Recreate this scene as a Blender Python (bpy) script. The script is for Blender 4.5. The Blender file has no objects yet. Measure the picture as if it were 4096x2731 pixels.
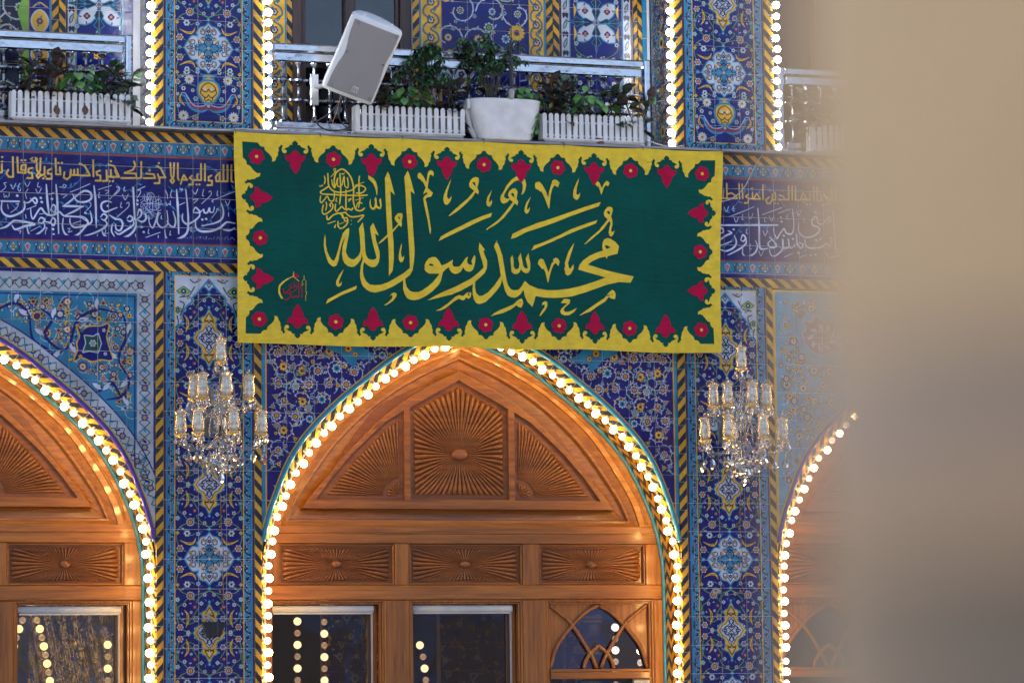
import bpy, bmesh, math, random
import numpy as np
from mathutils import Vector, Matrix, Euler
from mathutils.geometry import tessellate_polygon
random.seed(7); np.random.seed(7)
PI=math.pi
SC=bpy.context.scene
COL=SC.collection
# ---------------------------------------------------------------- camera, world, sun, exposure
cam_d=bpy.data.cameras.new('camera'); cam=bpy.data.objects.new('camera',cam_d); COL.objects.link(cam)
cam_d.sensor_width=36.0; cam_d.lens=114.26; cam_d.clip_start=0.05; cam_d.clip_end=400
CP=Vector((-4.8779,-21.6474,1.6479))
cr=Vector((0.956773,-0.290588,-0.012035)); cu=Vector((-0.020795,-0.109627,0.993755)); cf=Vector((0.290093,0.950548,0.110931))
cam.matrix_world=Matrix(((cr.x,cu.x,-cf.x,CP.x),(cr.y,cu.y,-cf.y,CP.y),(cr.z,cu.z,-cf.z,CP.z),(0,0,0,1)))
cam_d.dof.use_dof=True; cam_d.dof.focus_distance=21.9; cam_d.dof.aperture_fstop=3.1
SC.camera=cam
W=bpy.data.worlds.new('World'); SC.world=W; W.use_nodes=True
nt=W.node_tree; bg=nt.nodes['Background']
sky=nt.nodes.new('ShaderNodeTexSky'); sky.sky_type='NISHITA'; sky.sun_disc=False
SUN_EL=math.radians(48); SUN_ROT=math.radians(20)
sky.sun_elevation=SUN_EL; sky.sun_rotation=SUN_ROT; sky.dust_density=4; sky.ozone_density=0.4; sky.air_density=.8
nt.links.new(sky.outputs[0],bg.inputs[0]); bg.inputs[1].default_value=0.15
sl=bpy.data.lights.new('sun','SUN'); sl.energy=1.2; sl.angle=math.radians(12); sl.color=(1,.95,.87)
so=bpy.data.objects.new('sun',sl); COL.objects.link(so)
d=Vector((math.sin(SUN_ROT)*math.cos(SUN_EL),math.cos(SUN_ROT)*math.cos(SUN_EL),math.sin(SUN_EL)))
so.rotation_euler=d.to_track_quat('Z','Y').to_euler(); so.location=(0,10,20)
SC.view_settings.view_transform='Standard'; SC.view_settings.look='None'; SC.view_settings.gamma=1
SC.view_settings.exposure=1.5
SC.view_settings.use_curve_mapping=False
try:
    SC.cycles.use_denoising=True; SC.cycles.max_bounces=7; SC.cycles.transparent_max_bounces=12
    SC.cycles.transmission_bounces=6; SC.cycles.caustics_reflective=False; SC.cycles.caustics_refractive=False; SC.cycles.sample_clamp_indirect=6
except Exception: pass
# ---------------------------------------------------------------- helpers
ORG={}
def tag(o,label=None,cat=None,group=None,kind=None):
    if label: o['label']=label
    if cat: o['category']=cat
    if group: o['group']=group
    if kind: o['kind']=kind
    return o
def T(name,label,cat,loc=(0,0,0),group=None,rot=None):
    o=bpy.data.objects.new(name,None); COL.objects.link(o); o.location=loc
    o.empty_display_size=.05
    if rot: o.rotation_euler=rot
    ORG[o.name]=Vector(loc)
    return tag(o,label,cat,group)
def link(me,name,parent=None,org=(0,0,0),local=False,mat=None):
    o=bpy.data.objects.new(name,me); COL.objects.link(o)
    org=Vector(org)
    if parent is not None:
        o.parent=parent
        if local: o.location=org; ORG[o.name]=org
        else:
            o.location=org-ORG[parent.name]; ORG[o.name]=org
    else:
        o.location=org; ORG[o.name]=org
    return o
def mesh(name,vs,fs,mat,smooth=False,uvs=None):
    me=bpy.data.meshes.new(name); me.from_pydata([tuple(v) for v in vs],[],fs); 
    if mat is not None:
        for m in (mat if isinstance(mat,(list,tuple)) else [mat]): me.materials.append(m)
    if smooth: me.polygons.foreach_set('use_smooth',[True]*len(me.polygons))
    if uvs is not None:
        ul=me.uv_layers.new(name='UVMap'); vi=[0]*len(me.loops); me.loops.foreach_get('vertex_index',vi)
        ul.data.foreach_set('uv',[c for i in vi for c in uvs[i]])
    me.update(); return me
class MB:
    def __init__(s): s.v=[]; s.f=[]; s.uv=[]; s.mi=[]
    def add(s,vs,fs,uv=None,mi=0):
        b=len(s.v); s.v+= [tuple(v) for v in vs]; s.f+=[tuple(i+b for i in f) for f in fs]
        s.uv+= uv if uv else [(0,0)]*len(vs); s.mi+=[mi]*len(fs); return s
    def box(s,x0,x1,y0,y1,z0,z1,c=0.0,mi=0):
        if c<=0:
            vs=[(x,y,z) for x in(x0,x1) for y in(y0,y1) for z in(z0,z1)]
            return s.add(vs,[(0,1,3,2),(4,6,7,5),(0,4,5,1),(2,3,7,6),(0,2,6,4),(1,5,7,3)],mi=mi)
        # chamfer the front (y0) edges
        vs=[(x0+c,y0,z0+c),(x1-c,y0,z0+c),(x1-c,y0,z1-c),(x0+c,y0,z1-c),(x0,y0+c,z0),(x1,y0+c,z0),(x1,y0+c,z1),(x0,y0+c,z1),(x0,y1,z0),(x1,y1,z0),(x1,y1,z1),(x0,y1,z1)]
        fs=[(0,1,2,3)]+[(a,(a+4),((a+1)%4+4),(a+1)%4) for a in range(4)]+[(a+4,a+8,(a+1)%4+8,(a+1)%4+4) for a in range(4)]+[(11,10,9,8)]
        return s.add(vs,fs,mi=mi)
    def tube(s,pts,r,n=8,cap=True,mi=0,closed=False):
        pts=[Vector(p) for p in pts]; N=len(pts); rr=r if isinstance(r,(list,tuple)) else [r]*N
        up=Vector((0,0,1)); vs=[]
        t0=(pts[1]-pts[0]).normalized(); a=t0.cross(up); 
        if a.length<.05: a=t0.cross(Vector((0,1,0)))
        a.normalize()
        for i,p in enumerate(pts):
            t=(pts[min(i+1,N-1)]-pts[max(i-1,0)]).normalized()
            a=(a-t*a.dot(t)).normalized(); b=t.cross(a)
            for k in range(n):
                an=2*PI*k/n; vs.append(p+(a*math.cos(an)+b*math.sin(an))*rr[i])
        fs=[(i*n+k,i*n+(k+1)%n,(i+1)*n+(k+1)%n,(i+1)*n+k) for i in range(N-1) for k in range(n)]
        if cap: fs+=[tuple(range(n))[::-1],tuple((N-1)*n+k for k in range(n))]
        return s.add(vs,fs,mi=mi)
    def lathe(s,prof,c=(0,0,0),n=16,mi=0,ax=None):
        vs=[];c=Vector(c)
        for r,z in prof:
            for k in range(n):
                an=2*PI*(k+.5)/n; v=Vector((r*math.cos(an),r*math.sin(an),z))
                if ax=='x': v=Vector((v.z,v.x,v.y))
                elif ax=='y': v=Vector((v.x,-v.z,v.y))
                vs.append(c+v)
        N=len(prof)
        fs=[(i*n+k,i*n+(k+1)%n,(i+1)*n+(k+1)%n,(i+1)*n+k) for i in range(N-1) for k in range(n)]
        return s.add(vs,fs,mi=mi)
    def me(s,name,mat,smooth=False,uv=False):
        m=mesh(name,s.v,s.f,mat,smooth,s.uv if uv else None)
        if any(s.mi): m.polygons.foreach_set('material_index',s.mi)
        return m
def put(mb,name,mat,parent=None,smooth=False,uv=False,org=(0,0,0),local=False):
    return link(mb.me(name,mat,smooth,uv),name,parent,org,local)
def polyslab(outer,holes,y0,y1,mat,name,parent,bev=0,smooth=False):
    """polygon in XZ with holes, front at y0, sides back to y1"""
    loops=[outer]+list(holes); fl=[]; 
    for l in loops: fl+=list(l)
    tris=tessellate_polygon([[Vector((x,z,0)) for x,z in l] for l in loops])
    n=len(fl); vs=[(x,y0,z) for x,z in fl]+[(x,y1,z) for x,z in fl]
    fs=[]
    for a,b,c in tris:
        ax,az=fl[a];bx,bz=fl[b];cx,cz=fl[c]
        ar=(bx-ax)*(cz-az)-(bz-az)*(cx-ax)
        if abs(ar)<1e-12: continue
        fs.append((a,b,c) if ar>0 else (a,c,b))   # normal toward -Y
    i0=0
    for l in loops:
        m=len(l)
        for i in range(m):
            a=i0+i;b=i0+(i+1)%m; fs.append((a,b,b+n,a+n))
        i0+=m
    me=mesh(name,vs,fs,mat)
    return link(me,name,parent)
def cat(pts,n=6,closed=False):
    """Catmull-Rom through pts"""
    P=[np.array(p,float) for p in pts]; N=len(P); out=[]
    if N<3 or n<=1: return [tuple(p) for p in P]
    rng=range(N if closed else N-1)
    for i in rng:
        p1=P[i];p2=P[(i+1)%N]
        p0=P[i-1] if (i>0 or closed) else 2*p1-p2
        p3=P[(i+2)%N] if (i+2<N or closed) else 2*p2-p1
        for k in range(n):
            t=k/n
            out.append(tuple(.5*((2*p1)+(-p0+p2)*t+(2*p0-5*p1+4*p2-p3)*t*t+(-p0+3*p1-3*p2+p3)*t**3)))
    if not closed: out.append(tuple(P[-1]))
    return out
def srgb(r,g,b):
    f=lambda c: (c/255/12.92) if c/255<=.04045 else ((c/255+.055)/1.055)**2.4
    return (f(r),f(g),f(b))
# ---------------------------------------------------------------- materials
def newmat(name):
    m=bpy.data.materials.new(name); m.use_nodes=True; nt=m.node_tree
    b=nt.nodes['Principled BSDF']; return m,nt,b
def noise_on(nt,b,base,amt=.12,scale=6,rough=None,ramt=.15,bump=0,bscale=60,vec=None,bd=.002):
    N=nt.nodes; L=nt.links
    geo=N.new('ShaderNodeNewGeometry')
    v=vec or geo.outputs['Position']
    nz=N.new('ShaderNodeTexNoise'); nz.inputs['Scale'].default_value=scale; nz.inputs['Detail'].default_value=4
    L.new(v,nz.inputs['Vector'])
    mr=N.new('ShaderNodeMapRange'); mr.inputs[1].default_value=.3; mr.inputs[2].default_value=.7; mr.inputs[3].default_value=1-amt; mr.inputs[4].default_value=1+amt
    L.new(nz.outputs[0],mr.inputs[0])
    mx=N.new('ShaderNodeVectorMath'); mx.operation='SCALE'
    if hasattr(base,'is_linked') or hasattr(base,'links'): L.new(base,mx.inputs[0])
    else: mx.inputs[0].default_value=base[:3]
    L.new(mr.outputs[0],mx.inputs['Scale']); L.new(mx.outputs[0],b.inputs['Base Color'])
    if rough is not None:
        m2=N.new('ShaderNodeMapRange'); m2.inputs[1].default_value=.3; m2.inputs[2].default_value=.7; m2.inputs[3].default_value=max(.02,rough-ramt); m2.inputs[4].default_value=min(1,rough+ramt)
        L.new(nz.outputs[0],m2.inputs[0]); L.new(m2.outputs[0],b.inputs['Roughness'])
    if bump:
        n2=N.new('ShaderNodeTexNoise'); n2.inputs['Scale'].default_value=bscale; n2.inputs['Detail'].default_value=3; L.new(v,n2.inputs['Vector'])
        bp=N.new('ShaderNodeBump'); bp.inputs['Strength'].default_value=bump; bp.inputs['Distance'].default_value=bd
        L.new(n2.outputs[0],bp.inputs['Height']); L.new(bp.outputs[0],b.inputs['Normal'])
def M(name,col,rough=.5,metal=0,amt=.1,scale=8,bump=0,bscale=60,spec=.5,coat=0,bd=.002,ramt=.08):
    m,nt,b=newmat(name); b.inputs['Metallic'].default_value=metal; b.inputs['Specular IOR Level'].default_value=spec
    b.inputs['Coat Weight'].default_value=coat; b.inputs['Coat Roughness'].default_value=.12
    noise_on(nt,b,col,amt,scale,rough,ramt,bump,bscale,bd=bd); return m
def wood(name,axis,coat=.3,crough=.15,c0=(.17,.052,.008),c1=(.39,.142,.018)):
    m,nt,b=newmat(name); N=nt.nodes;L=nt.links
    geo=N.new('ShaderNodeNewGeometry'); mp=N.new('ShaderNodeMapping'); 
    oi=N.new('ShaderNodeObjectInfo'); ad=N.new('ShaderNodeVectorMath'); ad.operation='ADD'; L.new(geo.outputs['Position'],ad.inputs[0])
    sc=N.new('ShaderNodeVectorMath'); sc.operation='SCALE'; sc.inputs[0].default_value=(3,7,5); L.new(oi.outputs['Random'],sc.inputs['Scale']); L.new(sc.outputs[0],ad.inputs[1])
    L.new(ad.outputs[0],mp.inputs[0])
    mp.inputs['Scale'].default_value=(.8,18,18) if axis=='x' else (18,18,.8)
    nz=N.new('ShaderNodeTexNoise'); nz.inputs['Scale'].default_value=2.2; nz.inputs['Detail'].default_value=6; nz.inputs['Distortion'].default_value=.35; L.new(mp.outputs[0],nz.inputs['Vector'])
    n2=N.new('ShaderNodeTexNoise'); n2.inputs['Scale'].default_value=9; n2.inputs['Detail'].default_value=3; L.new(mp.outputs[0],n2.inputs['Vector'])
    mm=N.new('ShaderNodeMath'); mm.operation='MULTIPLY_ADD'; mm.inputs[1].default_value=.35; L.new(n2.outputs[0],mm.inputs[0]); 
    m3=N.new('ShaderNodeMath'); m3.operation='MULTIPLY'; m3.inputs[1].default_value=.7; L.new(nz.outputs[0],m3.inputs[0]); L.new(m3.outputs[0],mm.inputs[2])
    cr_=N.new('ShaderNodeValToRGB'); cr_.color_ramp.elements[0].position=.36; cr_.color_ramp.elements[0].color=(*c0,1); cr_.color_ramp.elements[1].position=.66; cr_.color_ramp.elements[1].color=(*c1,1)
    L.new(mm.outputs[0],cr_.inputs[0])
    rv=N.new('ShaderNodeMapRange'); rv.inputs[3].default_value=.82; rv.inputs[4].default_value=1.12; L.new(oi.outputs['Random'],rv.inputs[0])
    s2=N.new('ShaderNodeVectorMath'); s2.operation='SCALE'; L.new(cr_.outputs[0],s2.inputs[0]); L.new(rv.outputs[0],s2.inputs['Scale']); L.new(s2.outputs[0],b.inputs['Base Color'])
    b.inputs['Roughness'].default_value=.38; b.inputs['Coat Weight'].default_value=coat; b.inputs['Coat Roughness'].default_value=crough
    bp=N.new('ShaderNodeBump'); bp.inputs['Strength'].default_value=.25; bp.inputs['Distance'].default_value=.001; L.new(mm.outputs[0],bp.inputs['Height']); L.new(bp.outputs[0],b.inputs['Normal'])
    return m
def emit(name,col,s,rough=.3):
    m,nt,b=newmat(name); b.inputs['Base Color'].default_value=(.8,.8,.8,1); b.inputs['Emission Color'].default_value=(*col,1); b.inputs['Emission Strength'].default_value=s; b.inputs['Roughness'].default_value=rough; return m
def glassy(name,col=(1,1,1),rough=0.0,ior=1.5):
    m,nt,b=newmat(name); b.inputs['Base Color'].default_value=(*col,1); b.inputs['Transmission Weight'].default_value=1; b.inputs['Roughness'].default_value=rough; b.inputs['IOR'].default_value=ior
    return m
def thin_glass(name,tint=(.9,.95,1),refl=.06,edge=1.0,rough=.01,gcol=(1,1,1)):
    m,nt,b=newmat(name); N=nt.nodes;L=nt.links; N.remove(b); out=N['Material Output']
    g=N.new('ShaderNodeBsdfGlossy'); g.inputs['Roughness'].default_value=rough; g.inputs['Color'].default_value=(*gcol,1); t=N.new('ShaderNodeBsdfTransparent'); t.inputs[0].default_value=(*tint,1)
    lw=N.new('ShaderNodeLayerWeight'); lw.inputs['Blend'].default_value=.35
    mr=N.new('ShaderNodeMapRange'); mr.inputs[3].default_value=refl; mr.inputs[4].default_value=edge; L.new(lw.outputs['Facing'],mr.inputs[0])
    p=N.new('ShaderNodeMath'); p.operation='POWER'; p.inputs[1].default_value=1.6; L.new(mr.outputs[0],p.inputs[0])
    mx=N.new('ShaderNodeMixShader'); L.new(p.outputs[0],mx.inputs[0]); L.new(t.outputs[0],mx.inputs[1]); L.new(g.outputs[0],mx.inputs[2]); L.new(mx.outputs[0],out.inputs[0])
    return m
def window_glass(name,tint,wav=.3,refl=.22):
    m,nt,b=newmat(name); N=nt.nodes;L=nt.links; N.remove(b); out=N['Material Output']
    g=N.new('ShaderNodeBsdfGlossy'); g.inputs['Roughness'].default_value=.02; t=N.new('ShaderNodeBsdfTransparent'); t.inputs[0].default_value=(*tint,1)
    geo=N.new('ShaderNodeNewGeometry'); nz=N.new('ShaderNodeTexNoise'); nz.inputs['Scale'].default_value=5; nz.inputs['Detail'].default_value=1.5; L.new(geo.outputs['Position'],nz.inputs['Vector'])
    bp=N.new('ShaderNodeBump'); bp.inputs['Strength'].default_value=wav; bp.inputs['Distance'].default_value=.02; L.new(nz.outputs[0],bp.inputs['Height']); L.new(bp.outputs[0],g.inputs['Normal'])
    mx=N.new('ShaderNodeMixShader'); mx.inputs[0].default_value=refl; L.new(t.outputs[0],mx.inputs[1]); L.new(g.outputs[0],mx.inputs[2]); L.new(mx.outputs[0],out.inputs[0])
    return m
YEL=srgb(214,158,34); BLK=srgb(34,38,52)
def stripes(name,period=.1,k=1.15,chev=0,yel=YEL,blk=BLK):
    """glazed diagonal stripes: u across (m), v along (m)"""
    m,nt,b=newmat(name); N=nt.nodes;L=nt.links
    uv=N.new('ShaderNodeUVMap'); sp=N.new('ShaderNodeSeparateXYZ'); L.new(uv.outputs[0],sp.inputs[0])
    u=sp.outputs[0]
    if chev:
        pp=N.new('ShaderNodeMath'); pp.operation='PINGPONG'; pp.inputs[1].default_value=chev; L.new(u,pp.inputs[0]); u=pp.outputs[0]
    a=N.new('ShaderNodeMath'); a.operation='MULTIPLY_ADD'; a.inputs[1].default_value=k; L.new(u,a.inputs[0]); L.new(sp.outputs[1],a.inputs[2])
    q=N.new('ShaderNodeMath'); q.operation='DIVIDE'; q.inputs[1].default_value=period; L.new(a.outputs[0],q.inputs[0])
    fr=N.new('ShaderNodeMath'); fr.operation='FRACT'; L.new(q.outputs[0],fr.inputs[0])
    gt=N.new('ShaderNodeMath'); gt.operation='GREATER_THAN'; gt.inputs[1].default_value=.5; L.new(fr.outputs[0],gt.inputs[0])
    fl=N.new('ShaderNodeMath'); fl.operation='FLOOR'; L.new(q.outputs[0],fl.inputs[0]); wn=N.new('ShaderNodeTexWhiteNoise'); wn.noise_dimensions='1D'; L.new(fl.outputs[0],wn.inputs['W'])
    mx=N.new('ShaderNodeMix'); mx.data_type='RGBA'; L.new(gt.outputs[0],mx.inputs[0]); mx.inputs[6].default_value=(*yel,1); mx.inputs[7].default_value=(*blk,1)
    vr=N.new('ShaderNodeMapRange'); vr.inputs[3].default_value=.78; vr.inputs[4].default_value=1.12; L.new(wn.outputs[0],vr.inputs[0])
    sc=N.new('ShaderNodeVectorMath'); sc.operation='SCALE'; L.new(mx.outputs[2],sc.inputs[0]); L.new(vr.outputs[0],sc.inputs['Scale'])
    # thin joints between the glazed bars
    jq=N.new('ShaderNodeMath'); jq.operation='PINGPONG'; jq.inputs[1].default_value=period; L.new(sp.outputs[1],jq.inputs[0])
    jl=N.new('ShaderNodeMath'); jl.operation='LESS_THAN'; jl.inputs[1].default_value=.0014; L.new(jq.outputs[0],jl.inputs[0])
    m2=N.new('ShaderNodeMix'); m2.data_type='RGBA'; L.new(jl.outputs[0],m2.inputs[0]); L.new(sc.outputs[0],m2.inputs[6]); m2.inputs[7].default_value=(.35,.33,.28,1)
    noise_on(nt,b,m2.outputs[2],.12,9,.24,.1,.25,25); return m
def imgmat(name,arr,x0,z0,w,h,axis='x',rough=.2,bump=.35):
    """glaze painting computed as an array by the Canvas code below, laid on the wall in metres"""
    H,Wd=arr.shape[:2]; im=bpy.data.images.new(name+'_glaze',Wd,H,alpha=False)
    px=np.ones((H,Wd,4),np.float32); px[...,:3]=np.clip(arr,0,1); im.pixels.foreach_set(px.ravel()); im.update(); im.pack()
    m,nt,b=newmat(name); N=nt.nodes;L=nt.links
    geo=N.new('ShaderNodeNewGeometry'); sp=N.new('ShaderNodeSeparateXYZ'); L.new(geo.outputs['Position'],sp.inputs[0])
    cb=N.new('ShaderNodeCombineXYZ')
    for src,i,o,s in ((0 if axis=='x' else 1,0,x0,w),(2,1,z0,h)):
        a=N.new('ShaderNodeMath'); a.operation='SUBTRACT'; a.inputs[1].default_value=o; L.new(sp.outputs[src],a.inputs[0])
        c=N.new('ShaderNodeMath'); c.operation='DIVIDE'; c.inputs[1].default_value=s; L.new(a.outputs[0],c.inputs[0]); L.new(c.outputs[0],cb.inputs[i])
    t=N.new('ShaderNodeTexImage'); t.image=im; t.interpolation='Linear'; t.extension='EXTEND' if axis=='x' else 'REPEAT'; L.new(cb.outputs[0],t.inputs[0])
    noise_on(nt,b,t.outputs[0],.10,11,rough,.08,bump,22,bd=.004)
    b.inputs['Specular IOR Level'].default_value=.5
    return m
wood_h=wood('teak_grain_horizontal','x'); wood_v=wood('teak_grain_vertical','z')
wood_dark=wood('dark_stained_wood','z',.3,.15,(.03,.014,.010),(.075,.035,.024))
grout=M('pale_grout',(.62,.61,.62),.8)
dark_steel=M('worn_steel',(.30,.31,.34),.16,1,.2,20,.1,40)
chrome=M('polished_steel',(.60,.61,.64),.12,1,.2,7,.35,9,bd=.004)
brass=M('old_brass',(.75,.5,.16),.2,1)
white_plastic=M('white_plastic',(.69,.69,.68),.45,0,.14,9,.12,30)
stripe_f=stripes('stripes_rising'); stripe_b=stripes('stripes_falling',k=-1.15); stripe_c=stripes('stripes_chevron',chev=.058,k=1.1)
turq_rope=M('turquoise_glaze',srgb(54,128,160),.2,0,.15,20,.3,40)
purple_glaze=M('violet_glaze',srgb(60,48,140),.2,0,.2,20)
navy_glaze=M('navy_glaze',srgb(26,30,96),.2,0,.2,20)
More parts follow.
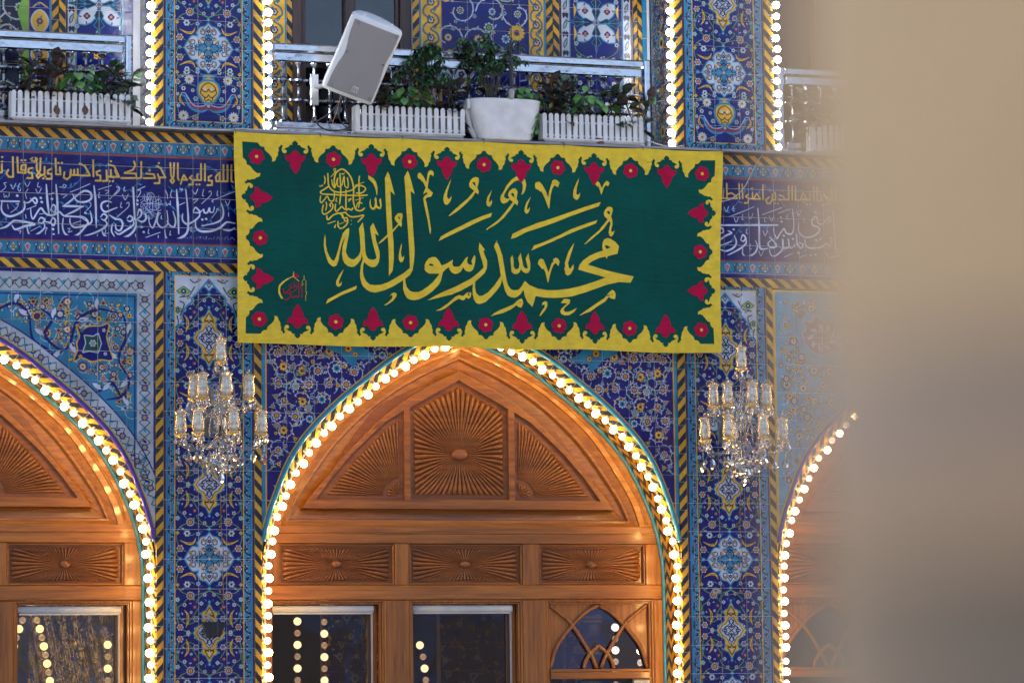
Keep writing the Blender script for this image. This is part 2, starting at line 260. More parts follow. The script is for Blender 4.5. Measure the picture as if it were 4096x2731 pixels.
D_POLY='803,5322,815,5299,853,5162,822,5188,831,5020,838,4895,843,4835,844,4714,835,4634,809,4595,810,4713,806,4833,803,4870,791,5093,783,5277|945,5333,957,5308,995,5172,966,5193,977,5025,985,4879,990,4771,985,4698,975,4638,956,4605,925,4580,911,4570,841,4526,779,4497,713,4479,677,4484,654,4495,628,4517,616,4536,605,4576,603,4608,611,4668,626,4712,635,4692,626,4660,624,4620,631,4585,645,4557,671,4534,710,4530,751,4534,796,4549,841,4574,882,4599,919,4622,957,4655,955,4718,952,4798,946,4918,939,5024,931,5172,921,5288|701,4963,740,4876,714,4892,720,4843,732,4803,744,4764,745,4740,740,4695,727,4671,711,4657,686,4654,658,4667,635,4688,625,4710,617,4748,615,4724,609,4704,588,4675,564,4655,543,4651,515,4658,493,4677,481,4704,477,4744,481,4788,500,4862,475,4808,463,4763,450,4695,436,4659,419,4649,405,4652,381,4673,369,4701,355,4748,347,4796,350,4840,357,4871,361,4840,362,4792,371,4753,385,4721,401,4696,420,4690,434,4719,447,4759,461,4811,484,4884,509,4912,525,4922,530,4917,527,4873,516,4825,506,4773,505,4749,519,4721,536,4708,556,4703,572,4711,597,4735,607,4760,610,4788,606,4867,599,4920,600,4922,627,4966,639,4884,639,4868,643,4769,648,4737,662,4713,682,4706,703,4706,719,4715,723,4723,712,4767,698,4818,688,4870,679,4932|1459,4846,1501,4794,1487,4793,1493,4769,1514,4721,1515,4697,1511,4665,1494,4632,1462,4603,1425,4570,1408,4553,1370,4532,1324,4507,1253,4476,1208,4465,1145,4448,1081,4432,1137,4466,1204,4499,1270,4527,1333,4559,1396,4593,1450,4635,1490,4674,1480,4712,1464,4760,1454,4800|1422,4757,1428,4743,1427,4715,1419,4678,1409,4654,1392,4641,1371,4640,1353,4648,1338,4670,1321,4639,1300,4625,1280,4620,1255,4629,1240,4649,1234,4667,1214,4654,1190,4630,1184,4603,1176,4571,1159,4542,1117,4497,1071,4464,1022,4439,989,4432,963,4434,938,4445,918,4476,910,4508,910,4572,924,4580,925,4556,935,4521,955,4495,980,4487,1017,4489,1043,4501,1080,4526,1122,4562,1155,4603,1166,4619,1093,4618,1073,4629,1061,4644,1061,4676,1071,4701,1090,4723,1115,4734,1140,4733,1160,4713,1181,4676,1214,4689,1263,4719,1259,4686,1268,4672,1288,4671,1313,4675,1339,4708,1356,4733,1374,4745,1366,4713,1372,4697,1384,4689,1407,4688,1399,4714,1410,4738;1088,4681,1100,4688,1115,4686,1129,4671,1098,4673|1582,4865,1603,4821,1627,4757,1643,4656,1656,4584,1666,4552,1683,4528,1708,4518,1741,4523,1763,4546,1788,4586,1820,4557,1882,4533,1953,4523,2016,4525,2105,4537,2195,4559,2285,4589,2385,4626,2331,4640,2264,4655,2177,4675,2191,4711,2220,4744,2266,4776,2311,4798,2370,4819,2366,4839,2368,4873,2380,4898,2403,4908,2425,4905,2461,4885,2491,4853,2478,4799,2405,4780,2397,4760,2388,4776,2342,4765,2288,4740,2252,4714,2332,4693,2399,4676,2489,4659,2596,4640,2570,4594,2488,4598,2397,4577,2307,4544,2217,4512,2127,4484,2060,4474,1993,4470,1926,4471,1862,4481,1852,4443,1837,4405,1805,4437,1786,4475,1778,4524,1758,4497,1737,4477,1716,4467,1686,4469,1661,4483,1645,4511,1635,4551,1623,4595,1612,4554,1582,4513,1540,4468,1498,4430,1456,4415,1431,4421,1415,4444,1407,4480,1405,4521,1410,4555,1425,4568,1423,4537,1430,4493,1452,4472,1477,4474,1519,4499,1570,4553,1615,4619,1603,4695,1589,4768,1565,4820;2381,4855,2406,4856,2429,4842,2397,4830|581,4523,573,4497,473,4455,359,4391,371,4421,473,4477|486,4632,453,4552,451,4532,461,4534,472,4547,469,4525,457,4512,443,4511,431,4524,433,4551,454,4592|776,4394,803,4413,828,4438,834,4458,826,4464,813,4454,828,4476,848,4483,863,4473,861,4455,840,4426,811,4406,786,4392|899,4826,900,4804,894,4760,898,4732,906,4725,916,4740,914,4716,906,4696,891,4692,879,4711,879,4739,886,4780|804,4888,804,4871,774,4841,745,4820,736,4819,753,4840|1029,5323,1038,5320,1061,5293,1080,5256,1090,5320,1098,5337,1111,5344,1123,5340,1134,5325,1130,5301,1119,5310,1103,5311,1097,5279,1088,5219,1127,5185,1113,5158,1086,5152,1073,5140,1082,5103,1097,5025,1109,4928,1105,4894,1099,4906,1089,4980,1063,5102,1057,5143,1063,5158,1087,5178,1090,5182,1079,5187,1057,5172,1064,5196,1076,5219,1051,5268,1045,5260,1042,5273,1019,5284,1016,5299,1019,5316|1261,5289,1233,5198,1228,5164,1238,5145,1248,5150,1264,5168,1255,5135,1239,5112,1224,5103,1209,5113,1202,5141,1207,5174,1229,5228|1557,5219,1537,5163,1535,5140,1541,5131,1555,5151,1556,5130,1544,5107,1533,5102,1519,5110,1515,5132,1524,5170|1753,5328,1777,5324,1800,5300,1806,5267,1799,5229,1783,5202,1768,5193,1779,5224,1782,5262,1772,5288,1749,5297,1721,5286,1690,5259,1662,5220,1644,5189,1644,5174,1658,5162,1677,5164,1685,5157,1665,5137,1642,5126,1624,5134,1617,5158,1621,5181,1639,5208,1663,5254,1702,5301,1730,5320|1836,5180,1810,5116,1807,5093,1815,5087,1829,5106,1825,5082,1811,5061,1797,5061,1788,5077,1792,5104,1804,5138|1890,5289,1906,5288,1925,5267,1948,5222,1964,5179,1971,5219,1988,5269,2002,5304,2020,5311,2039,5301,2052,5287,2038,5256,2013,5270,1995,5243,1983,5201,1970,5102,1966,5100,1947,5154,1915,5225,1911,5218,1897,5230,1872,5242,1870,5265,1874,5282|2197,5327,2180,5265,2174,5215,2181,5206,2189,5208,2203,5222,2197,5193,2183,5173,2171,5171,2154,5184,2149,5207,2156,5245,2173,5287|2331,5310,2347,5303,2366,5261,2386,5298,2403,5315,2414,5311,2424,5298,2412,5276,2396,5287,2382,5268,2361,5213,2358,5225,2342,5273,2336,5270,2321,5285,2319,5296|1699,4765,1706,4739,1708,4686,1718,4668,1731,4667,1745,4675,1750,4704,1740,4748,1757,4780,1767,4741,1777,4692,1790,4674,1811,4675,1795,4745,1812,4780,1828,4710,1827,4669,1814,4645,1798,4640,1777,4648,1760,4669,1751,4647,1730,4634,1709,4634,1693,4649,1689,4698,1685,4742|1903,4745,1921,4736,1942,4693,1959,4647,1978,4707,1997,4746,2014,4755,2028,4749,2041,4730,2029,4695,2009,4717,1991,4699,1973,4647,1955,4576,1950,4586,1937,4650,1922,4678,1915,4671,1882,4711,1889,4735|2152,4864,2136,4811,2103,4719,2105,4687,2116,4677,2144,4712,2143,4682,2120,4642,2098,4629,2082,4639,2074,4676,2081,4723,2109,4801|1388,4498,1396,4488,1390,4460,1373,4449,1358,4460,1344,4441,1330,4438,1303,4448,1265,4425,1207,4379,1173,4364,1138,4360,1174,4378,1228,4416,1278,4461,1307,4474,1336,4467,1357,4487,1376,4498,1369,4476,1378,4468,1384,4472,1380,4486|1932,4447,1945,4439,1945,4411,1929,4381,1895,4342,1888,4343,1902,4371,1925,4402,1927,4419,1919,4423,1906,4415,1912,4436|2068,4464,2095,4465,2113,4458,2106,4432,2072,4405,2061,4388,2072,4373,2098,4374,2125,4385,2161,4403,2139,4373,2102,4350,2071,4348,2045,4358,2038,4375,2045,4392,2090,4434,2043,4435,2055,4450|665,5292,702,5272,720,5247,730,5210,730,5173,728,5154,724,5165,716,5202,701,5235,667,5266|682,5130,683,5119,683,5093,692,5071,704,5068,710,5079,714,5105,710,5128,718,5145,725,5128,727,5091,736,5078,748,5073,751,5081,746,5110,742,5121,752,5138,757,5122,761,5081,753,5060,734,5063,721,5070,711,5055,692,5055,677,5071,674,5104|890,5036,875,5033,857,5013,853,4998,861,4980,878,4962,836,4916,835,4897,882,4953,899,4940,904,4959,901,4978,909,5015,907,5034;880,5014,891,5003,888,4987,875,5007|1442,5309,1460,5303,1464,5285,1451,5232,1462,5206,1456,5188,1437,5201,1413,5163,1378,5128,1324,5079,1285,5050,1240,5023,1241,5030,1277,5066,1332,5115,1379,5154,1406,5185,1428,5210,1395,5237,1391,5259,1403,5286,1423,5304;1414,5267,1426,5275,1436,5269,1441,5237|1555,5059,1543,5030,1485,5007,1446,4989,1349,4939,1249,4891,1161,4846,1177,4878,1233,4911,1350,4971,1408,5001,1486,5036|1709,5237,1729,5236,1742,5215,1734,5162,1745,5142,1737,5116,1720,5132,1688,5085,1640,5027,1589,4983,1550,4959,1511,4936,1510,4941,1543,4968,1601,5011,1649,5065,1708,5141,1687,5156,1673,5190,1682,5217;1691,5197,1705,5205,1716,5199,1720,5166|2356,5163,2342,5132,2221,5088,2102,5042,2004,5001,1925,4972,1827,4939,1797,4928,1725,4889,1689,4879,1700,4914,1776,4952,1857,4985,1867,4991,1965,5023,2083,5066,2222,5118|2330,5033,2315,5007,2180,4954,2111,4924,1976,4862,1836,4801,1855,4836,1922,4860,2044,4915,2121,4956,2220,4995|2423,5132,2441,5125,2446,5106,2432,5064,2442,5034,2443,5004,2433,4969,2434,4954,2444,4952,2459,4965,2450,4936,2436,4920,2422,4924,2414,4946,2421,4984,2429,5015,2420,5032,2377,4975,2336,4937,2281,4892,2235,4857,2230,4859,2281,4910,2345,4963,2358,4982,2408,5039,2383,5063,2378,5085,2391,5112,2407,5128;2398,5092,2413,5102,2425,5094,2423,5072|1757,4462,1766,4457,1773,4429,1759,4398,1740,4401,1725,4414,1685,4385,1626,4357,1580,4345,1534,4330,1559,4353,1601,4376,1702,4419,1728,4444;1745,4438,1753,4439,1756,4431,1745,4433|2433,4541,2449,4531,2457,4509,2448,4474,2418,4478,2403,4489,2377,4456,2318,4420,2260,4380,2214,4364,2183,4350,2183,4354,2237,4392,2305,4437,2373,4481,2401,4516;2419,4508,2432,4510,2437,4501,2423,4504'
D_SAL='102:425,5192,422,5248,433,5296,456,5319,481,5329,509,5314,539,5278,557,5223,561,5175,558,5122,564,5086,575,5056,598,5044,620,5048,641,5066|94:377,5298,380,5228,387,5202,406,5180,436,5168,485,5168,531,5179,561,5193,576,5212,599,5219,625,5216,646,5200,633,5177,606,5165,576,5166|94:382,5205,350,5182,325,5166,331,5152,368,5149,500,5148,614,5150,663,5156|94:603,5287,599,5254,600,5161,606,5124,596,5064|102:463,5301,467,5231,468,5156,460,5082|102:506,5187,506,5121,507,5047,522,5055,545,5048,556,5063|80:405,5254,410,5217,425,5196,437,5230,448,5267,444,5219,459,5204,478,5220,493,5280,497,5217,516,5199,523,5225,516,5273|87:325,5137,321,5103,330,5089,349,5108,372,5135,387,5109,406,5102,421,5118,423,5170|80:352,5278,358,5249,352,5219|44:316,5210,322,5200,331,5211,337,5202,342,5215|51:397,5269,429,5307,433,5330,420,5325,426,5307|94:345,5078,336,5034,345,5012,367,5016,398,5039,413,5066,406,5088,390,5080,398,5062|80:362,5097,368,5072,360,5034|102:369,5005,371,4979,382,4976,409,5003,443,5019,477,5023,503,5028,514,5017,544,5000,594,5005,635,5014,590,4964|94:432,5085,428,5051,439,5033,462,5056,477,5068,492,5054,507,5047|138:465,5023,484,5001,482,4987|94:450,4967,450,4934,468,4916,499,4932,518,4962,514,4991,495,4987,499,4969,518,4973|80:375,4946,431,4966|58:457,4945,495,4961|65:440,5130,434,5103,445,5104|65:519,5117,545,5126,522,5103|65:569,5219,637,5244|58:572,5115,632,5136|80:575,5056,594,5101,624,5095|58:435,4944,423,4922,435,4926|145:543,4974,545,4973|145:543,4948,545,4947|51:475,5290,480,5300,486,5291,497,5304'
D_LGY='52:133,4575,114,4567,98,4559|92:98,4559,82,4549,67,4538|130:67,4538,40,4511,34,4488,34,4465,41,4442,55,4421|46:134,4573,172,4540|27:130,4596,130,4576|34:135,4606,135,4575|34:206,4583,206,4557|27:205,4555,194,4544,192,4535,199,4523,190,4519,197,4512|27:205,4555,219,4543,220,4534,215,4523,223,4520,219,4517,218,4468,226,4469,221,4460,223,4449,217,4445,217,4408'
D_LGR='61:181,4528,189,4484,192,4449,188,4430|55:163,4531,168,4499,170,4453,166,4434,157,4431,149,4440,138,4429,127,4427,118,4439,113,4457,102,4486|64:115,4456,109,4436,94,4418,79,4413,66,4419|52:85,4454,113,4459,135,4473,149,4488,153,4503,142,4518,137,4510,143,4503|58:131,4493,121,4501,106,4489,93,4474,77,4461,65,4465,62,4488|31:98,4505,118,4521,114,4531|27:129,4522,142,4538,140,4547|82:99,4519,100,4519|82:149,4464,150,4464|82:133,4449,134,4448|82:177,4427,178,4427|82:57,4444,58,4444|82:71,4440,72,4440|82:74,4496,75,4495|82:153,4528,154,4528|82:116,4551,117,4550|82:130,4553,131,4553'
D_FLAG='137,4596,150,4594,158,4587,170,4584,169,4574,164,4563,159,4569,148,4572,138,4577'
D_WHITE='157:-1846,5048,-1727,5049|166:-1842,5039,-1846,4996,-1829,4962,-1790,4946,-1743,4960,-1701,4987,-1688,5018,-1692,5053|140:-1697,5044,-1662,5045,-1624,5077,-1606,5060,-1615,5038,-1632,5055,-1650,5072|166:-1544,5171,-1535,5049,-1524,4963|157:-1478,5173,-1469,5052,-1459,4839|122:-1516,4994,-1499,5033,-1481,5021,-1486,4981,-1512,5002|148:-1649,5002,-1645,4959,-1632,4933,-1610,4969,-1580,5009,-1555,4979,-1524,4963,-1486,4968,-1455,4987,-1425,4962,-1382,4959,-1317,4956,-1278,4936,-1252,4915|174:-1432,5027,-1360,5029,-1291,5029|157:-1430,5027,-1382,5063,-1339,5100,-1287,5136,-1244,5125,-1239,5086,-1274,5063,-1326,5061,-1352,5086,-1365,5112|148:-1295,5031,-1347,4999,-1412,4966|157:-1429,4944,-1433,4887,-1416,4840,-1373,4820,-1325,4839,-1282,4888,-1260,4923,-1282,4953,-1317,4965|148:-1382,4946,-1382,4915,-1356,4886,-1304,4892,-1252,4911,-1234,4937,-1245,4998|166:-1220,5174,-1209,5060,-1204,4890|148:-1100,5064,-1130,5072,-1165,5057,-1169,5022,-1143,4997,-1095,5016,-1061,5030|192:-1127,5039,-1125,5039|131:-1174,4961,-1156,4983,-1130,4967,-1148,4940,-1169,4948|148:-1148,4940,-1130,4914,-1165,4878,-1230,4846,-1295,4826|157:-1113,4976,-1078,4955,-1043,4948|148:-1165,4874,-1156,4844,-1121,4819,-1078,4824,-1043,4821|122:-1095,4916,-1100,4867,-1078,4829|157:-1854,4861,-1811,4876,-1769,4912,-1752,4921|174:-1760,4916,-1726,4917,-1623,4899,-1683,4884,-1726,4865,-1756,4860,-1773,4885|140:-1597,4921,-1580,4944,-1554,4931,-1571,4905,-1597,4913|148:-1559,4910,-1554,4879,-1580,4848,-1623,4821,-1657,4828,-1670,4863,-1672,4884|148:-1516,4915,-1498,4946,-1481,4925,-1494,4894,-1515,4911,-1554,4918|201:-1741,5089,-1738,5087|201:-1582,5079,-1579,5077|201:-1576,5051,-1572,5049|201:-1507,5075,-1504,5074|201:-1824,4824,-1820,4823|201:-1500,4869,-1496,4867|201:-1495,4832,-1492,4830|201:-1280,4987,-1276,4985|65:-1855,5108,-1817,5144,-1830,5170,-1813,5174|65:-1783,5163,-1768,5133,-1749,5172|65:-1723,5173,-1736,5138,-1723,5117,-1716,5134|65:-1689,5175,-1671,5153,-1654,5184|65:-1667,5136,-1684,5105,-1677,5071|65:-1598,5182,-1603,5156,-1585,5152|65:-1615,5138,-1598,5108,-1577,5144|65:-1830,5100,-1825,5074,-1813,5088,-1808,5075,-1795,5084,-1793,5106|65:-1456,5157,-1434,5157,-1426,5175,-1408,5167,-1426,5149|65:-1525,5102,-1490,5118|65:-1382,5124,-1317,5153,-1248,5186|65:-1191,5148,-1100,5180|65:-1144,5146,-1117,5142,-1139,5120|65:-1113,5085,-1061,5144,-1052,5166,-1065,5175|65:-1183,5131,-1189,5096,-1178,5096|65:-1443,5105,-1404,5108,-1430,5083|65:-1804,5027,-1799,4997|65:-1782,4972,-1744,5003,-1731,5034,-1748,5029|65:-1675,4997,-1611,5025|65:-1683,4962,-1679,4936|65:-1589,4969,-1563,4970|65:-1730,4848,-1713,4848,-1726,4818,-1696,4832|65:-1649,4850,-1589,4883|65:-1550,4871,-1537,4876,-1550,4845,-1541,4819|65:-1399,4875,-1382,4876,-1394,4850,-1369,4859|65:-1360,4912,-1308,4931|65:-1274,5001,-1243,5033,-1243,5055,-1252,5059|65:-1147,4888,-1139,4866,-1147,4848,-1117,4854|65:-1195,4843,-1199,4816,-1189,4814|140:-993,4958,-976,4976,-954,4959,-972,4937,-993,4945|148:-1076,4947,-1037,4948,-1024,4913,-1041,4874,-1068,4881,-1072,4916|148:-954,4951,-950,4916,-1011,4870,-1050,4847,-1076,4864|166:-932,4951,-937,4894,-971,4849,-1024,4822,-1076,4816|174:-952,5170,-941,4951|140:-923,4978,-910,5022,-893,5001,-906,4970,-928,4956|148:-928,4956,-902,4939,-875,4944,-862,4971,-871,4997|131:-845,4967,-840,4928,-818,4898,-796,4947,-779,5005,-788,4943,-761,4904,-726,4914,-713,4945,-719,5020|148:-719,4949,-695,4915,-669,4911,-660,4956,-678,5017|174:-653,5167,-644,5035,-638,4864|166:-589,5169,-576,5038,-572,4928,-585,4866,-638,4829,-691,4814,-726,4835,-735,4887|148:-611,5001,-611,4957,-581,4932,-536,4951,-496,4987,-492,5014|140:-538,5017,-523,5048,-501,5031,-492,5014,-536,5012|131:-492,5014,-465,5037,-461,5015,-439,5016,-425,5047,-421,5021,-399,5021,-390,5057|148:-341,5081,-328,5028,-337,4979,-381,4947,-479,4922|174:-523,4951,-519,4912,-488,4886,-417,4888,-355,4912,-328,4935,-301,4954,-248,4947|148:-328,4900,-284,4897,-248,4916|192:-925,5084,-922,5082|192:-925,5058,-922,5056|192:-895,4903,-891,4901|192:-881,4868,-878,4867|192:-476,4967,-473,4965|192:-450,4972,-446,4970|70:-928,5153,-871,5181|70:-924,5101,-902,5136,-906,5158,-919,5149|70:-1077,5117,-1046,5149,-1050,5171,-1064,5170|70:-1011,5172,-1016,5146,-1002,5146|70:-1024,5119,-1007,5085,-985,5125|70:-1063,4965,-985,5037,-985,5068,-998,5059|70:-1033,5066,-1039,5035,-1028,5031|70:-730,5160,-717,5130,-715,5103|70:-686,5162,-695,5126,-682,5109|70:-633,5168,-611,5173,-620,5159|70:-633,5062,-596,5079|70:-726,5077,-722,5055,-708,5068,-695,5060,-697,5086|70:-541,5100,-505,5106,-532,5079|70:-545,5166,-523,5141,-505,5177|70:-465,5174,-474,5134,-463,5130|70:-479,5076,-416,5136,-416,5166,-430,5157|70:-368,5168,-372,5137,-363,5137|70:-399,5088,-403,5101,-328,5134,-247,5168|70:-314,5099,-297,5069,-283,5105|70:-354,5032,-372,5044,-377,5022,-408,4981|70:-292,5020,-292,4994|70:-901,4817,-766,4869|70:-937,4851,-932,4820|70:-845,4888,-849,4862,-840,4858|70:-757,4983,-761,4966,-752,4961|70:-779,4847,-779,4820|70:-695,4880,-700,4853,-691,4854|70:-550,4915,-554,4884,-545,4885|31:-616,4825,-594,4843,-598,4817|31:-585,4844,-567,4827,-554,4849,-545,4823|31:-536,4841,-528,4819,-510,4846|31:-501,4842,-483,4847,-501,4816,-479,4821|31:-470,4847,-461,4825,-444,4852,-448,4821|31:-439,4826,-417,4840,-404,4823,-390,4850|31:-382,4823,-364,4850,-350,4829,-333,4847|31:-328,4825,-306,4852,-288,4826,-270,4849,-248,4828|163:3291,5046,3745,5061|163:3593,5178,3601,5056,3601,4903,3627,4883,3665,4889|144:3678,4972,3710,4942,3731,4907,3687,4895,3666,4925,3694,4952|144:3569,4943,3585,4902,3562,4851,3502,4824,3470,4843,3471,4879|134:3291,5016,3313,5027,3328,5002,3301,4985|153:3289,4934,3344,4972,3387,4993,3360,5008|106:3288,4894,3386,4932|153:3408,4974,3423,4928,3401,4887,3341,4860,3288,4873|134:3456,4944,3473,4981,3494,4961,3477,4935,3456,4944|153:3499,4956,3493,4915,3438,4873,3341,4824|134:3862,5182,3870,5064,3852,5002,3809,5006,3793,5036,3754,4989,3737,4963,3717,4998,3712,5039|125:3885,5003,3894,4932,3921,4897,3938,4928,3905,4937|134:3889,4927,3839,4895,3824,4961,3828,4905,3785,4898,3781,4959,3779,4888,3718,4835,3686,4844,3676,4885|134:3909,5081,3907,5019,3950,4980,4016,4987,4066,5024,4061,5055,4017,5069,4013,5105,4046,5132,4062,5086,4094,5082,4150,5135,4155,5099,4127,5093|134:3955,4965,3959,4919,4003,4899,4079,4912,4124,4939,4145,4919,4168,4976|125:4179,5182,4193,4879|125:4111,4877,4143,4837,4220,4860,4266,4907|173:3402,5020,3406,5018|173:3769,5119,3773,5117|173:3773,5088,3778,5086|173:3787,4986,3792,4984|173:3857,4965,3862,4963|173:3899,4864,3903,4862|173:4039,5163,4044,5161|173:4155,4982,4160,4980|173:4040,4960,4044,4959|173:4073,4969,4077,4967|173:3994,4849,3998,4847|173:4032,4855,4036,4853|72:3373,5110,3444,5138,3564,5188|72:3627,5133,3781,5190|72:3752,5148,3846,5182|72:3756,4816,3860,4859|72:3875,4819,3963,4852|67:3334,5180,3350,5145,3369,5184|67:3408,5106,3424,5071,3443,5110|67:3519,5135,3535,5100,3555,5139|67:3681,5125,3697,5090,3717,5129|67:3630,5016,3646,4981,3666,5020|67:3595,4867,3610,4832,3630,4871|67:3894,5173,3910,5137,3930,5177|67:3407,5187,3400,5157,3413,5152|67:3476,5129,3469,5098,3482,5093|67:3649,5119,3642,5088,3654,5083|67:3823,5140,3816,5109,3829,5104|67:3506,5027,3499,4997,3512,4992|67:3531,4916,3524,4885,3537,4881|67:3953,5123,3946,5092,3959,5088'
D_GOLD='148:-1771,5385,-1768,5215,-1796,5214,-1813,5235,-1801,5262|148:-1741,5381,-1736,5247,-1685,5244,-1683,5301,-1711,5295,-1715,5265,-1685,5262|148:-1638,5281,-1663,5275,-1667,5249,-1642,5246,-1637,5211,-1674,5210|148:-1614,5373,-1607,5264,-1581,5235,-1599,5213,-1611,5229,-1586,5265,-1582,5383|148:-1581,5231,-1556,5240,-1556,5292|148:-1508,5281,-1534,5267,-1534,5245,-1508,5246,-1508,5211,-1542,5210|148:-1483,5382,-1478,5243,-1448,5244,-1452,5292|148:-1422,5258,-1426,5223,-1404,5211,-1383,5229,-1378,5277,-1378,5242,-1355,5243,-1355,5278|148:-1355,5243,-1331,5244,-1331,5283,-1331,5244,-1305,5241,-1248,5243,-1283,5307,-1318,5323|148:-1227,5379,-1224,5239|148:-1179,5280,-1203,5270,-1200,5249,-1176,5245,-1176,5210,-1209,5209|148:-1135,5282,-1131,5212,-1161,5208|148:-1131,5242,-1105,5239,-1105,5287,-1105,5239,-1048,5241,-1083,5314,-1118,5322|148:-1844,5299,-1843,5243,-1856,5242|157:-1712,5330,-1710,5330|157:-1688,5331,-1686,5331|157:-1565,5212,-1563,5212|157:-1552,5225,-1550,5225|157:-1464,5322,-1462,5322|157:-1440,5323,-1438,5323|157:-1106,5346,-1104,5346|157:-1114,5208,-1112,5208|157:-1092,5209,-1091,5209|157:-1843,5347,-1841,5347|157:-1842,5317,-1841,5317|148:-1077,5284,-1059,5241,-1077,5240|148:-983,5382,-950,5363,-937,5324,-954,5293,-1011,5269,-932,5267,-928,5237,-1033,5233|148:-897,5383,-897,5242,-926,5232|148:-862,5270,-810,5267,-801,5241,-880,5238|148:-788,5325,-761,5309,-730,5248,-770,5247,-772,5207,-805,5206|148:-783,5268,-774,5242|148:-697,5368,-691,5263,-669,5228,-682,5210,-695,5227,-673,5259,-669,5378|148:-644,5377,-644,5247,-638,5234|148:-602,5270,-616,5239,-580,5236,-602,5270|148:-616,5239,-624,5208|148:-545,5268,-563,5250,-540,5237,-540,5206,-567,5205|148:-540,5237,-509,5238,-509,5278,-509,5238,-483,5239,-483,5376|148:-456,5375,-456,5236|148:-412,5273,-430,5263,-430,5237,-407,5237,-407,5207,-439,5205|148:-354,5297,-381,5265,-376,5234,-354,5235,-354,5297|148:-354,5235,-327,5236,-327,5364,-327,5236,-298,5237,-298,5374|148:-271,5371,-272,5238,-261,5234|61:-744,5378,-699,5377|157:-839,5292,-837,5293|157:-776,5345,-774,5346|157:-515,5207,-513,5207|157:-495,5208,-493,5208|125:3358,5385,3357,5242,3295,5242|125:3361,5273,3393,5284,3430,5260,3435,5245,3357,5242|125:3332,5302,3328,5243|125:3452,5388,3454,5245|125:3476,5389,3479,5246|125:3522,5278,3500,5262,3522,5248,3521,5217,3491,5213|125:3522,5248,3554,5246,3555,5290|125:3554,5246,3614,5246,3587,5286,3565,5249|125:3636,5390,3635,5246|125:3684,5263,3657,5242,3667,5217,3689,5217,3706,5244,3707,5285,3706,5244,3733,5244,3729,5301|125:3761,5281,3793,5272,3804,5249,3755,5245|125:3804,5249,3834,5248,3837,5389|125:3864,5390,3861,5249|125:3889,5391,3888,5250,3923,5248,3947,5303,3973,5263,3924,5251,4000,5253,4001,5300|125:4031,5388,4030,5249|125:4055,5389,4057,5250,4093,5251,4088,5287|125:4111,5298,4153,5228,4087,5218|125:4111,5298,4132,5279,4175,5252,4170,5391|125:4201,5392,4203,5253,4280,5258|134:3785,5313,3787,5313|134:3552,5325,3554,5325|134:3726,5219,3728,5219|134:3748,5219,3750,5219|134:3976,5219,3978,5219|134:4001,5220,4003,5220|134:3302,5217,3304,5217|134:3326,5218,3328,5218'
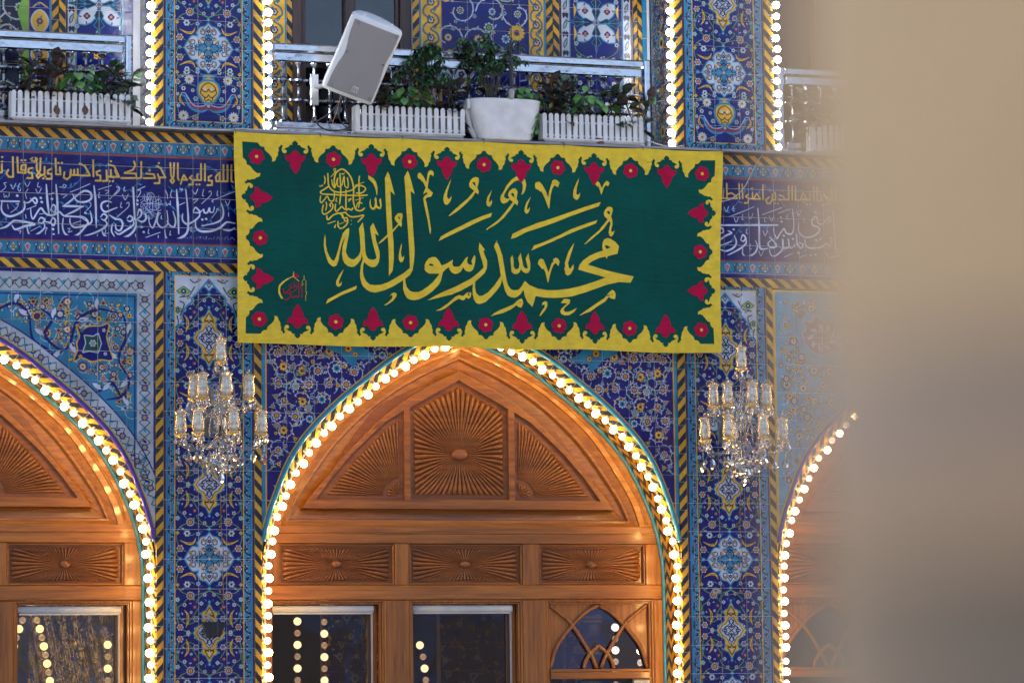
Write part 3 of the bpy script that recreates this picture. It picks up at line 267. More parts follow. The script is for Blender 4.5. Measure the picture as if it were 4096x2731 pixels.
# ---------------------------------------------------------------- glaze painting: a small canvas in metres
NAVY=np.array((12,15,98))/255; NAVY2=np.array((32,21,104))/255; WHT=np.array((186,191,200))/255; TUR=np.array((46,130,166))/255; YL=np.array((222,170,44))/255
GRN=np.array((128,176,58))/255; MAR=np.array((118,44,72))/255; BK=np.array((22,24,50))/255; DG=np.array((20,70,60))/255; GLD=np.array((232,190,70))/255; BRN=np.array((140,70,60))/255
class Cv:
    def __init__(s,x0,z0,w,h,ppm=440,bg=NAVY):
        s.x0,s.z0,s.w,s.h,s.p=x0,z0,w,h,ppm
        s.W=int(round(w*ppm)); s.H=int(round(h*ppm)); s.a=np.empty((s.H,s.W,3),np.float32); s.a[:]=bg
    def _bb(s,x0,x1,z0,z1):
        p=s.p
        i0=max(0,int((x0-s.x0)*p)-1); i1=min(s.W,int((x1-s.x0)*p)+2); j0=max(0,int((z0-s.z0)*p)-1); j1=min(s.H,int((z1-s.z0)*p)+2)
        if i1<=i0 or j1<=j0: return None
        X=(np.arange(i0,i1,dtype=np.float32)+.5)/p+s.x0; Z=(np.arange(j0,j1,dtype=np.float32)+.5)/p+s.z0
        return i0,i1,j0,j1,X[None,:],Z[:,None]
    def _mix(s,bb,d,col):
        m=np.clip(.5-d*s.p,0,1)[...,None]
        v=s.a[bb[2]:bb[3],bb[0]:bb[1]]; v+= (col-v)*m
    def rect(s,x0,x1,z0,z1,col):
        bb=s._bb(x0,x1,z0,z1)
        if bb is None: return
        X,Z=bb[4],bb[5]; d=np.maximum(np.maximum(x0-X,X-x1),np.maximum(z0-Z,Z-z1)); s._mix(bb,d,col)
    def disc(s,x,z,r,col,ry=None):
        ry=ry or r; bb=s._bb(x-r,x+r,z-ry,z+ry)
        if bb is None: return
        d=(np.sqrt(((bb[4]-x)/r)**2+((bb[5]-z)/ry)**2)-1)*min(r,ry); s._mix(bb,d,col)
    def poly(s,pts,col,grow=0):
        P=np.array(pts,np.float32); bb=s._bb(P[:,0].min()-grow,P[:,0].max()+grow,P[:,1].min()-grow,P[:,1].max()+grow)
        if bb is None: return
        X,Z=bb[4],bb[5]; sh=(bb[3]-bb[2],bb[1]-bb[0]); dm=np.full(sh,1e9,np.float32); ins=np.zeros(sh,bool)
        n=len(P)
        for i in range(n):
            ax,az=P[i];bx,bz=P[(i+1)%n]; ex,ez=bx-ax,bz-az; L=ex*ex+ez*ez
            if L<1e-14: continue
            t=np.clip(((X-ax)*ex+(Z-az)*ez)/L,0,1); dx=X-ax-t*ex; dz=Z-az-t*ez; np.minimum(dm,dx*dx+dz*dz,out=dm)
            if az!=bz:
                c=((az>Z)!=(bz>Z))&(X<ex*(Z-az)/ez+ax); ins^=c
        d=np.sqrt(dm); d=np.where(ins,-d,d)-grow; s._mix(bb,d,col)
    def stroke(s,pts,w,col,sm=0):
        P=cat(pts,sm) if sm else pts; P=np.array(P,np.float32); n=len(P)
        r=np.interp(np.linspace(0,1,n),np.linspace(0,1,len(w)),w)/2 if isinstance(w,(list,tuple)) else np.full(n,w/2)
        R=float(r.max()); bb=s._bb(P[:,0].min()-R,P[:,0].max()+R,P[:,1].min()-R,P[:,1].max()+R)
        if bb is None: return
        X,Z=bb[4],bb[5]; d=np.full((bb[3]-bb[2],bb[1]-bb[0]),1e3,np.float32)
        big=d.size>4000
        for i in range(n-1):
            ax,az=P[i];bx,bz=P[i+1];ex,ez=bx-ax,bz-az;L=ex*ex+ez*ez+1e-12
            if big:
                m=R+3/s.p
                a0=max(0,int((min(ax,bx)-m-s.x0)*s.p)-bb[0]); a1=int((max(ax,bx)+m-s.x0)*s.p)+2-bb[0]; b0=max(0,int((min(az,bz)-m-s.z0)*s.p)-bb[2]); b1=int((max(az,bz)+m-s.z0)*s.p)+2-bb[2]
                if a1<=a0 or b1<=b0: continue
                Xs=X[:,a0:a1]; Zs=Z[b0:b1]; t=np.clip(((Xs-ax)*ex+(Zs-az)*ez)/L,0,1); q=np.sqrt((Xs-ax-t*ex)**2+(Zs-az-t*ez)**2)-(r[i]+(r[i+1]-r[i])*t)
                np.minimum(d[b0:b1,a0:a1],q,out=d[b0:b1,a0:a1])
            else:
                t=np.clip(((X-ax)*ex+(Z-az)*ez)/L,0,1); np.minimum(d,np.sqrt((X-ax-t*ex)**2+(Z-az-t*ez)**2)-(r[i]+(r[i+1]-r[i])*t),out=d)
        s._mix(bb,d,col)
    # motifs
    def flower(s,x,z,r,n=6,col=WHT,ctr=YL,ring=None,dark=BK,deep=.3,a0=0.):
        th=np.linspace(0,2*PI,n*6,endpoint=False); rr=r*(1-deep*(1-np.abs(np.cos((th-a0)*n/2))))
        if r<.011: s.disc(x,z,r*.95,col); s.disc(x,z,r*.38,ctr); return
        s.poly([(x+c*math.cos(t),z+c*math.sin(t)) for c,t in zip(rr,th)],dark,.0022)
        s.poly([(x+c*math.cos(t),z+c*math.sin(t)) for c,t in zip(rr,th)],col)
        if ring is not None: s.disc(x,z,r*.62,ring)
        s.disc(x,z,r*.36,ctr); s.disc(x,z,r*.15,dark)
    def leaf(s,x,z,a,l,w,col,out=None):
        ca,sa=math.cos(a),math.sin(a); q=[(0,0),(.3,.42),(.65,.4),(1,0),(.65,-.34),(.3,-.38)]
        P=[(x+(u*l*ca-v*w*sa),z+(u*l*sa+v*w*ca)) for u,v in q]
        if out is not None: s.poly(P,out,.0025)
        s.poly(P,col)
    def cres(s,pts,w,col,dark=BK):
        s.stroke(pts,[w*.25,w*1.35,w*.3],col,5); s.stroke(pts[1:-1],w*.22,dark,0)
def vines(c,inside,cols,flw,rnd,step=.145,vc=WHT,vw=.005,sym=None,leafc=(GRN,YL,WHT,TUR),dens=1.0):
    """spiral vines with leaves and blossoms, where inside(x,z)"""
    pts=[]
    z=c.z0+step*.4; row=0
    while z<c.z0+c.h:
        x=c.x0+step*.3+(row%2)*step*.5
        while x<c.x0+c.w:
            px,pz=x+rnd.uniform(-.02,.02),z+rnd.uniform(-.02,.02)
            if inside(px,pz,.0): pts.append((px,pz))
            x+=step
        z+=step*.87; row+=1
    mir=[(1,0)] if sym is None else [(1,0),(-1,2*sym)]
    for i,(px,pz) in enumerate(pts):
        if sym is not None and px>sym: continue
        a0=rnd.uniform(0,6.28); dr=rnd.choice((-1,1)); R=step*.56
        sp=[(px+R*(1-.62*t)*math.cos(a0+dr*t*5.2),pz+R*(1-.62*t)*math.sin(a0+dr*t*5.2)) for t in np.linspace(0,1,14)]
        kind=rnd.randrange(len(flw)); fr=rnd.uniform(.85,1.15)
        for sx,of in mir:
            f=lambda p:(sx*p[0]+of,p[1])
            c.stroke([f(p) for p in sp],vw,vc)
        for k in range(1,13):
            x,zz=sp[k]; ang=math.atan2(sp[k][1]-sp[k-1][1],sp[k][0]-sp[k-1][0])
            sd=1 if k%2 else -1; an=ang+sd*.9; cl=leafc[rnd.randrange(len(leafc))]; ll=rnd.uniform(.016,.028)
            if not inside(x,zz,.012) : continue
            for sx,of in mir: c.leaf(sx*x+of,zz,an if sx>0 else PI-an,ll,ll*.5,cl)
            if k in (1,5,9) and rnd.random()<.85*dens:
                bx,bz=x+.02*math.cos(an+.3),zz+.02*math.sin(an+.3); w_=flw[rnd.randrange(len(flw))]; r_=rnd.uniform(.010,.017)
                for sx,of in mir: c.flower(sx*bx+of,bz,r_,5,*w_)
        if inside(px,pz,.02):
            for sx,of in mir: c.flower(sx*px+of,pz,.031*fr,8,*flw[kind])
def scatter(c,inside,n,rnd,kinds,rmin=.012,rmax=.024,gap=.045,sym=None):
    P=[]
    for _ in range(n*12):
        x,z=rnd.uniform(c.x0,c.x0+c.w),rnd.uniform(c.z0,c.z0+c.h)
        if (sym is not None and x>sym) or not inside(x,z,.02) or any((x-a)**2+(z-b)**2<gap*gap for a,b in P): continue
        P.append((x,z)); r=rnd.uniform(rmin,rmax); k=kinds[rnd.randrange(len(kinds))]; a=rnd.uniform(0,6); ty=rnd.random(); lc=[rnd.choice((GRN,YL,WHT)) for _ in range(3)]
        for sx,of in (((1,0),) if sym is None else ((1,0),(-1,2*sym))):
            X=sx*x+of; an=a if sx>0 else PI-a
            for j in range(3): c.leaf(X+r*.7*math.cos(an+j*2.1),z+r*.7*math.sin(an+j*2.1),an+j*2.1,r*1.15,r*.55,lc[j],None)
            if ty<.75: c.flower(X,z,r,6 if ty<.4 else 8,*k)
            else: c.leaf(X,z,an,r*2,r,YL,BK)
        if len(P)>=n: break
FLW=[(WHT,YL,MAR),(WHT,MAR,TUR),(YL,TUR,MAR),(TUR,YL,WHT),(WHT,DG,WHT)]
def border_band(c,p0,p1,wd,bg=TUR,per=.066,horiz=False):
    """narrow running border with dark vine, buds and little violet flowers"""
    L=math.hypot(p1[0]-p0[0],p1[1]-p0[1]); n=max(2,int(round(L/per))); dx,dz=(p1[0]-p0[0])/L,(p1[1]-p0[1])/L; nx,nz=-dz,dx
    q=lambda t,o:(p0[0]+dx*t+nx*o,p0[1]+dz*t+nz*o)
    c.poly([q(0,-wd/2),q(L,-wd/2),q(L,wd/2),q(0,wd/2)],bg)
    for k in range(n):
        t=(k+.5)*L/n; a=wd*.33; sg=1 if k%2 else -1
        c.stroke([q(t-L/n/2,0),q(t-L/n/4,a*sg),q(t,0),q(t+L/n/4,-a*sg),q(t+L/n/2,0)],.0095,BK,4)
        for o in (-1,1):
            x,z=q(t+o*L/n*.26,-o*sg*a*.5); c.leaf(x,z,math.atan2(dz,dx)+o*.8,wd*.62,wd*.42,BK); c.disc(x+.003,z,wd*.10,WHT)
        x,z=q(t,0)
        if k%2:
            for m in range(5): c.disc(x+wd*.17*math.cos(m*1.257),z+wd*.17*math.sin(m*1.257),wd*.12,NAVY)
            for m in range(5): c.disc(x+wd*.17*math.cos(m*1.257),z+wd*.17*math.sin(m*1.257),wd*.07,WHT)
def mirror(pts): return [(-x,z) for x,z in pts][::-1]
def white_med(c,cx,cz,s=1.0):
    q=[(0,.174),(.012,.158),(.027,.147),(.048,.145),(.060,.138),(.075,.115),(.083,.105),(.072,.09),(.069,.08),(.085,.078),(.1,.082),(.115,.08),(.13,.064),(.137,.05),(.15,.03),(.158,.016),(.167,0)]
    P=[(x,z) for x,z in q]+[(x,-z) for x,z in q[::-1][1:]]; P=P+[(-x,z) for x,z in P[::-1][1:-1]]
    P=[(cx+x*s,cz+z*s) for x,z in P]
    c.poly(P,TUR,.009); c.poly(P,WHT)
    for a,l in ((90,.2),(270,.2),(0,.2),(180,.2)):
        x,z=cx+l*math.cos(math.radians(a))*s,cz+l*math.sin(math.radians(a))*s; c.disc(x,z,.014,TUR); c.disc(x,z,.006,WHT)
    for sx in(1,-1):
        for sz in(1,-1):
            g=lambda L:[(cx+sx*x*s,cz+sz*z*s) for x,z in L]
            c.poly(g([(0,0),(.03,.03),(.02,.06),(.032,.085),(0,.1)]),TUR); c.poly(g([(0,0),(.03,.03),(.06,.02),(.085,.03),(.1,0)]),TUR)
            for L in ([(0,.155),(.02,.125),(.05,.128),(.052,.1),(.03,.095),(.022,.115),(0,.11)],[(0,.0),(.03,.033),(.02,.062),(.045,.075),(.03,.05),(.0,.075)],[(0,0),(.033,.03),(.062,.02),(.07,.045),(.05,.03),(.075,0)],[(.155,0),(.125,.02),(.128,.05),(.1,.052),(.095,.03),(.115,.022),(.11,0)],[(.018,.1),(.008,.085),(0,.1)],[(.1,.018),(.085,.008),(.1,0)]):
                c.stroke(g(L),.0052,BK,3)
            for (x,z,a,l) in ((.05,.115,1.9,.022),(.03,.118,1.2,.02),(.034,.055,.6,.024),(.055,.034,1.0,.024),(.115,.05,-.3,.022),(.118,.03,.3,.02),(.018,.035,1.3,.02)):
                x2,z2=g([(x,z)])[0]; an=a if sx>0 else PI-a; an=an if sz>0 else -an
                c.leaf(x2,z2,an,l,l*.5,YL,BK)
    for a,l in ((90,.12),(270,.12),(0,.12),(180,.12),(90,.06),(270,.06)):
        x,z=cx+l*math.cos(math.radians(a))*s,cz+l*math.sin(math.radians(a))*s; c.disc(x,z,.011,NAVY); c.disc(x,z,.004,YL)
    c.disc(cx,cz,.016,MAR); c.disc(cx,cz,.011,WHT); c.disc(cx,cz,.005,GRN)
def yel_med(c,cx,cz):
    q=[(0,.195),(.012,.17),(.022,.15),(.043,.142),(.055,.132),(.05,.12),(.044,.112),(.043,.1),(.05,.09),(.046,.075),(.056,.056),(.075,.045),(.086,.04),(.09,.025),(.1,.012),(.108,0)]
    P=q+[(x,-z) for x,z in q[::-1][1:]]; P=P+[(-x,z) for x,z in P[::-1][1:-1]]; P=[(cx+x,cz+z) for x,z in P]
    c.poly(P,TUR,.008); c.poly(P,YL)
    q=[(0,.098),(.018,.085),(.03,.06),(.04,.045),(.065,.035),(.075,.015),(.088,0)]
    P=q+[(x,-z) for x,z in q[::-1][1:]]; P=P+[(-x,z) for x,z in P[::-1][1:-1]]; P=[(cx+x,cz+z) for x,z in P]; c.poly(P,BK,.004); c.poly(P,WHT)
    for sx in(1,-1):
        for sz in(1,-1):
            g=lambda L:[(cx+sx*x,cz+sz*z) for x,z in L]
            for L in ([(0,.085),(.018,.06),(0,.04),(.022,.02),(0,0)],[(.02,.07),(.01,.05),(.035,.03),(.05,.015),(.07,0)],[(0,.02),(.03,.03),(.05,.02),(.035,0)],[(0,.172),(.02,.14),(.03,.12),(.012,.115),(.0,.13)],[(0,.105),(.02,.12),(.032,.105)]):
                c.stroke(g(L),.0058,BK,3)
            for (x,z) in ((.012,.06),(.034,.012),(.0,.03),(.05,.006)): x2,z2=g([(x,z)])[0]; c.disc(x2,z2,.0045,NAVY)
    for sz in(1,-1): c.poly([(cx,cz+sz*.15),(cx+.009,cz+sz*.132),(cx,cz+sz*.12),(cx-.009,cz+sz*.132)],WHT)
    for sz in (1,-1): c.disc(cx,cz+sz*.21,.011,TUR); c.disc(cx,cz+sz*.21,.0045,WHT)
def pier_field(c,cx,zw,zlo,zhi,half=.235):
    """flowers and stems round the white medallions centred at zw+k"""
    for k in range(-6,7):
        for sz in (1,-1):
            z0=zw+k
            if z0+.6<zlo or z0-.6>zhi: continue
            for sx in (1,-1):
                f=lambda x,z:(cx+sx*x,z0+sz*z)
                G=lambda L:[f(*p) for p in L]
                for L in ([(0,.215),(.06,.235),(.13,.243),(.2,.215),(.225,.15),(.205,.08),(.16,.05)],[(.13,.243),(.18,.3),(.215,.33),(.2,.4),(.15,.44),(.09,.42)],[(0,.215),(.05,.245),(.09,.29),(.04,.3)],[(.2,.215),(.13,.16),(.1,.17)],[(.225,.3),(.22,.4),(.19,.47),(.12,.5)],[(.15,.44),(.1,.37),(.075,.33)],[(.205,.08),(.225,.03),(.2,0)]):
                    c.stroke(G(L),.0045,GRN,3)
                for L in ([(.092,.14),(.11,.108),(.15,.103),(.2,.125)],[(.16,.46),(.148,.42),(.15,.375),(.17,.345)]): c.cres(G(L),.015,YL)
                for (x,z,r,n,fl) in ((.2,.07,.026,6,(WHT,YL,MAR)),(.152,.172,.024,6,(WHT,DG,WHT)),(.076,.168,.016,5,(WHT,BK,None)),(.13,.248,.031,11,(WHT*.92,YL,MAR)),(.032,.242,.014,5,(WHT,BK,None)),(.218,.275,.020,5,(TUR,GRN,WHT)),(.17,.31,.015,5,(WHT,MAR,None)),(.1,.325,.016,5,(MAR,WHT,None)),(.055,.3,.015,4,(WHT,TUR,None)),(.215,.375,.017,5,(TUR,YL,None)),(.092,.405,.022,6,(WHT,TUR,MAR)),(.2,.46,.024,6,(WHT,YL,MAR)),(.145,.495,.016,5,(WHT,GRN,None)),(.125,.36,.010,5,(WHT,MAR,None)),(.218,.175,.013,4,(YL,TUR,None))):
                    x2,z2=f(x,z); c.flower(x2,z2,r,n,fl[0],fl[1],fl[2])
                for (x,z,a) in ((.07,.21,1.3),(.045,.18,.3),(.22,.035,1.2),(.23,.21,1.0),(.1,.28,-1),(.19,.36,2),(.23,.42,1.6),(.17,.2,.4),(.06,.36,1),(.03,.27,2),(.12,.3,0),(.17,.4,.6),(.1,.46,1.5)):
                    x2,z2=f(x,z); an=a if sx>0 else PI-a; an=an if sz>0 else -an; c.leaf(x2,z2,an,.021,.011,(GRN,YL,WHT,TUR)[int(x*1000+z*700)%4])
def shade_noise(c,amt=.16,seed=1):
    r=np.random.RandomState(seed); h,w=c.H//26+2,c.W//26+2; g=r.rand(h,w); 
    yi=np.linspace(0,h-1.01,c.H); xi=np.linspace(0,w-1.01,c.W); y0=yi.astype(int); x0=xi.astype(int); fy=(yi-y0)[:,None]; fx=(xi-x0)[None,:]
    v=(g[y0][:,x0]*(1-fy)*(1-fx)+g[y0+1][:,x0]*fy*(1-fx)+g[y0][:,x0+1]*(1-fy)*fx+g[y0+1][:,x0+1]*fy*fx)
    c.a*= (1+amt*(v-.5))[...,None].astype(np.float32)
def pier_image(cx,zlo,zhi,zw,head=None,vase=None):
    c=Cv(cx-.315,zlo,.63,zhi-zlo,bg=NAVY)
    bot=zlo if vase is None else vase[1]
    pier_field(c,cx,zw,zlo,zhi)
    for k in range(-6,7):
        if zlo-.3<zw+k<zhi+.3: white_med(c,cx,zw+k)
        z=zw+k+.5
        if zlo-.3<z<zhi+.3 and not (head and z>head): yel_med(c,cx,z)
    if vase:
        vz,zb=vase
        c.rect(cx-.235,cx+.235,zb,zw-.215,NAVY)
        for sx in (1,-1):
            f=lambda x,z:(cx+sx*x,vz+z); G=lambda L:[f(*p) for p in L]
            c.stroke(G([(0,-.11),(.03,-.135),(.08,-.14),(.13,-.11),(.155,-.06),(.19,-.045)]),[.03,.05,.045,.03,.004],TUR,4)
            c.stroke(G([(0,-.12),(.05,-.135),(.11,-.12),(.145,-.08)]),[.03,.028,.012],MAR,4); c.stroke(G([(0,-.09),(.035,-.118),(.1,-.118),(.14,-.07),(.16,-.035),(.19,-.033)]),.005,WHT,4)
            for L in ([(.1,.09),(.17,.1),(.22,.06),(.22,-.1),(.2,-.2)],[(.09,.02),(.16,.035),(.2,.01)],[(.06,-.17),(.13,-.2),(.2,-.2)]): c.stroke(G(L),.0045,GRN,3)
            c.cres(G([(.185,-.03),(.2,-.07),(.185,-.1),(.165,-.12)]),.014,YL)
            for (x,z,r,n,fl) in ((.135,.065,.035,11,(WHT,YL,WHT)),(.215,.045,.02,5,(WHT,GRN,MAR)),(.175,.0,.017,6,(WHT,BK,None)),(.11,-.012,.014,5,(WHT,MAR,None)),(.215,-.04,.013,5,(WHT,TUR,None)),(.175,-.19,.038,12,(WHT,YL,WHT)),(.095,-.2,.02,5,(WHT,GRN,MAR)),(.09,-.07,.018,6,(WHT,GRN,TUR)),(.21,-.12,.014,5,(WHT,TUR,None)),(.15,.135,.02,6,(WHT,DG,WHT)),(.075,.138,.015,5,(WHT,TUR,None))):
                x2,z2=f(x,z); c.flower(x2,z2,r,n,fl[0],fl[1],fl[2])
        P=[(.0,.06),(.04,.058),(.07,.035),(.082,.0),(.075,-.04),(.05,-.08),(.028,-.1),(.0,-.1)]; P=[(cx+x,vz+z) for x,z in P+mirror(P)]
        c.poly(P,TUR,.005); c.poly([(cx+(x-cx)*.86,vz+(z-vz)*.9) for x,z in P],YL)
        for sx in(1,-1):
            for L in ([(0,.045),(.03,.03),(.05,.0),(.02,-.02),(0,0)],[(.05,.0),(.055,-.03),(.02,-.06),(0,-.04)],[(0,-.07),(.02,-.085),(.03,-.06)]): c.stroke([(cx+sx*x,vz+z) for x,z in L],.006,BK,3)
            c.leaf(cx+sx*.012,vz-.01,.9 if sx>0 else PI-.9,.032,.02,WHT)
        c.poly([(cx-.05,vz+.1),(cx+.05,vz+.1),(cx+.035,vz+.085),(cx+.04,vz+.065),(cx-.04,vz+.065),(cx-.035,vz+.085)],TUR,.004); c.poly([(cx-.04,vz+.098),(cx+.04,vz+.098),(cx,vz+.082),(cx+.032,vz+.068),(cx-.032,vz+.068),(cx,vz+.082)],YL)
        c.poly([(cx,vz-.1),(cx+.012,vz-.125),(cx,vz-.16),(cx-.012,vz-.125)],MAR); c.flower(cx,vz-.118,.012,6,WHT,GRN)
        c.rect(cx-.24,cx+.24,zb,zb+.004,NAVY)
    if head:
        # arched head with white corners and green cartouches
        top=4.575; A=[(0,4.555),(.045,4.50),(.09,4.45),(.12,4.42),(.115,4.40),(.15,4.37),(.185,4.31),(.18,4.27),(.2,4.24),(.235,4.20)]
        for sx in(1,-1):
            f=lambda x,z:(cx+sx*x,z)
            P=[f(0,top)]+[f(x,z) for x,z in A]+[f(.236,top)]
            c.poly(P,WHT); c.stroke([f(x,z) for x,z in A],.012,TUR,3)
            for (x,z,r) in ((.175,4.47,.045),(.215,4.34,.03)):
                x2,z2=f(x,z); c.poly([(x2-r,z2),(x2,z2+r*.7),(x2+r,z2),(x2,z2-r*.7)],BK,.004); c.poly([(x2-r,z2),(x2,z2+r*.7),(x2+r,z2),(x2,z2-r*.7)],GRN); c.disc(x2,z2,r*.4,NAVY); c.disc(x2,z2,r*.16,WHT)
            for L in ([(.06,4.55),(.1,4.53),(.13,4.55)],[(.1,4.5),(.14,4.44),(.2,4.43)],[(.2,4.4),(.17,4.38),(.2,4.3)],[(.22,4.3),(.21,4.25),(.23,4.22)]): c.stroke([f(x,z) for x,z in L],.007,BK,3)
            for (x,z) in ((.08,4.54),(.15,4.42),(.2,4.28)): x2,z2=f(x,z); c.leaf(x2,z2,.5,.025,.013,YL,BK)
        yel_med(c,cx,4.152)
    # borders
    for sx in (1,-1):
        border_band(c,(cx+sx*.262,zlo),(cx+sx*.262,zhi),.046)
        c.rect(cx+sx*.236-.0035,cx+sx*.236+.0035,zlo,zhi,YL)
        a,b=sorted((cx+sx*.286,cx+sx*.315)); c.rect(a,b,zlo,zhi,TUR); a,b=sorted((cx+sx*.298,cx+sx*.315)); c.rect(a,b,zlo,zhi,MAR*.7)
    if vase:
        zb=vase[1]; c.rect(cx-.24,cx+.24,zb-.005,zb+.002,YL); border_band(c,(cx-.29,zb-.03),(cx+.29,zb-.03),.05)
    if head:
        c.rect(cx-.24,cx+.24,4.572,4.58,YL); border_band(c,(cx-.29,4.604),(cx+.29,4.604),.046); c.rect(cx-.315,cx+.315,4.628,4.70,MAR*.7)
    shade_noise(c); return c
def dec(s): return [[(a[i]/1000,a[i+1]/1000) for i in range(0,len(a),2)] for a in ([int(v) for v in q.split(',')] for q in s.split(';'))]
def decs(s): return [(int(q.split(':')[0])/10000,dec(q.split(':')[1])[0]) for q in s.split('|')]
# ================================================================ STRUCTURE
courtyard=M('courtyard_marble',(.46,.44,.41),.35,0,.08,1.5)
mb=MB(); mb.add([(-120,-120,0),(120,-120,0),(120,120,0),(-120,120,0)],[(0,1,2,3)])
tag(put(mb,'ground',courtyard),kind='structure')
shell=M('plain_brick_shell',(.34,.30,.25),.8)
mb=MB(); mb.box(-14,14,3.2,5,0,9.2); mb.box(-14,14,.52,3.2,8.0,9.2); mb.box(-14,-6.5,.52,3.2,0,8.0); mb.box(9.6,14,.52,3.2,0,8.0); mb.box(-14,14,-.0,.52,8.0,9.2)
mb.box(-14,-6.0,.0,.52,0,8.0); mb.box(9.2,14,.0,.52,0,8.0)
mb.box(-6.5,9.6,.6,3.2,5.2,5.4)
tag(put(mb,'building_shell',shell),kind='structure')
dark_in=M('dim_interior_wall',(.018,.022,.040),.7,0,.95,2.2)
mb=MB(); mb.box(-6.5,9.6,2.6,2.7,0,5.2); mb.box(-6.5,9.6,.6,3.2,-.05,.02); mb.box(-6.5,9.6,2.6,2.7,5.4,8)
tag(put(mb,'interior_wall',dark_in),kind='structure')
# the arcade across the courtyard that the panes mirror
opp=M('far_arcade_glaze',(.035,.045,.09),.6,0,.6,.5); oppd=M('far_arcade_recess',(.05,.04,.035),.7)
mb=MB(); mb.box(-60,60,-52,-51,0,16); 
tag(put(mb,'opposite_arcade_wall',opp),kind='structure')
mb=MB()
for k in range(-8,9): mb.box(k*4.2-1.3,k*4.2+1.3,-51,-50.99,.1,3.6)
tag(put(mb,'opposite_arcade_recess',oppd),kind='structure')

# ---------------------------------------------------------------- arch curve (half, about the bay axis)
HALF=[(0,4.20),(.13,4.158),(.26,4.105),(.36,4.06),(.46,4.005),(.58,3.925),(.72,3.815),(.87,3.695),(1.02,3.555),(1.15,3.41),(1.255,3.25),(1.34,3.07),(1.40,2.92),(1.44,2.76),(1.463,2.60),(1.468,2.35)]
HC=cat(HALF,4)+[(1.468,z) for z in (2.1,1.8,1.5,1.2,.9,.6,.3,0.02)]
def offs(C,o):
    out=[]
    for i,(x,z) in enumerate(C):
        a=C[max(i-1,0)]; b=C[min(i+1,len(C)-1)]; tx,tz=b[0]-a[0],b[1]-a[1]; l=math.hypot(tx,tz); nx,nz=-tz/l,tx/l
        if i==0: out.append((0,z+o*1.05)); continue
        out.append((max(0,x+nx*o),z+nz*o))
    return out
def nrm(C,o): # outward offset
    return offs(C,o)
# check direction: C runs from apex to base, tangent (+x,-z) -> (-tz,tx)=(+,+) outward
def flare(z): t=min(1,max(0,(z-2.75)/.75)); return t*t*(3-2*t)
def offv(o,ex):
    A_=offs(HC,o); B_=offs(HC,o+ex); return [(a[0]+(b[0]-a[0])*flare(h[1]),a[1]+(b[1]-a[1])*flare(h[1])) for a,b,h in zip(A_,B_,HC)]
def arch_z(o):
    C=offv(o,.03); xs=[p[0] for p in C]; zs=[p[1] for p in C]
    def f(x):
        x=abs(x)
        if x>=max(xs)-1e-4: return -9
        # highest z at which the curve reaches x
        for i in range(len(xs)-1):
            if xs[i]<=x<=xs[i+1]: t=(x-xs[i])/(xs[i+1]-xs[i]+1e-9); return zs[i]+(zs[i+1]-zs[i])*t
        return -9
    return f
BAYS=[-2.312,1.447,5.204]
# ---------------------------------------------------------------- tiles
TILE={}
def tile(parent,x0,x1,z0,z1,mat,axis='x',plane=0.0,flip=1):
    w=round(x1-x0,3); h=round(z1-z0,3); k=(w,h,mat.name,axis,flip)
    g=.0017; b=.0024
    if k not in TILE:
        a,c=w/2-g,h/2-g
        P=[(-a+b,0,-c+b),(a-b,0,-c+b),(a-b,0,c-b),(-a+b,0,c-b),(-a,b*.8,-c),(a,b*.8,-c),(a,b*.8,c),(-a,b*.8,c),(-a,.008,-c),(a,.008,-c),(a,.008,c),(-a,.008,c)]
        F=[(0,1,2,3)]+[(i,i+4,(i+1)%4+4,(i+1)%4) for i in range(4)]+[(i+4,i+8,(i+1)%4+8,(i+1)%4+4) for i in range(4)]
        if axis=='y': P=[(-flip*y if flip==1 else y,x,z) for x,y,z in [(p[0],-p[1],p[2]) for p in P]]
        TILE[k]=mesh('tile',P,F,mat)
    me=TILE[k]
    c=((x0+x1)/2,plane,(z0+z1)/2) if axis=='x' else (plane,(x0+x1)/2,(z0+z1)/2)
    o=link(me,'tile',parent,c)
    o.rotation_euler=(random.gauss(0,.0035),0,random.gauss(0,.0035)) if axis=='x' else (0,random.gauss(0,.003),random.gauss(0,.003))
    return o
def cut_tile(parent,x0,x1,z0,z1,mat,zlow,plane=0.0):
    g=.0013; n=8; xs=np.linspace(x0+g,x1-g,n+1); lo=[max(z0+g,zlow(x)) for x in xs]; hi=z1-g
    idx=[i for i in range(n+1) if lo[i]<hi-.004]
    if len(idx)<2: return
    i0,i1=idx[0],idx[-1]
    P=[(xs[i],lo[i]) for i in range(i0,i1+1)]+[(xs[i1],hi),(xs[i0],hi)]
    cx,cz=(x0+x1)/2,(z0+z1)/2
    o=polyslab([(x-cx,z-cz) for x,z in P],[],0,.008,mat,'tile',parent); o.location=Vector((cx,plane,cz))-ORG[parent.name]
def grid(parent,xs,zs,mat,zlow=None,plane=0.0,axis='x',flip=1):
    for i in range(len(xs)-1):
        for j in range(len(zs)-1):
            x0,x1,z0,z1=xs[i],xs[i+1],zs[j],zs[j+1]
            if x1-x0<.01: continue
            if zlow is not None:
                m=max(zlow(x) for x in np.linspace(x0,x1,6)); 
                mn=min(zlow(x) for x in np.linspace(x0,x1,6))
                if mn>=z1-.004: continue
                if m>z0+.001: cut_tile(parent,x0,x1,z0,z1,mat,zlow,plane); continue
            tile(parent,x0,x1,z0,z1,mat,axis,plane,flip)
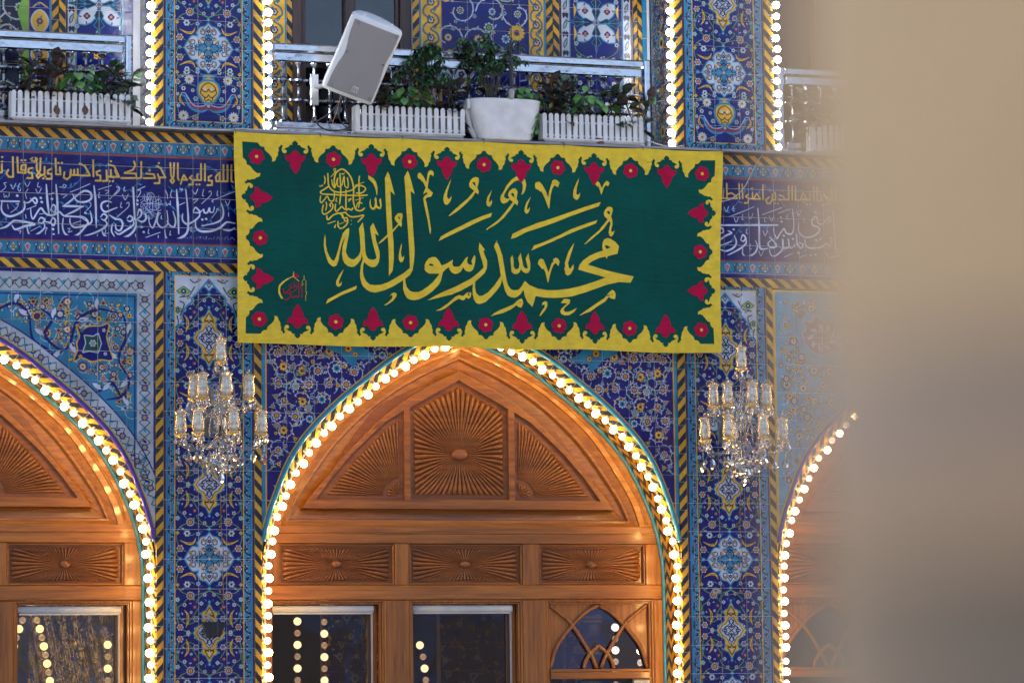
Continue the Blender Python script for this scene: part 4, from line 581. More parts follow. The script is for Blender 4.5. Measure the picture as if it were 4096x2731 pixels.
def strip_v(parent,x0,x1,z0,z1,y,mat,th=.012,name='striped_border'):
    mb=MB(); uv=[(u,v) for v in (z0,z1) for u in (0,x1-x0)]
    b=.004
    mb.add([(x0+b,y,z0),(x1-b,y,z0),(x0+b,y,z1),(x1-b,y,z1)],[(0,1,3,2)],[(b,z0),(x1-x0-b,z0),(b,z1),(x1-x0-b,z1)])
    mb.add([(x0+b,y,z0),(x0,y+b,z0),(x0+b,y,z1),(x0,y+b,z1)],[(0,2,3,1)],[(b,z0),(0,z0),(b,z1),(0,z1)])
    mb.add([(x0,y+b,z0),(x0,y+th,z0),(x0,y+b,z1),(x0,y+th,z1)],[(0,2,3,1)],[(0,z0),(0,z0),(0,z1),(0,z1)])
    w=x1-x0
    mb.add([(x1-b,y,z0),(x1,y+b,z0),(x1-b,y,z1),(x1,y+b,z1)],[(0,1,3,2)],[(w-b,z0),(w,z0),(w-b,z1),(w,z1)])
    mb.add([(x1,y+b,z0),(x1,y+th,z0),(x1,y+b,z1),(x1,y+th,z1)],[(0,1,3,2)],[(w,z0),(w,z0),(w,z1),(w,z1)])
    return put(mb,name,mat,parent,uv=True)
def strip_h(parent,x0,x1,z0,z1,y,mat,th=.012,name='striped_border'):
    mb=MB(); mb.add([(x0,y,z0),(x1,y,z0),(x1,y,z1),(x0,y,z1),(x0,y+th,z0),(x1,y+th,z0),(x1,y+th,z1),(x0,y+th,z1)],[(0,1,2,3),(0,4,5,1),(2,6,7,3)],[(0,x0),(0,x1),(z1-z0,x1),(z1-z0,x0)]*2)
    return put(mb,name,mat,parent,uv=True)
# ---------------------------------------------------------------- lower piers
def pier(cx,label,strips):
    t=T('tiled_pier',label,'tiled pier',(cx,0,0),'tiled piers between the arches')
    c=pier_image(cx,1.2,4.70,2.652,head=4.1); m=imgmat('pier_%d'%round(cx*10),c.a,c.x0,c.z0,c.w,c.h)
    mb=MB(); mb.box(cx-.32,cx+.32,.0045,.3,0,4.66); put(mb,'grout_bed',grout,t)
    xs=[cx-.313,cx-.267,cx-.073-.0,cx+.12,cx+.313]
    zs=[1.25+.2*k for k in range(17)]+[4.668]
    grid(t,xs,zs,m)
    for x0,x1,mt in strips: strip_v(t,x0,x1,1.2,4.60,-.006,mt)
    return t
pier(-.430,'blue floral tiled pier left of the middle arch, behind the left chandelier',[(-.797,-.745,stripe_b),(-.116,-.066,stripe_f)])
pier(3.327,'blue floral tiled pier right of the middle arch, behind the right chandelier',[(2.955,3.011,stripe_b),(3.643,3.688,stripe_f)])
# ---------------------------------------------------------------- spandrels
def spandrel(cx,xa,xb,label,painter,cols,beadmat,trim=None,rows=None):
    t=T('tiled_spandrel',label,'tiled wall',((xa+xb)/2,0,4),'tiled spandrels over the arches')
    c=painter(xa,xb); m=imgmat('spandrel_%d'%round(cx*10),c.a,c.x0,c.z0,c.w,c.h)
    zl=arch_z(.062); f=lambda x: zl(x-cx)
    zs=rows or [2.65,2.85,3.05,3.25,3.45,3.65,3.85,4.05,4.25,4.45,4.60]
    grid(t,cols,zs,m,f)
    # grout bed
    X=np.linspace(xa,xb,60); P=[(x,max(2.66,f(x))) for x in X]+[(xb,4.602),(xa,4.602)]
    polyslab(P,[],.0045,.05,grout,'grout_bed',t)
    # glazed bead along the arch
    C=[p for p in offv(.0635,.03) if p[1]>2.74]
    for s,nm in ((1,'r'),(-1,'l')):
        pts=[(cx+s*x,-.004,z) for x,z in C if xa-.03<=cx+s*x<=xb+.03]
        if len(pts)<3: continue
        mb=MB(); mb.tube(pts,.0165,8); put(mb,'glazed_bead',beadmat,t,True)
        C2=[p for p in offv(.085,.03) if p[1]>2.86]; pts=[(cx+s*x,-.001,z) for x,z in C2 if xa<=cx+s*x<=xb]
        if len(pts)>2: mb=MB(); mb.tube(pts,.0055,6); put(mb,'gold_line',trim or gold_glaze,t,True)
    return t
gold_glaze=M('gold_glaze',srgb(214,170,60),.25,0,.1,20)
def paint_mid(xa,xb):
    cx=BAYS[1]; c=Cv(xa,2.6,xb-xa,2.05,bg=NAVY2*.95); zl=arch_z(.10); r=random.Random(5)
    ins=lambda x,z,m: xa+.04+m<x<xb-.04-m and z<4.56-m and z>max(2.7,zl(x-cx))+m
    vines(c,ins,None,[(WHT,YL,MAR),(WHT,YL,TUR),(WHT,YL,MAR),(YL,MAR,YL),(WHT,DG,TUR)],r,.125,sym=cx,vc=WHT,vw=.0055,leafc=(GRN,YL,WHT,WHT))
    scatter(c,ins,90,r,[(WHT,YL,MAR),(YL,BK,None),(WHT,YL,TUR),(TUR,YL,None)],.010,.019,.05,sym=cx)
    for sx in (1,-1):
        P=[(.95,4.2),(.83,4.15),(.76,4.08),(.70,4.055),(.78,4.03),(.84,4.03),(.86,3.97),(.9,4.0),(.95,4.06),(1.05,4.1),(1.1,4.2)]
        c.poly([(cx+sx*x,z) for x,z in P],TUR,.004); c.flower(cx+sx*.90,4.10,.028,8,YL,MAR); c.flower(cx+sx*.85,4.06,.02,6,YL,MAR)
    for x in (xa+.012,xb-.012): c.rect(x-.012,x+.012,2.6,4.65,TUR)
    for x in (xa+.03,xb-.03): c.rect(x-.005,x+.005,2.6,4.65,YL)
    shade_noise(c,.2,3); return c
def paint_left(xa,xb):
    cx=BAYS[0]; c=Cv(xa,2.6,xb-xa,2.05,bg=np.array((42,116,148))/255); zl=arch_z(.12); r=random.Random(9)
    zb=arch_z(.235)
    ins=lambda x,z,m: x<xb-.15-m and z<4.40-m and z>max(2.7,zb(x-cx))+m
    vines(c,ins,None,[(MAR,YL,WHT),(YL,MAR,NAVY),(WHT,YL,NAVY),(NAVY,YL,WHT)],r,.125,vc=WHT,vw=.0042,leafc=(YL,WHT,NAVY,YL),dens=1)
    scatter(c,ins,230,r,[(YL,NAVY,MAR),(MAR,YL,WHT),(YL,BK,None),(WHT,YL,MAR),(NAVY,YL,WHT)],.012,.022,.045)
    # broad navy scrolls
    for L in ([(-1.9,4.3),(-1.75,4.36),(-1.66,4.28),(-1.63,4.12),(-1.52,4.04),(-1.42,3.92)],[(-1.58,4.33),(-1.5,4.26),(-1.55,4.15),(-1.44,4.05),(-1.38,4.1),(-1.33,4.25),(-1.2,4.33),(-1.06,4.31)],[(-1.02,4.3),(-.99,4.17),(-1.05,4.0),(-.98,3.86),(-1.02,3.75),(-1.13,3.72)],[(-1.33,3.84),(-1.28,3.74),(-1.16,3.79),(-1.1,3.84),(-1.03,3.74)],[(-1.33,3.84),(-1.33,3.72),(-1.25,3.62),(-1.1,3.58),(-1.0,3.5),(-1.03,3.38),(-1.1,3.36)]):
        c.stroke(L,[.010,.022,.012,.024,.008],NAVY,5)
        for i in range(1,len(L)-1): c.leaf(L[i][0],L[i][1],i*1.3,.085,.042,WHT,NAVY); c.leaf(L[i][0]+.012,L[i][1],i*1.3,.035,.012,NAVY)
    mx,mz=-1.22,4.10
    P=[(-.115,.12),(-.08,.085),(-.035,.11),(.05,.115),(.10,.13),(.085,.05),(.095,0),(.11,-.05),(.125,-.11),(.05,-.105),(-.01,-.12),(-.08,-.095),(-.13,-.12),(-.105,-.05),(-.11,.0),(-.09,.05)]
    P=[(mx+x,mz+z) for x,z in cat(P,3,True)]; c.poly(P,YL,.008); c.poly(P,NAVY)
    c.poly([(mx-.06,mz+.05),(mx,mz+.045),(mx+.03,mz+.065),(mx+.05,mz),(mx+.03,mz-.06),(mx-.03,mz-.05),(mx-.07,mz-.06),(mx-.05,mz)],WHT,.007); c.poly([(mx-.06,mz+.05),(mx,mz+.045),(mx+.03,mz+.065),(mx+.05,mz),(mx+.03,mz-.06),(mx-.03,mz-.05),(mx-.07,mz-.06),(mx-.05,mz)],DG)
    c.flower(mx-.005,mz,.026,6,WHT,YL,TUR)
    for x,z,l in ((-.08,.085,TUR),(.08,-.07,WHT),(.07,.09,WHT),(-.09,-.09,YL)): c.flower(mx+x,mz+z,.013,5,l,MAR)
    # white band along top, right side and arch
    def band(p,q): 
        c.poly(p,WHT*.98); 
    c.rect(xa,xb,4.445,4.575,WHT*.9); c.rect(xb-.125,xb,2.6,4.575,WHT*.9); c.rect(xa,xb,4.575,4.65,NAVY); c.rect(xb-.012,xb,2.6,4.65,NAVY)
    Z=np.linspace(0,1,40); C1=[p for p in offs(HC,.215) if p[1]>2.5]; C0=[p for p in offs(HC,.05) if p[1]>2.5]
    P=[(cx+x,z) for x,z in C1]+[(cx+x,z) for x,z in C0[::-1]]; c.poly(P,WHT*.9); c.stroke([(cx+x,z) for x,z in C1],.008,NAVY)
    c.stroke([(cx+x,z) for x,z in offs(HC,.085) if z>2.5],.02,np.array((66,52,150))/255)
    c.stroke([(xa,4.425),(xb-.14,4.425),(xb-.14,3.25)],.008,NAVY)
    def run(L,wd):
        Ls=0; k=0
        for i in range(len(L)-1):
            (x0,z0),(x1,z1)=L[i],L[i+1]; d=math.hypot(x1-x0,z1-z0); n=max(1,round(d/.066))
            for j in range(n):
                t=(j+.5)/n; x,z=x0+(x1-x0)*t,z0+(z1-z0)*t; an=math.atan2(z1-z0,x1-x0); nx,nz=-math.sin(an),math.cos(an); s=1 if k%2 else -1
                q=d/n/2; c.stroke([(x-math.cos(an)*q+nx*wd*s,z-math.sin(an)*q+nz*wd*s),(x,z-0),(x+math.cos(an)*q-nx*wd*s,z+math.sin(an)*q-nz*wd*s)],.0055,DG,4)
                c.stroke([(x-math.cos(an)*q-nx*wd*s,z-math.sin(an)*q-nz*wd*s),(x,z),(x+math.cos(an)*q+nx*wd*s,z+math.sin(an)*q+nz*wd*s)],.0055,DG,4)
                if k%3==0: c.flower(x,z,.023,6,MAR,YL,TUR)
                elif k%3==1: c.leaf(x-.018,z,an+.7,.045,.022,TUR,None); c.leaf(x,z,an+.7,.02,.01,DG)
                else: c.leaf(x-.018,z-.01,an+.8,.045,.022,NAVY); c.leaf(x-.008,z-.004,an+.8,.022,.01,YL)
                k+=1
    run([(xa,4.50),(xb-.07,4.50)],.036); run([(xb-.072,4.44),(xb-.072,3.1)],.036)
    Cm=[(cx+x,z) for x,z in offs(HC,.155) if 2.95<z<4.4]; run(Cm[::6],.036)
    shade_noise(c,.2,4); return c
def paint_right(xa,xb):
    cx=BAYS[2]; c=Cv(xa,2.6,xb-xa,2.05,bg=np.array((84,150,176))/255); zl=arch_z(.10); r=random.Random(12)
    ins=lambda x,z,m: x>xa+.05+m and z<4.54-m and z>max(2.7,zl(x-cx))+m and math.hypot((x-4.07)/1.0,(z-4.25)/1.3)>.17
    vines(c,ins,None,[(MAR,YL,WHT),(YL,MAR,WHT),(WHT,YL,DG),(YL,NAVY,WHT)],r,.13,vc=np.array((150,92,74))/255,vw=.004,leafc=(MAR,DG,YL,WHT))
    scatter(c,ins,90,r,[(YL,NAVY,MAR),(MAR,YL,WHT),(YL,BK,None),(WHT,YL,DG)],.014,.026,.06)
    mx,mz=4.07,4.25
    P=[(-.15,.02),(-.12,.06),(-.14,.12),(-.08,.11),(-.05,.16),(0,.13),(.04,.11),(.09,.12),(.12,.04),(.1,-.03),(.15,-.1),(.08,-.09),(.02,-.12),(-.05,-.11),(-.11,-.07)]
    P=[(mx+x,mz+z) for x,z in cat(P,3,True)]; c.poly(P,WHT,.006); c.poly(P,np.array((140,110,120))/255)
    for k in range(9): a=k*.7; c.leaf(mx+.07*math.cos(a),mz+.06*math.sin(a),a+1,.06,.03,WHT)
    for L in ([(-.1,0),(0,.05),(.08,0)],[(0,-.1),(0,0),(0,.1)],[(-.08,-.05),(.05,-.03),(.1,.06)]): c.stroke([(mx+x,mz+z) for x,z in L],.008,WHT,4)
    c.rect(xa,xa+.02,2.6,4.65,YL); c.rect(xa,xb,4.575,4.60,YL); c.rect(xa,xb,4.59,4.65,BK)
    c.stroke([(cx+sx*x,z) for sx in (-1,) for x,z in offs(HC,.09) if z>2.5],.014,YL)
    shade_noise(c,.2,6); return c
cl=[.111+.194*k for k in range(7)]
spandrel(BAYS[1],-.064,2.953,'violet blue tiled spandrel with white vines over the middle arch, under the green banner',paint_mid,[-.064]+cl+[1.447]+[2.894-c for c in cl[::-1]]+[2.953],turq_rope)
spandrel(BAYS[0],-2.312,-.799,'light turquoise tiled spandrel with white floral band at the left edge',paint_left,[-2.312,-2.162,-1.968,-1.774,-1.58,-1.386,-1.192,-.993,-.799],purple_glaze)
spandrel(BAYS[2],3.690,5.204,'grey turquoise tiled spandrel beside the blurred pillar',paint_right,[3.690,3.857,4.052,4.247,4.442,4.637,4.832,5.027,5.204],purple_glaze)
# ---------------------------------------------------------------- arch surrounds: striped reveal
def surround(cx,label,sides):
    t=T('arch_surround',label,'arch trim',(cx,0,0),'striped arch surrounds')
    A=offv(.047,.03); B=offs(HC,.028); 
    L=[0]
    for i in range(1,len(HC)): L.append(L[-1]+math.hypot(HC[i][0]-HC[i-1][0],HC[i][1]-HC[i-1][1]))
    for s in sides:
        def rib(rows,us,mat,name):
            mb=MB(); vs=[];uv=[]
            for C,y,u in rows:
                for i,(x,z) in enumerate(C): vs.append((cx+s*x,y,z)); uv.append((u,-L[i]))
            n=len(HC); fs=[]
            for r in range(len(rows)-1):
                for i in range(n-1):
                    q=(r*n+i,r*n+i+1,(r+1)*n+i+1,(r+1)*n+i); fs.append(q if s<0 else q[::-1])
            mb.add(vs,fs,uv); put(mb,name,mat,t,uv=True)
        D=offs(HC,.0)
        rib([(A,.008,0),(A,-.003,0),(B,.010,.055)],None,stripe_b if s>0 else stripe_f,'striped_chamfer')
        rib([(B,.010,0),(offs(HC,.026),.285,.27)],None,stripe_c,'striped_reveal')
        mb=MB(); q=[(cx+s*x,.30,z) for x,z in offs(HC,.018)]; mb.tube(q,.014,6); put(mb,'glazed_bead',turq_rope,t,True)
        mb=MB(); q=[(cx+s*x,.018,z) for x,z in offs(HC,.022)]; mb.tube(q,.0075,6); put(mb,'lamp_rail',alu,t,True)
alu=M('dull_aluminium',(.5,.49,.46),.35,.8,.15,12)
surround(BAYS[1],'yellow and black striped reveal of the middle arch',(1,-1))
surround(BAYS[0],'yellow and black striped reveal of the left arch',(1,-1))
surround(BAYS[2],'yellow and black striped reveal of the right arch behind the blur',(-1,1))
# ---------------------------------------------------------------- inscription frieze
def frieze():
    x0,x1=-2.15,5.0; z0,z1=4.66,5.50; c=Cv(x0,z0,x1-x0,z1-z0,bg=NAVY*.92)
    r=random.Random(3)
    for sp in ((-2.15,-.25),(3.2,5.0)):
        x=sp[0]
        while x<sp[1]:
            for zz in (5.24,4.98):
                a=r.uniform(0,6); R=.09; L=[(x+t*.34,zz+R*math.sin(a+t*5)) for t in np.linspace(0,1,8)]
                c.stroke(L,.0045,TUR,3)
                for k in range(1,8): c.leaf(L[k][0],L[k][1],r.uniform(0,6.3),r.uniform(.028,.04),.015,TUR)
            x+=.36
    W2=np.array((204,210,224))/255
    for w,p in decs(D_WHITE): c.stroke(p,[w*.5,w*.95,w*.9,w*.5] if len(p)>2 and w>.012 else w*.8,W2,4 if len(p)>2 else 0)
    G2=np.array((226,180,70))/255
    for w,p in decs(D_GOLD): c.stroke(p,w*.9,G2,0)
    for k in range(8): a=k*PI/4; c.leaf(-1.628+.006*math.cos(a),5.342+.006*math.sin(a),a,.026,.013,G2)
    c.disc(-1.628,5.342,.006,NAVY); 
    # small round blessing sign in the band
    for w,p in decs(D_SAL):
        q=[(-.815+(x-.515)*.44,5.10+(z-5.235)*.44) for x,z in p]; c.stroke(q,w*.42,W2,2)
    for za,zb in ((4.70,4.785),(5.40,5.49)):
        c.rect(x0,x1,za-.045,zb+.045,NAVY2 if za<5 else NAVY); c.rect(x0,x1,za,zb,TUR*.92); 
        zc=(za+zb)/2; x=x0; k=0; up=1 if za>5 else 1
        while x<x1:
            c.stroke([(x-.0485,za+.012+.05),(x-.03,za+.02),(x,za+.010),(x+.03,za+.02),(x+.0485,za+.062)],.0045,BK,4); c.stroke([(x-.046,za+.01),(x-.036,za+.05),(x-.026,za+.075)],.005,BK,4); c.stroke([(x+.046,za+.01),(x+.036,za+.05),(x+.026,za+.075)],.005,BK,4)
            c.flower(x,zc,.023,4,WHT,YL,DG); c.disc(x,zc-.022,.007,WHT); c.disc(x,zc+.024,.006,YL)
            xx=x+.0965; c.poly([(xx-.02,zc+.012),(xx,zc-.03),(xx+.02,zc+.012),(xx,zc+.03)],WHT,.002); c.poly([(xx-.016,zc+.01),(xx,zc-.026),(xx+.016,zc+.01),(xx,zc+.022)],np.array((176,96,84))/255)
            for s in(1,-1): c.leaf(x+s*.046,zc+.008,PI/2+s*.5,.026,.011,WHT,BK); c.poly([(xx-s*.03,za+.003),(xx-s*.012,za+.003),(xx-s*.02,za+.018)],MAR)
            x+=.193; k+=1
    c.rect(x0,x1,5.382,5.398,BRN); c.rect(x0,x1,4.785,4.797,BRN)
    shade_noise(c,.22,8)
    t=T('inscription_frieze','dark blue tiled frieze with white script under gold script, either side of the green banner','tiled frieze',(1.4,0,5))
    m=imgmat('frieze',c.a,c.x0,c.z0,c.w,c.h,rough=.2,bump=.5)
    xs=[-2.087+.1935*k for k in range(36)]; zs=[4.668,4.70,4.905,5.11,5.315,5.487]
    grid(t,xs,zs,m)
    mb=MB(); mb.box(-2.12,4.75,.0045,.4,4.60,5.56); put(mb,'grout_bed',grout,t)
    strip_h(t,-2.1,4.72,4.603,4.666,-.006,stripe_f); strip_h(t,-2.1,4.72,5.490,5.556,-.006,stripe_f)
D_POLY=D_POLY if 'D_POLY' in globals() else ''
frieze()
# ---------------------------------------------------------------- ledge at the foot of the balconies
ledge_m=M('dark_steel_ledge',(.10,.10,.12),.4,.4); trim_m=M('white_ledge_edge',(.30,.30,.31),.4)
mb=MB(); mb.box(-2.2,5.2,-.10,.6,5.562,5.578); tag(put(mb,'ledge',ledge_m),kind='structure')
mb=MB(); mb.box(-2.2,5.2,-.104,-.1,5.566,5.582); tag(put(mb,'ledge_trim',trim_m),kind='structure')
# ---------------------------------------------------------------- upper piers
def upper_pier(cx,label,w=.62):
    t=T('upper_pier',label,'tiled pier',(cx,0,5.58),'tiled piers between the balconies')
    c=pier_image(cx,5.58,7.6,6.157,vase=(5.871,5.645)); m=imgmat('upper_pier_%d'%round(cx*10),c.a,c.x0,c.z0,c.w,c.h)
    mb=MB(); mb.box(cx-.385,cx+.385,.0045,.45,5.579,8.0); put(mb,'grout_bed',grout,t)
    grid(t,[cx-.313,cx-.267,cx-.073,cx+.12,cx+.313],[5.582,5.77,5.96,6.155,6.35,6.545,6.74,6.935,7.13,7.325],m)
    strip_v(t,cx-.385,cx-.315,5.582,7.6,-.006,stripe_f if 0 else stripe_b); strip_v(t,cx+.315,cx+.385,5.582,7.6,-.006,stripe_f)
    return t
upper_pier(-.430,'blue tiled pier between the left and middle balconies with white star medallion over a vase')
upper_pier(3.352,'blue tiled pier between the middle and right balconies with white star medallion over a vase')
# ---------------------------------------------------------------- niche back walls and reveals
def scroll_band(c,x0,x1,z0,z1,bg=YL):
    c.rect(x0,x1,z0,z1,bg); w=x1-x0; cx=(x0+x1)/2; z=z0; k=0
    while z<z1:
        s=1 if k%2 else -1
        c.stroke([(cx,z-.06),(cx+s*w*.36,z-.02),(cx+s*w*.3,z+.03),(cx,z+.06)],.011,BK,4); c.stroke([(cx,z-.06),(cx+s*w*.36,z-.02),(cx+s*w*.3,z+.03),(cx,z+.06)],.006,TUR,4)
        c.leaf(cx-s*w*.15,z,1.2,.04,.02,TUR,BK); 
        if k%2: c.flower(cx,z,.027,6,MAR,GRN,WHT)
        z+=.065; k+=1
def white_band(c,x0,x1,z0,z1):
    c.rect(x0,x1,z0,z1,WHT); cx=(x0+x1)/2; z=z0; k=0
    while z<z1:
        if k%2: c.leaf(cx-.012,z-.03,1.25,.075,.03,TUR,BK); c.leaf(cx-.008,z-.02,1.25,.05,.01,YL)
        else:
            for s in (1,-1): c.poly([(cx,z+.03),(cx+s*.024,z+.012),(cx+s*.018,z-.024),(cx,z-.006)],BK)
            c.disc(cx,z+.022,.006,WHT)
        z+=.07; k+=1
def star(c,cx,cz):
    for k in range(4):
        a=PI/4+k*PI/2; dx,dz=math.cos(a),math.sin(a); q=lambda u,v:(cx+dx*u-dz*v,cz+dz*u+dx*v)
        P=[q(.02,0),q(.06,.045),(q(.13,.05)),q(.17,.035),q(.2,0),q(.17,-.035),q(.13,-.05),q(.06,-.045)]
        c.poly(P,TUR,.009); c.poly(P,WHT); x,z=q(.12,0); c.flower(x,z,.022,4,NAVY,YL,MAR)
        for s in (1,-1): x,z=q(.15,s*.02); c.leaf(x,z,a+s,.025,.014,MAR)
        a=k*PI/2; dx,dz=math.cos(a),math.sin(a); q=lambda u,v:(cx+dx*u-dz*v,cz+dz*u+dx*v)
        P=[q(.02,0),q(.08,.03),q(.12,.012),q(.15,.035),q(.17,.01),q(.22,0),q(.17,-.01),q(.15,-.035),q(.12,-.012),q(.08,-.03)]
        c.poly(P,TUR,.005); c.poly(P,BK); c.stroke([q(.06,0),q(.18,0)],.006,TUR); c.disc(*q(.1,0),.012,TUR)
    c.flower(cx,cz,.022,8,WHT,MAR,MAR)
NAVY3=np.array((9,13,102))/255
def star_panel(c,x0,x1,cz,seed):
    cx=(x0+x1)/2; c.rect(x0,x1,5.5,7.7,NAVY3); r=random.Random(seed)
    for zz in (cz-.72,cz,cz+.75):
        for k in (-1,1):
            for s in (1,-1):
                c.stroke([(cx,zz+k*.30),(cx+s*.08,zz+k*.26),(cx+s*.16,zz+k*.2),(cx+s*.17,zz+k*.05)],.0045,GRN,4)
                for x,z,rr,fl in ((.05,.27,.026,(WHT,GRN,NAVY)),(.13,.27,.02,(WHT,YL,None)),(.155,.16,.018,(WHT,MAR,None)),(.1,.33,.016,(TUR,YL,None)),(.02,.35,.02,(YL,MAR,None))): c.flower(cx+s*x,zz+k*z,rr,5,*fl)
                c.cres([(cx+s*.17,zz+k*.03),(cx+s*.16,zz+k*.09),(cx+s*.172,zz+k*.13)],.016,YL)
                for i in range(4): c.leaf(cx+s*r.uniform(.02,.17),zz+k*r.uniform(.2,.34),r.uniform(0,6),.028,.014,GRN)
    for zz in (cz-.72,cz,cz+.75): star(c,cx,zz)
def niche_wall_mid():
    Y=.45; x0,x1=.02,2.93; c=Cv(x0,5.56,x1-x0,2.0,bg=NAVY3)
    scroll_band(c,.06,.213,5.56,7.56); c.rect(.213,.226,5.5,7.6,TUR)
    scroll_band(c,1.21,1.363,5.56,7.56); c.rect(1.197,1.213,5.5,7.6,TUR); c.rect(1.363,1.37,5.5,7.6,MAR)
    r=random.Random(31)
    ins=lambda x,z,m: 1.385+m<x<2.01-m and 5.6<z<7.5
    vines(c,ins,None,[(WHT,YL,DG),(YL,MAR,WHT),(WHT,MAR,TUR)],r,.22,vc=WHT,vw=.010,leafc=(GRN,WHT,YL,TUR))
    for (mx,mz) in ((1.43,6.15),(1.40,6.85)):
        P=[(mx+.13*math.cos(a)*(1+.12*math.cos(8*a)),mz+.15*math.sin(a)*(1+.12*math.cos(8*a))) for a in np.linspace(0,6.28,48)]
        c.poly(P,YL,.012); c.poly(P,WHT); 
        for a in range(8): c.flower(mx+.08*math.cos(a*.785),mz+.09*math.sin(a*.785),.022,5,(NAVY,TUR,MAR)[a%3],YL)
    c.flower(1.93,6.47,.062,12,YL,MAR,YL,deep=.2); c.flower(1.93,7.1,.062,12,YL,MAR,YL,deep=.2); c.flower(1.72,6.5,.04,8,WHT,GRN,DG)
    scroll_band(c,2.022,2.135,5.56,7.56); c.rect(2.135,2.152,5.5,7.6,TUR); c.rect(2.252,2.27,5.5,7.6,MAR*.6)
    white_band(c,2.27,2.33,5.5,7.6); c.rect(2.33,2.338,5.5,7.6,TUR); star_panel(c,2.338,2.735,6.577,2); c.rect(2.735,2.743,5.5,7.6,TUR); white_band(c,2.743,2.80,5.5,7.6); c.rect(2.80,2.82,5.5,7.6,MAR*.6); c.rect(2.89,2.93,5.5,7.6,TUR)
    shade_noise(c,.18,21); m=imgmat('niche_mid',c.a,c.x0,c.z0,c.w,c.h)
    t=T('niche_wall','blue and yellow tiled back wall of the middle balcony','tiled wall',(1.4,Y,5.58),'tiled niche walls behind the balconies')
    zs=[5.58,5.68,5.88,6.08,6.28,6.48,6.68,6.88,7.08,7.28,7.48]
    grid(t,[.02,.226],zs,m,plane=Y); grid(t,[1.2,1.365,1.56,1.755,1.95,2.152],zs,m,plane=Y); grid(t,[2.255,2.338,2.535,2.735,2.82],zs,m,plane=Y); grid(t,[2.89,2.93],zs,m,plane=Y)
    mb=MB(); mb.box(-.04,.263,Y+.0045,Y+.14,5.578,8.0); mb.box(1.148,2.95,Y+.0045,Y+.14,5.578,8.0); mb.box(.263,1.148,Y+.0045,Y+.14,7.5,8.0); put(mb,'grout_bed',grout,t)
    for a,b,mt in ((.227,.265,stripe_f),(1.15,1.198,stripe_b),(2.154,2.203,stripe_b),(2.204,2.252,stripe_f),(2.822,2.855,stripe_b),(2.856,2.889,stripe_f)): strip_v(t,a,b,5.58,7.5,Y-.006,mt)
    # reveals
    c=Cv(0,5.56,.45,2.0,bg=NAVY*.8); r=random.Random(4); vines(c,lambda x,z,m:.04<x<.41,None,[(YL,NAVY,WHT),(WHT,NAVY,TUR),(TUR,YL,NAVY)],r,.10,vc=YL,vw=.005,leafc=(YL,YL,WHT,TUR),sym=None)
    c.rect(0,.02,5.5,7.6,YL); c.rect(.425,.45,5.5,7.6,TUR)
    for z in (6.4,7.1,5.75): c.flower(.22,z,.07,8,TUR,BK,YL)
    m=imgmat('niche_reveal',c.a,0,c.z0,c.w,c.h,axis='y')
    grid(t,[.004,.22,.446],zs,m,plane=2.955,axis='y',flip=1)
    grid(t,[.004,.22,.446],zs,m,plane=-.036,axis='y',flip=-1)
    # dark wooden door with panes
    d=T('balcony_door','dark brown glazed door at the back of the middle balcony','door',(.70,.5,5.58))
    for x0,x1 in ((.265,.345),(.345,.375),(.655,.735),(1.035,1.065),(1.065,1.148)):
        mb=MB(); mb.box(x0,x1,Y+.02+(.03 if x1-x0<.05 else 0),Y+.10,5.58,7.5,.006); put(mb,'stile',wood_dark,d)
    for z0,z1 in ((5.58,5.72),(7.3,7.5)):
        mb=MB(); mb.box(.376,1.034,Y+.035,Y+.095,z0,z1,.006); put(mb,'rail',wood_dark,d)
    for x0,x1 in ((.377,.653),(.737,1.033)):
        mb=MB(); mb.box(x0,x1,Y+.07,Y+.076,5.722,7.298); put(mb,'pane',sky_glass,d)
    for x in (.47,.62,.80,.95):
        mb=MB(); mb.box(x-.022,x+.022,Y+.55,Y+.6,5.6,7.4); put(mb,'inner_slat',wood_v,d)
sky_glass=window_glass('balcony_pane',(.25,.28,.34),.15,.09)
niche_wall_mid()
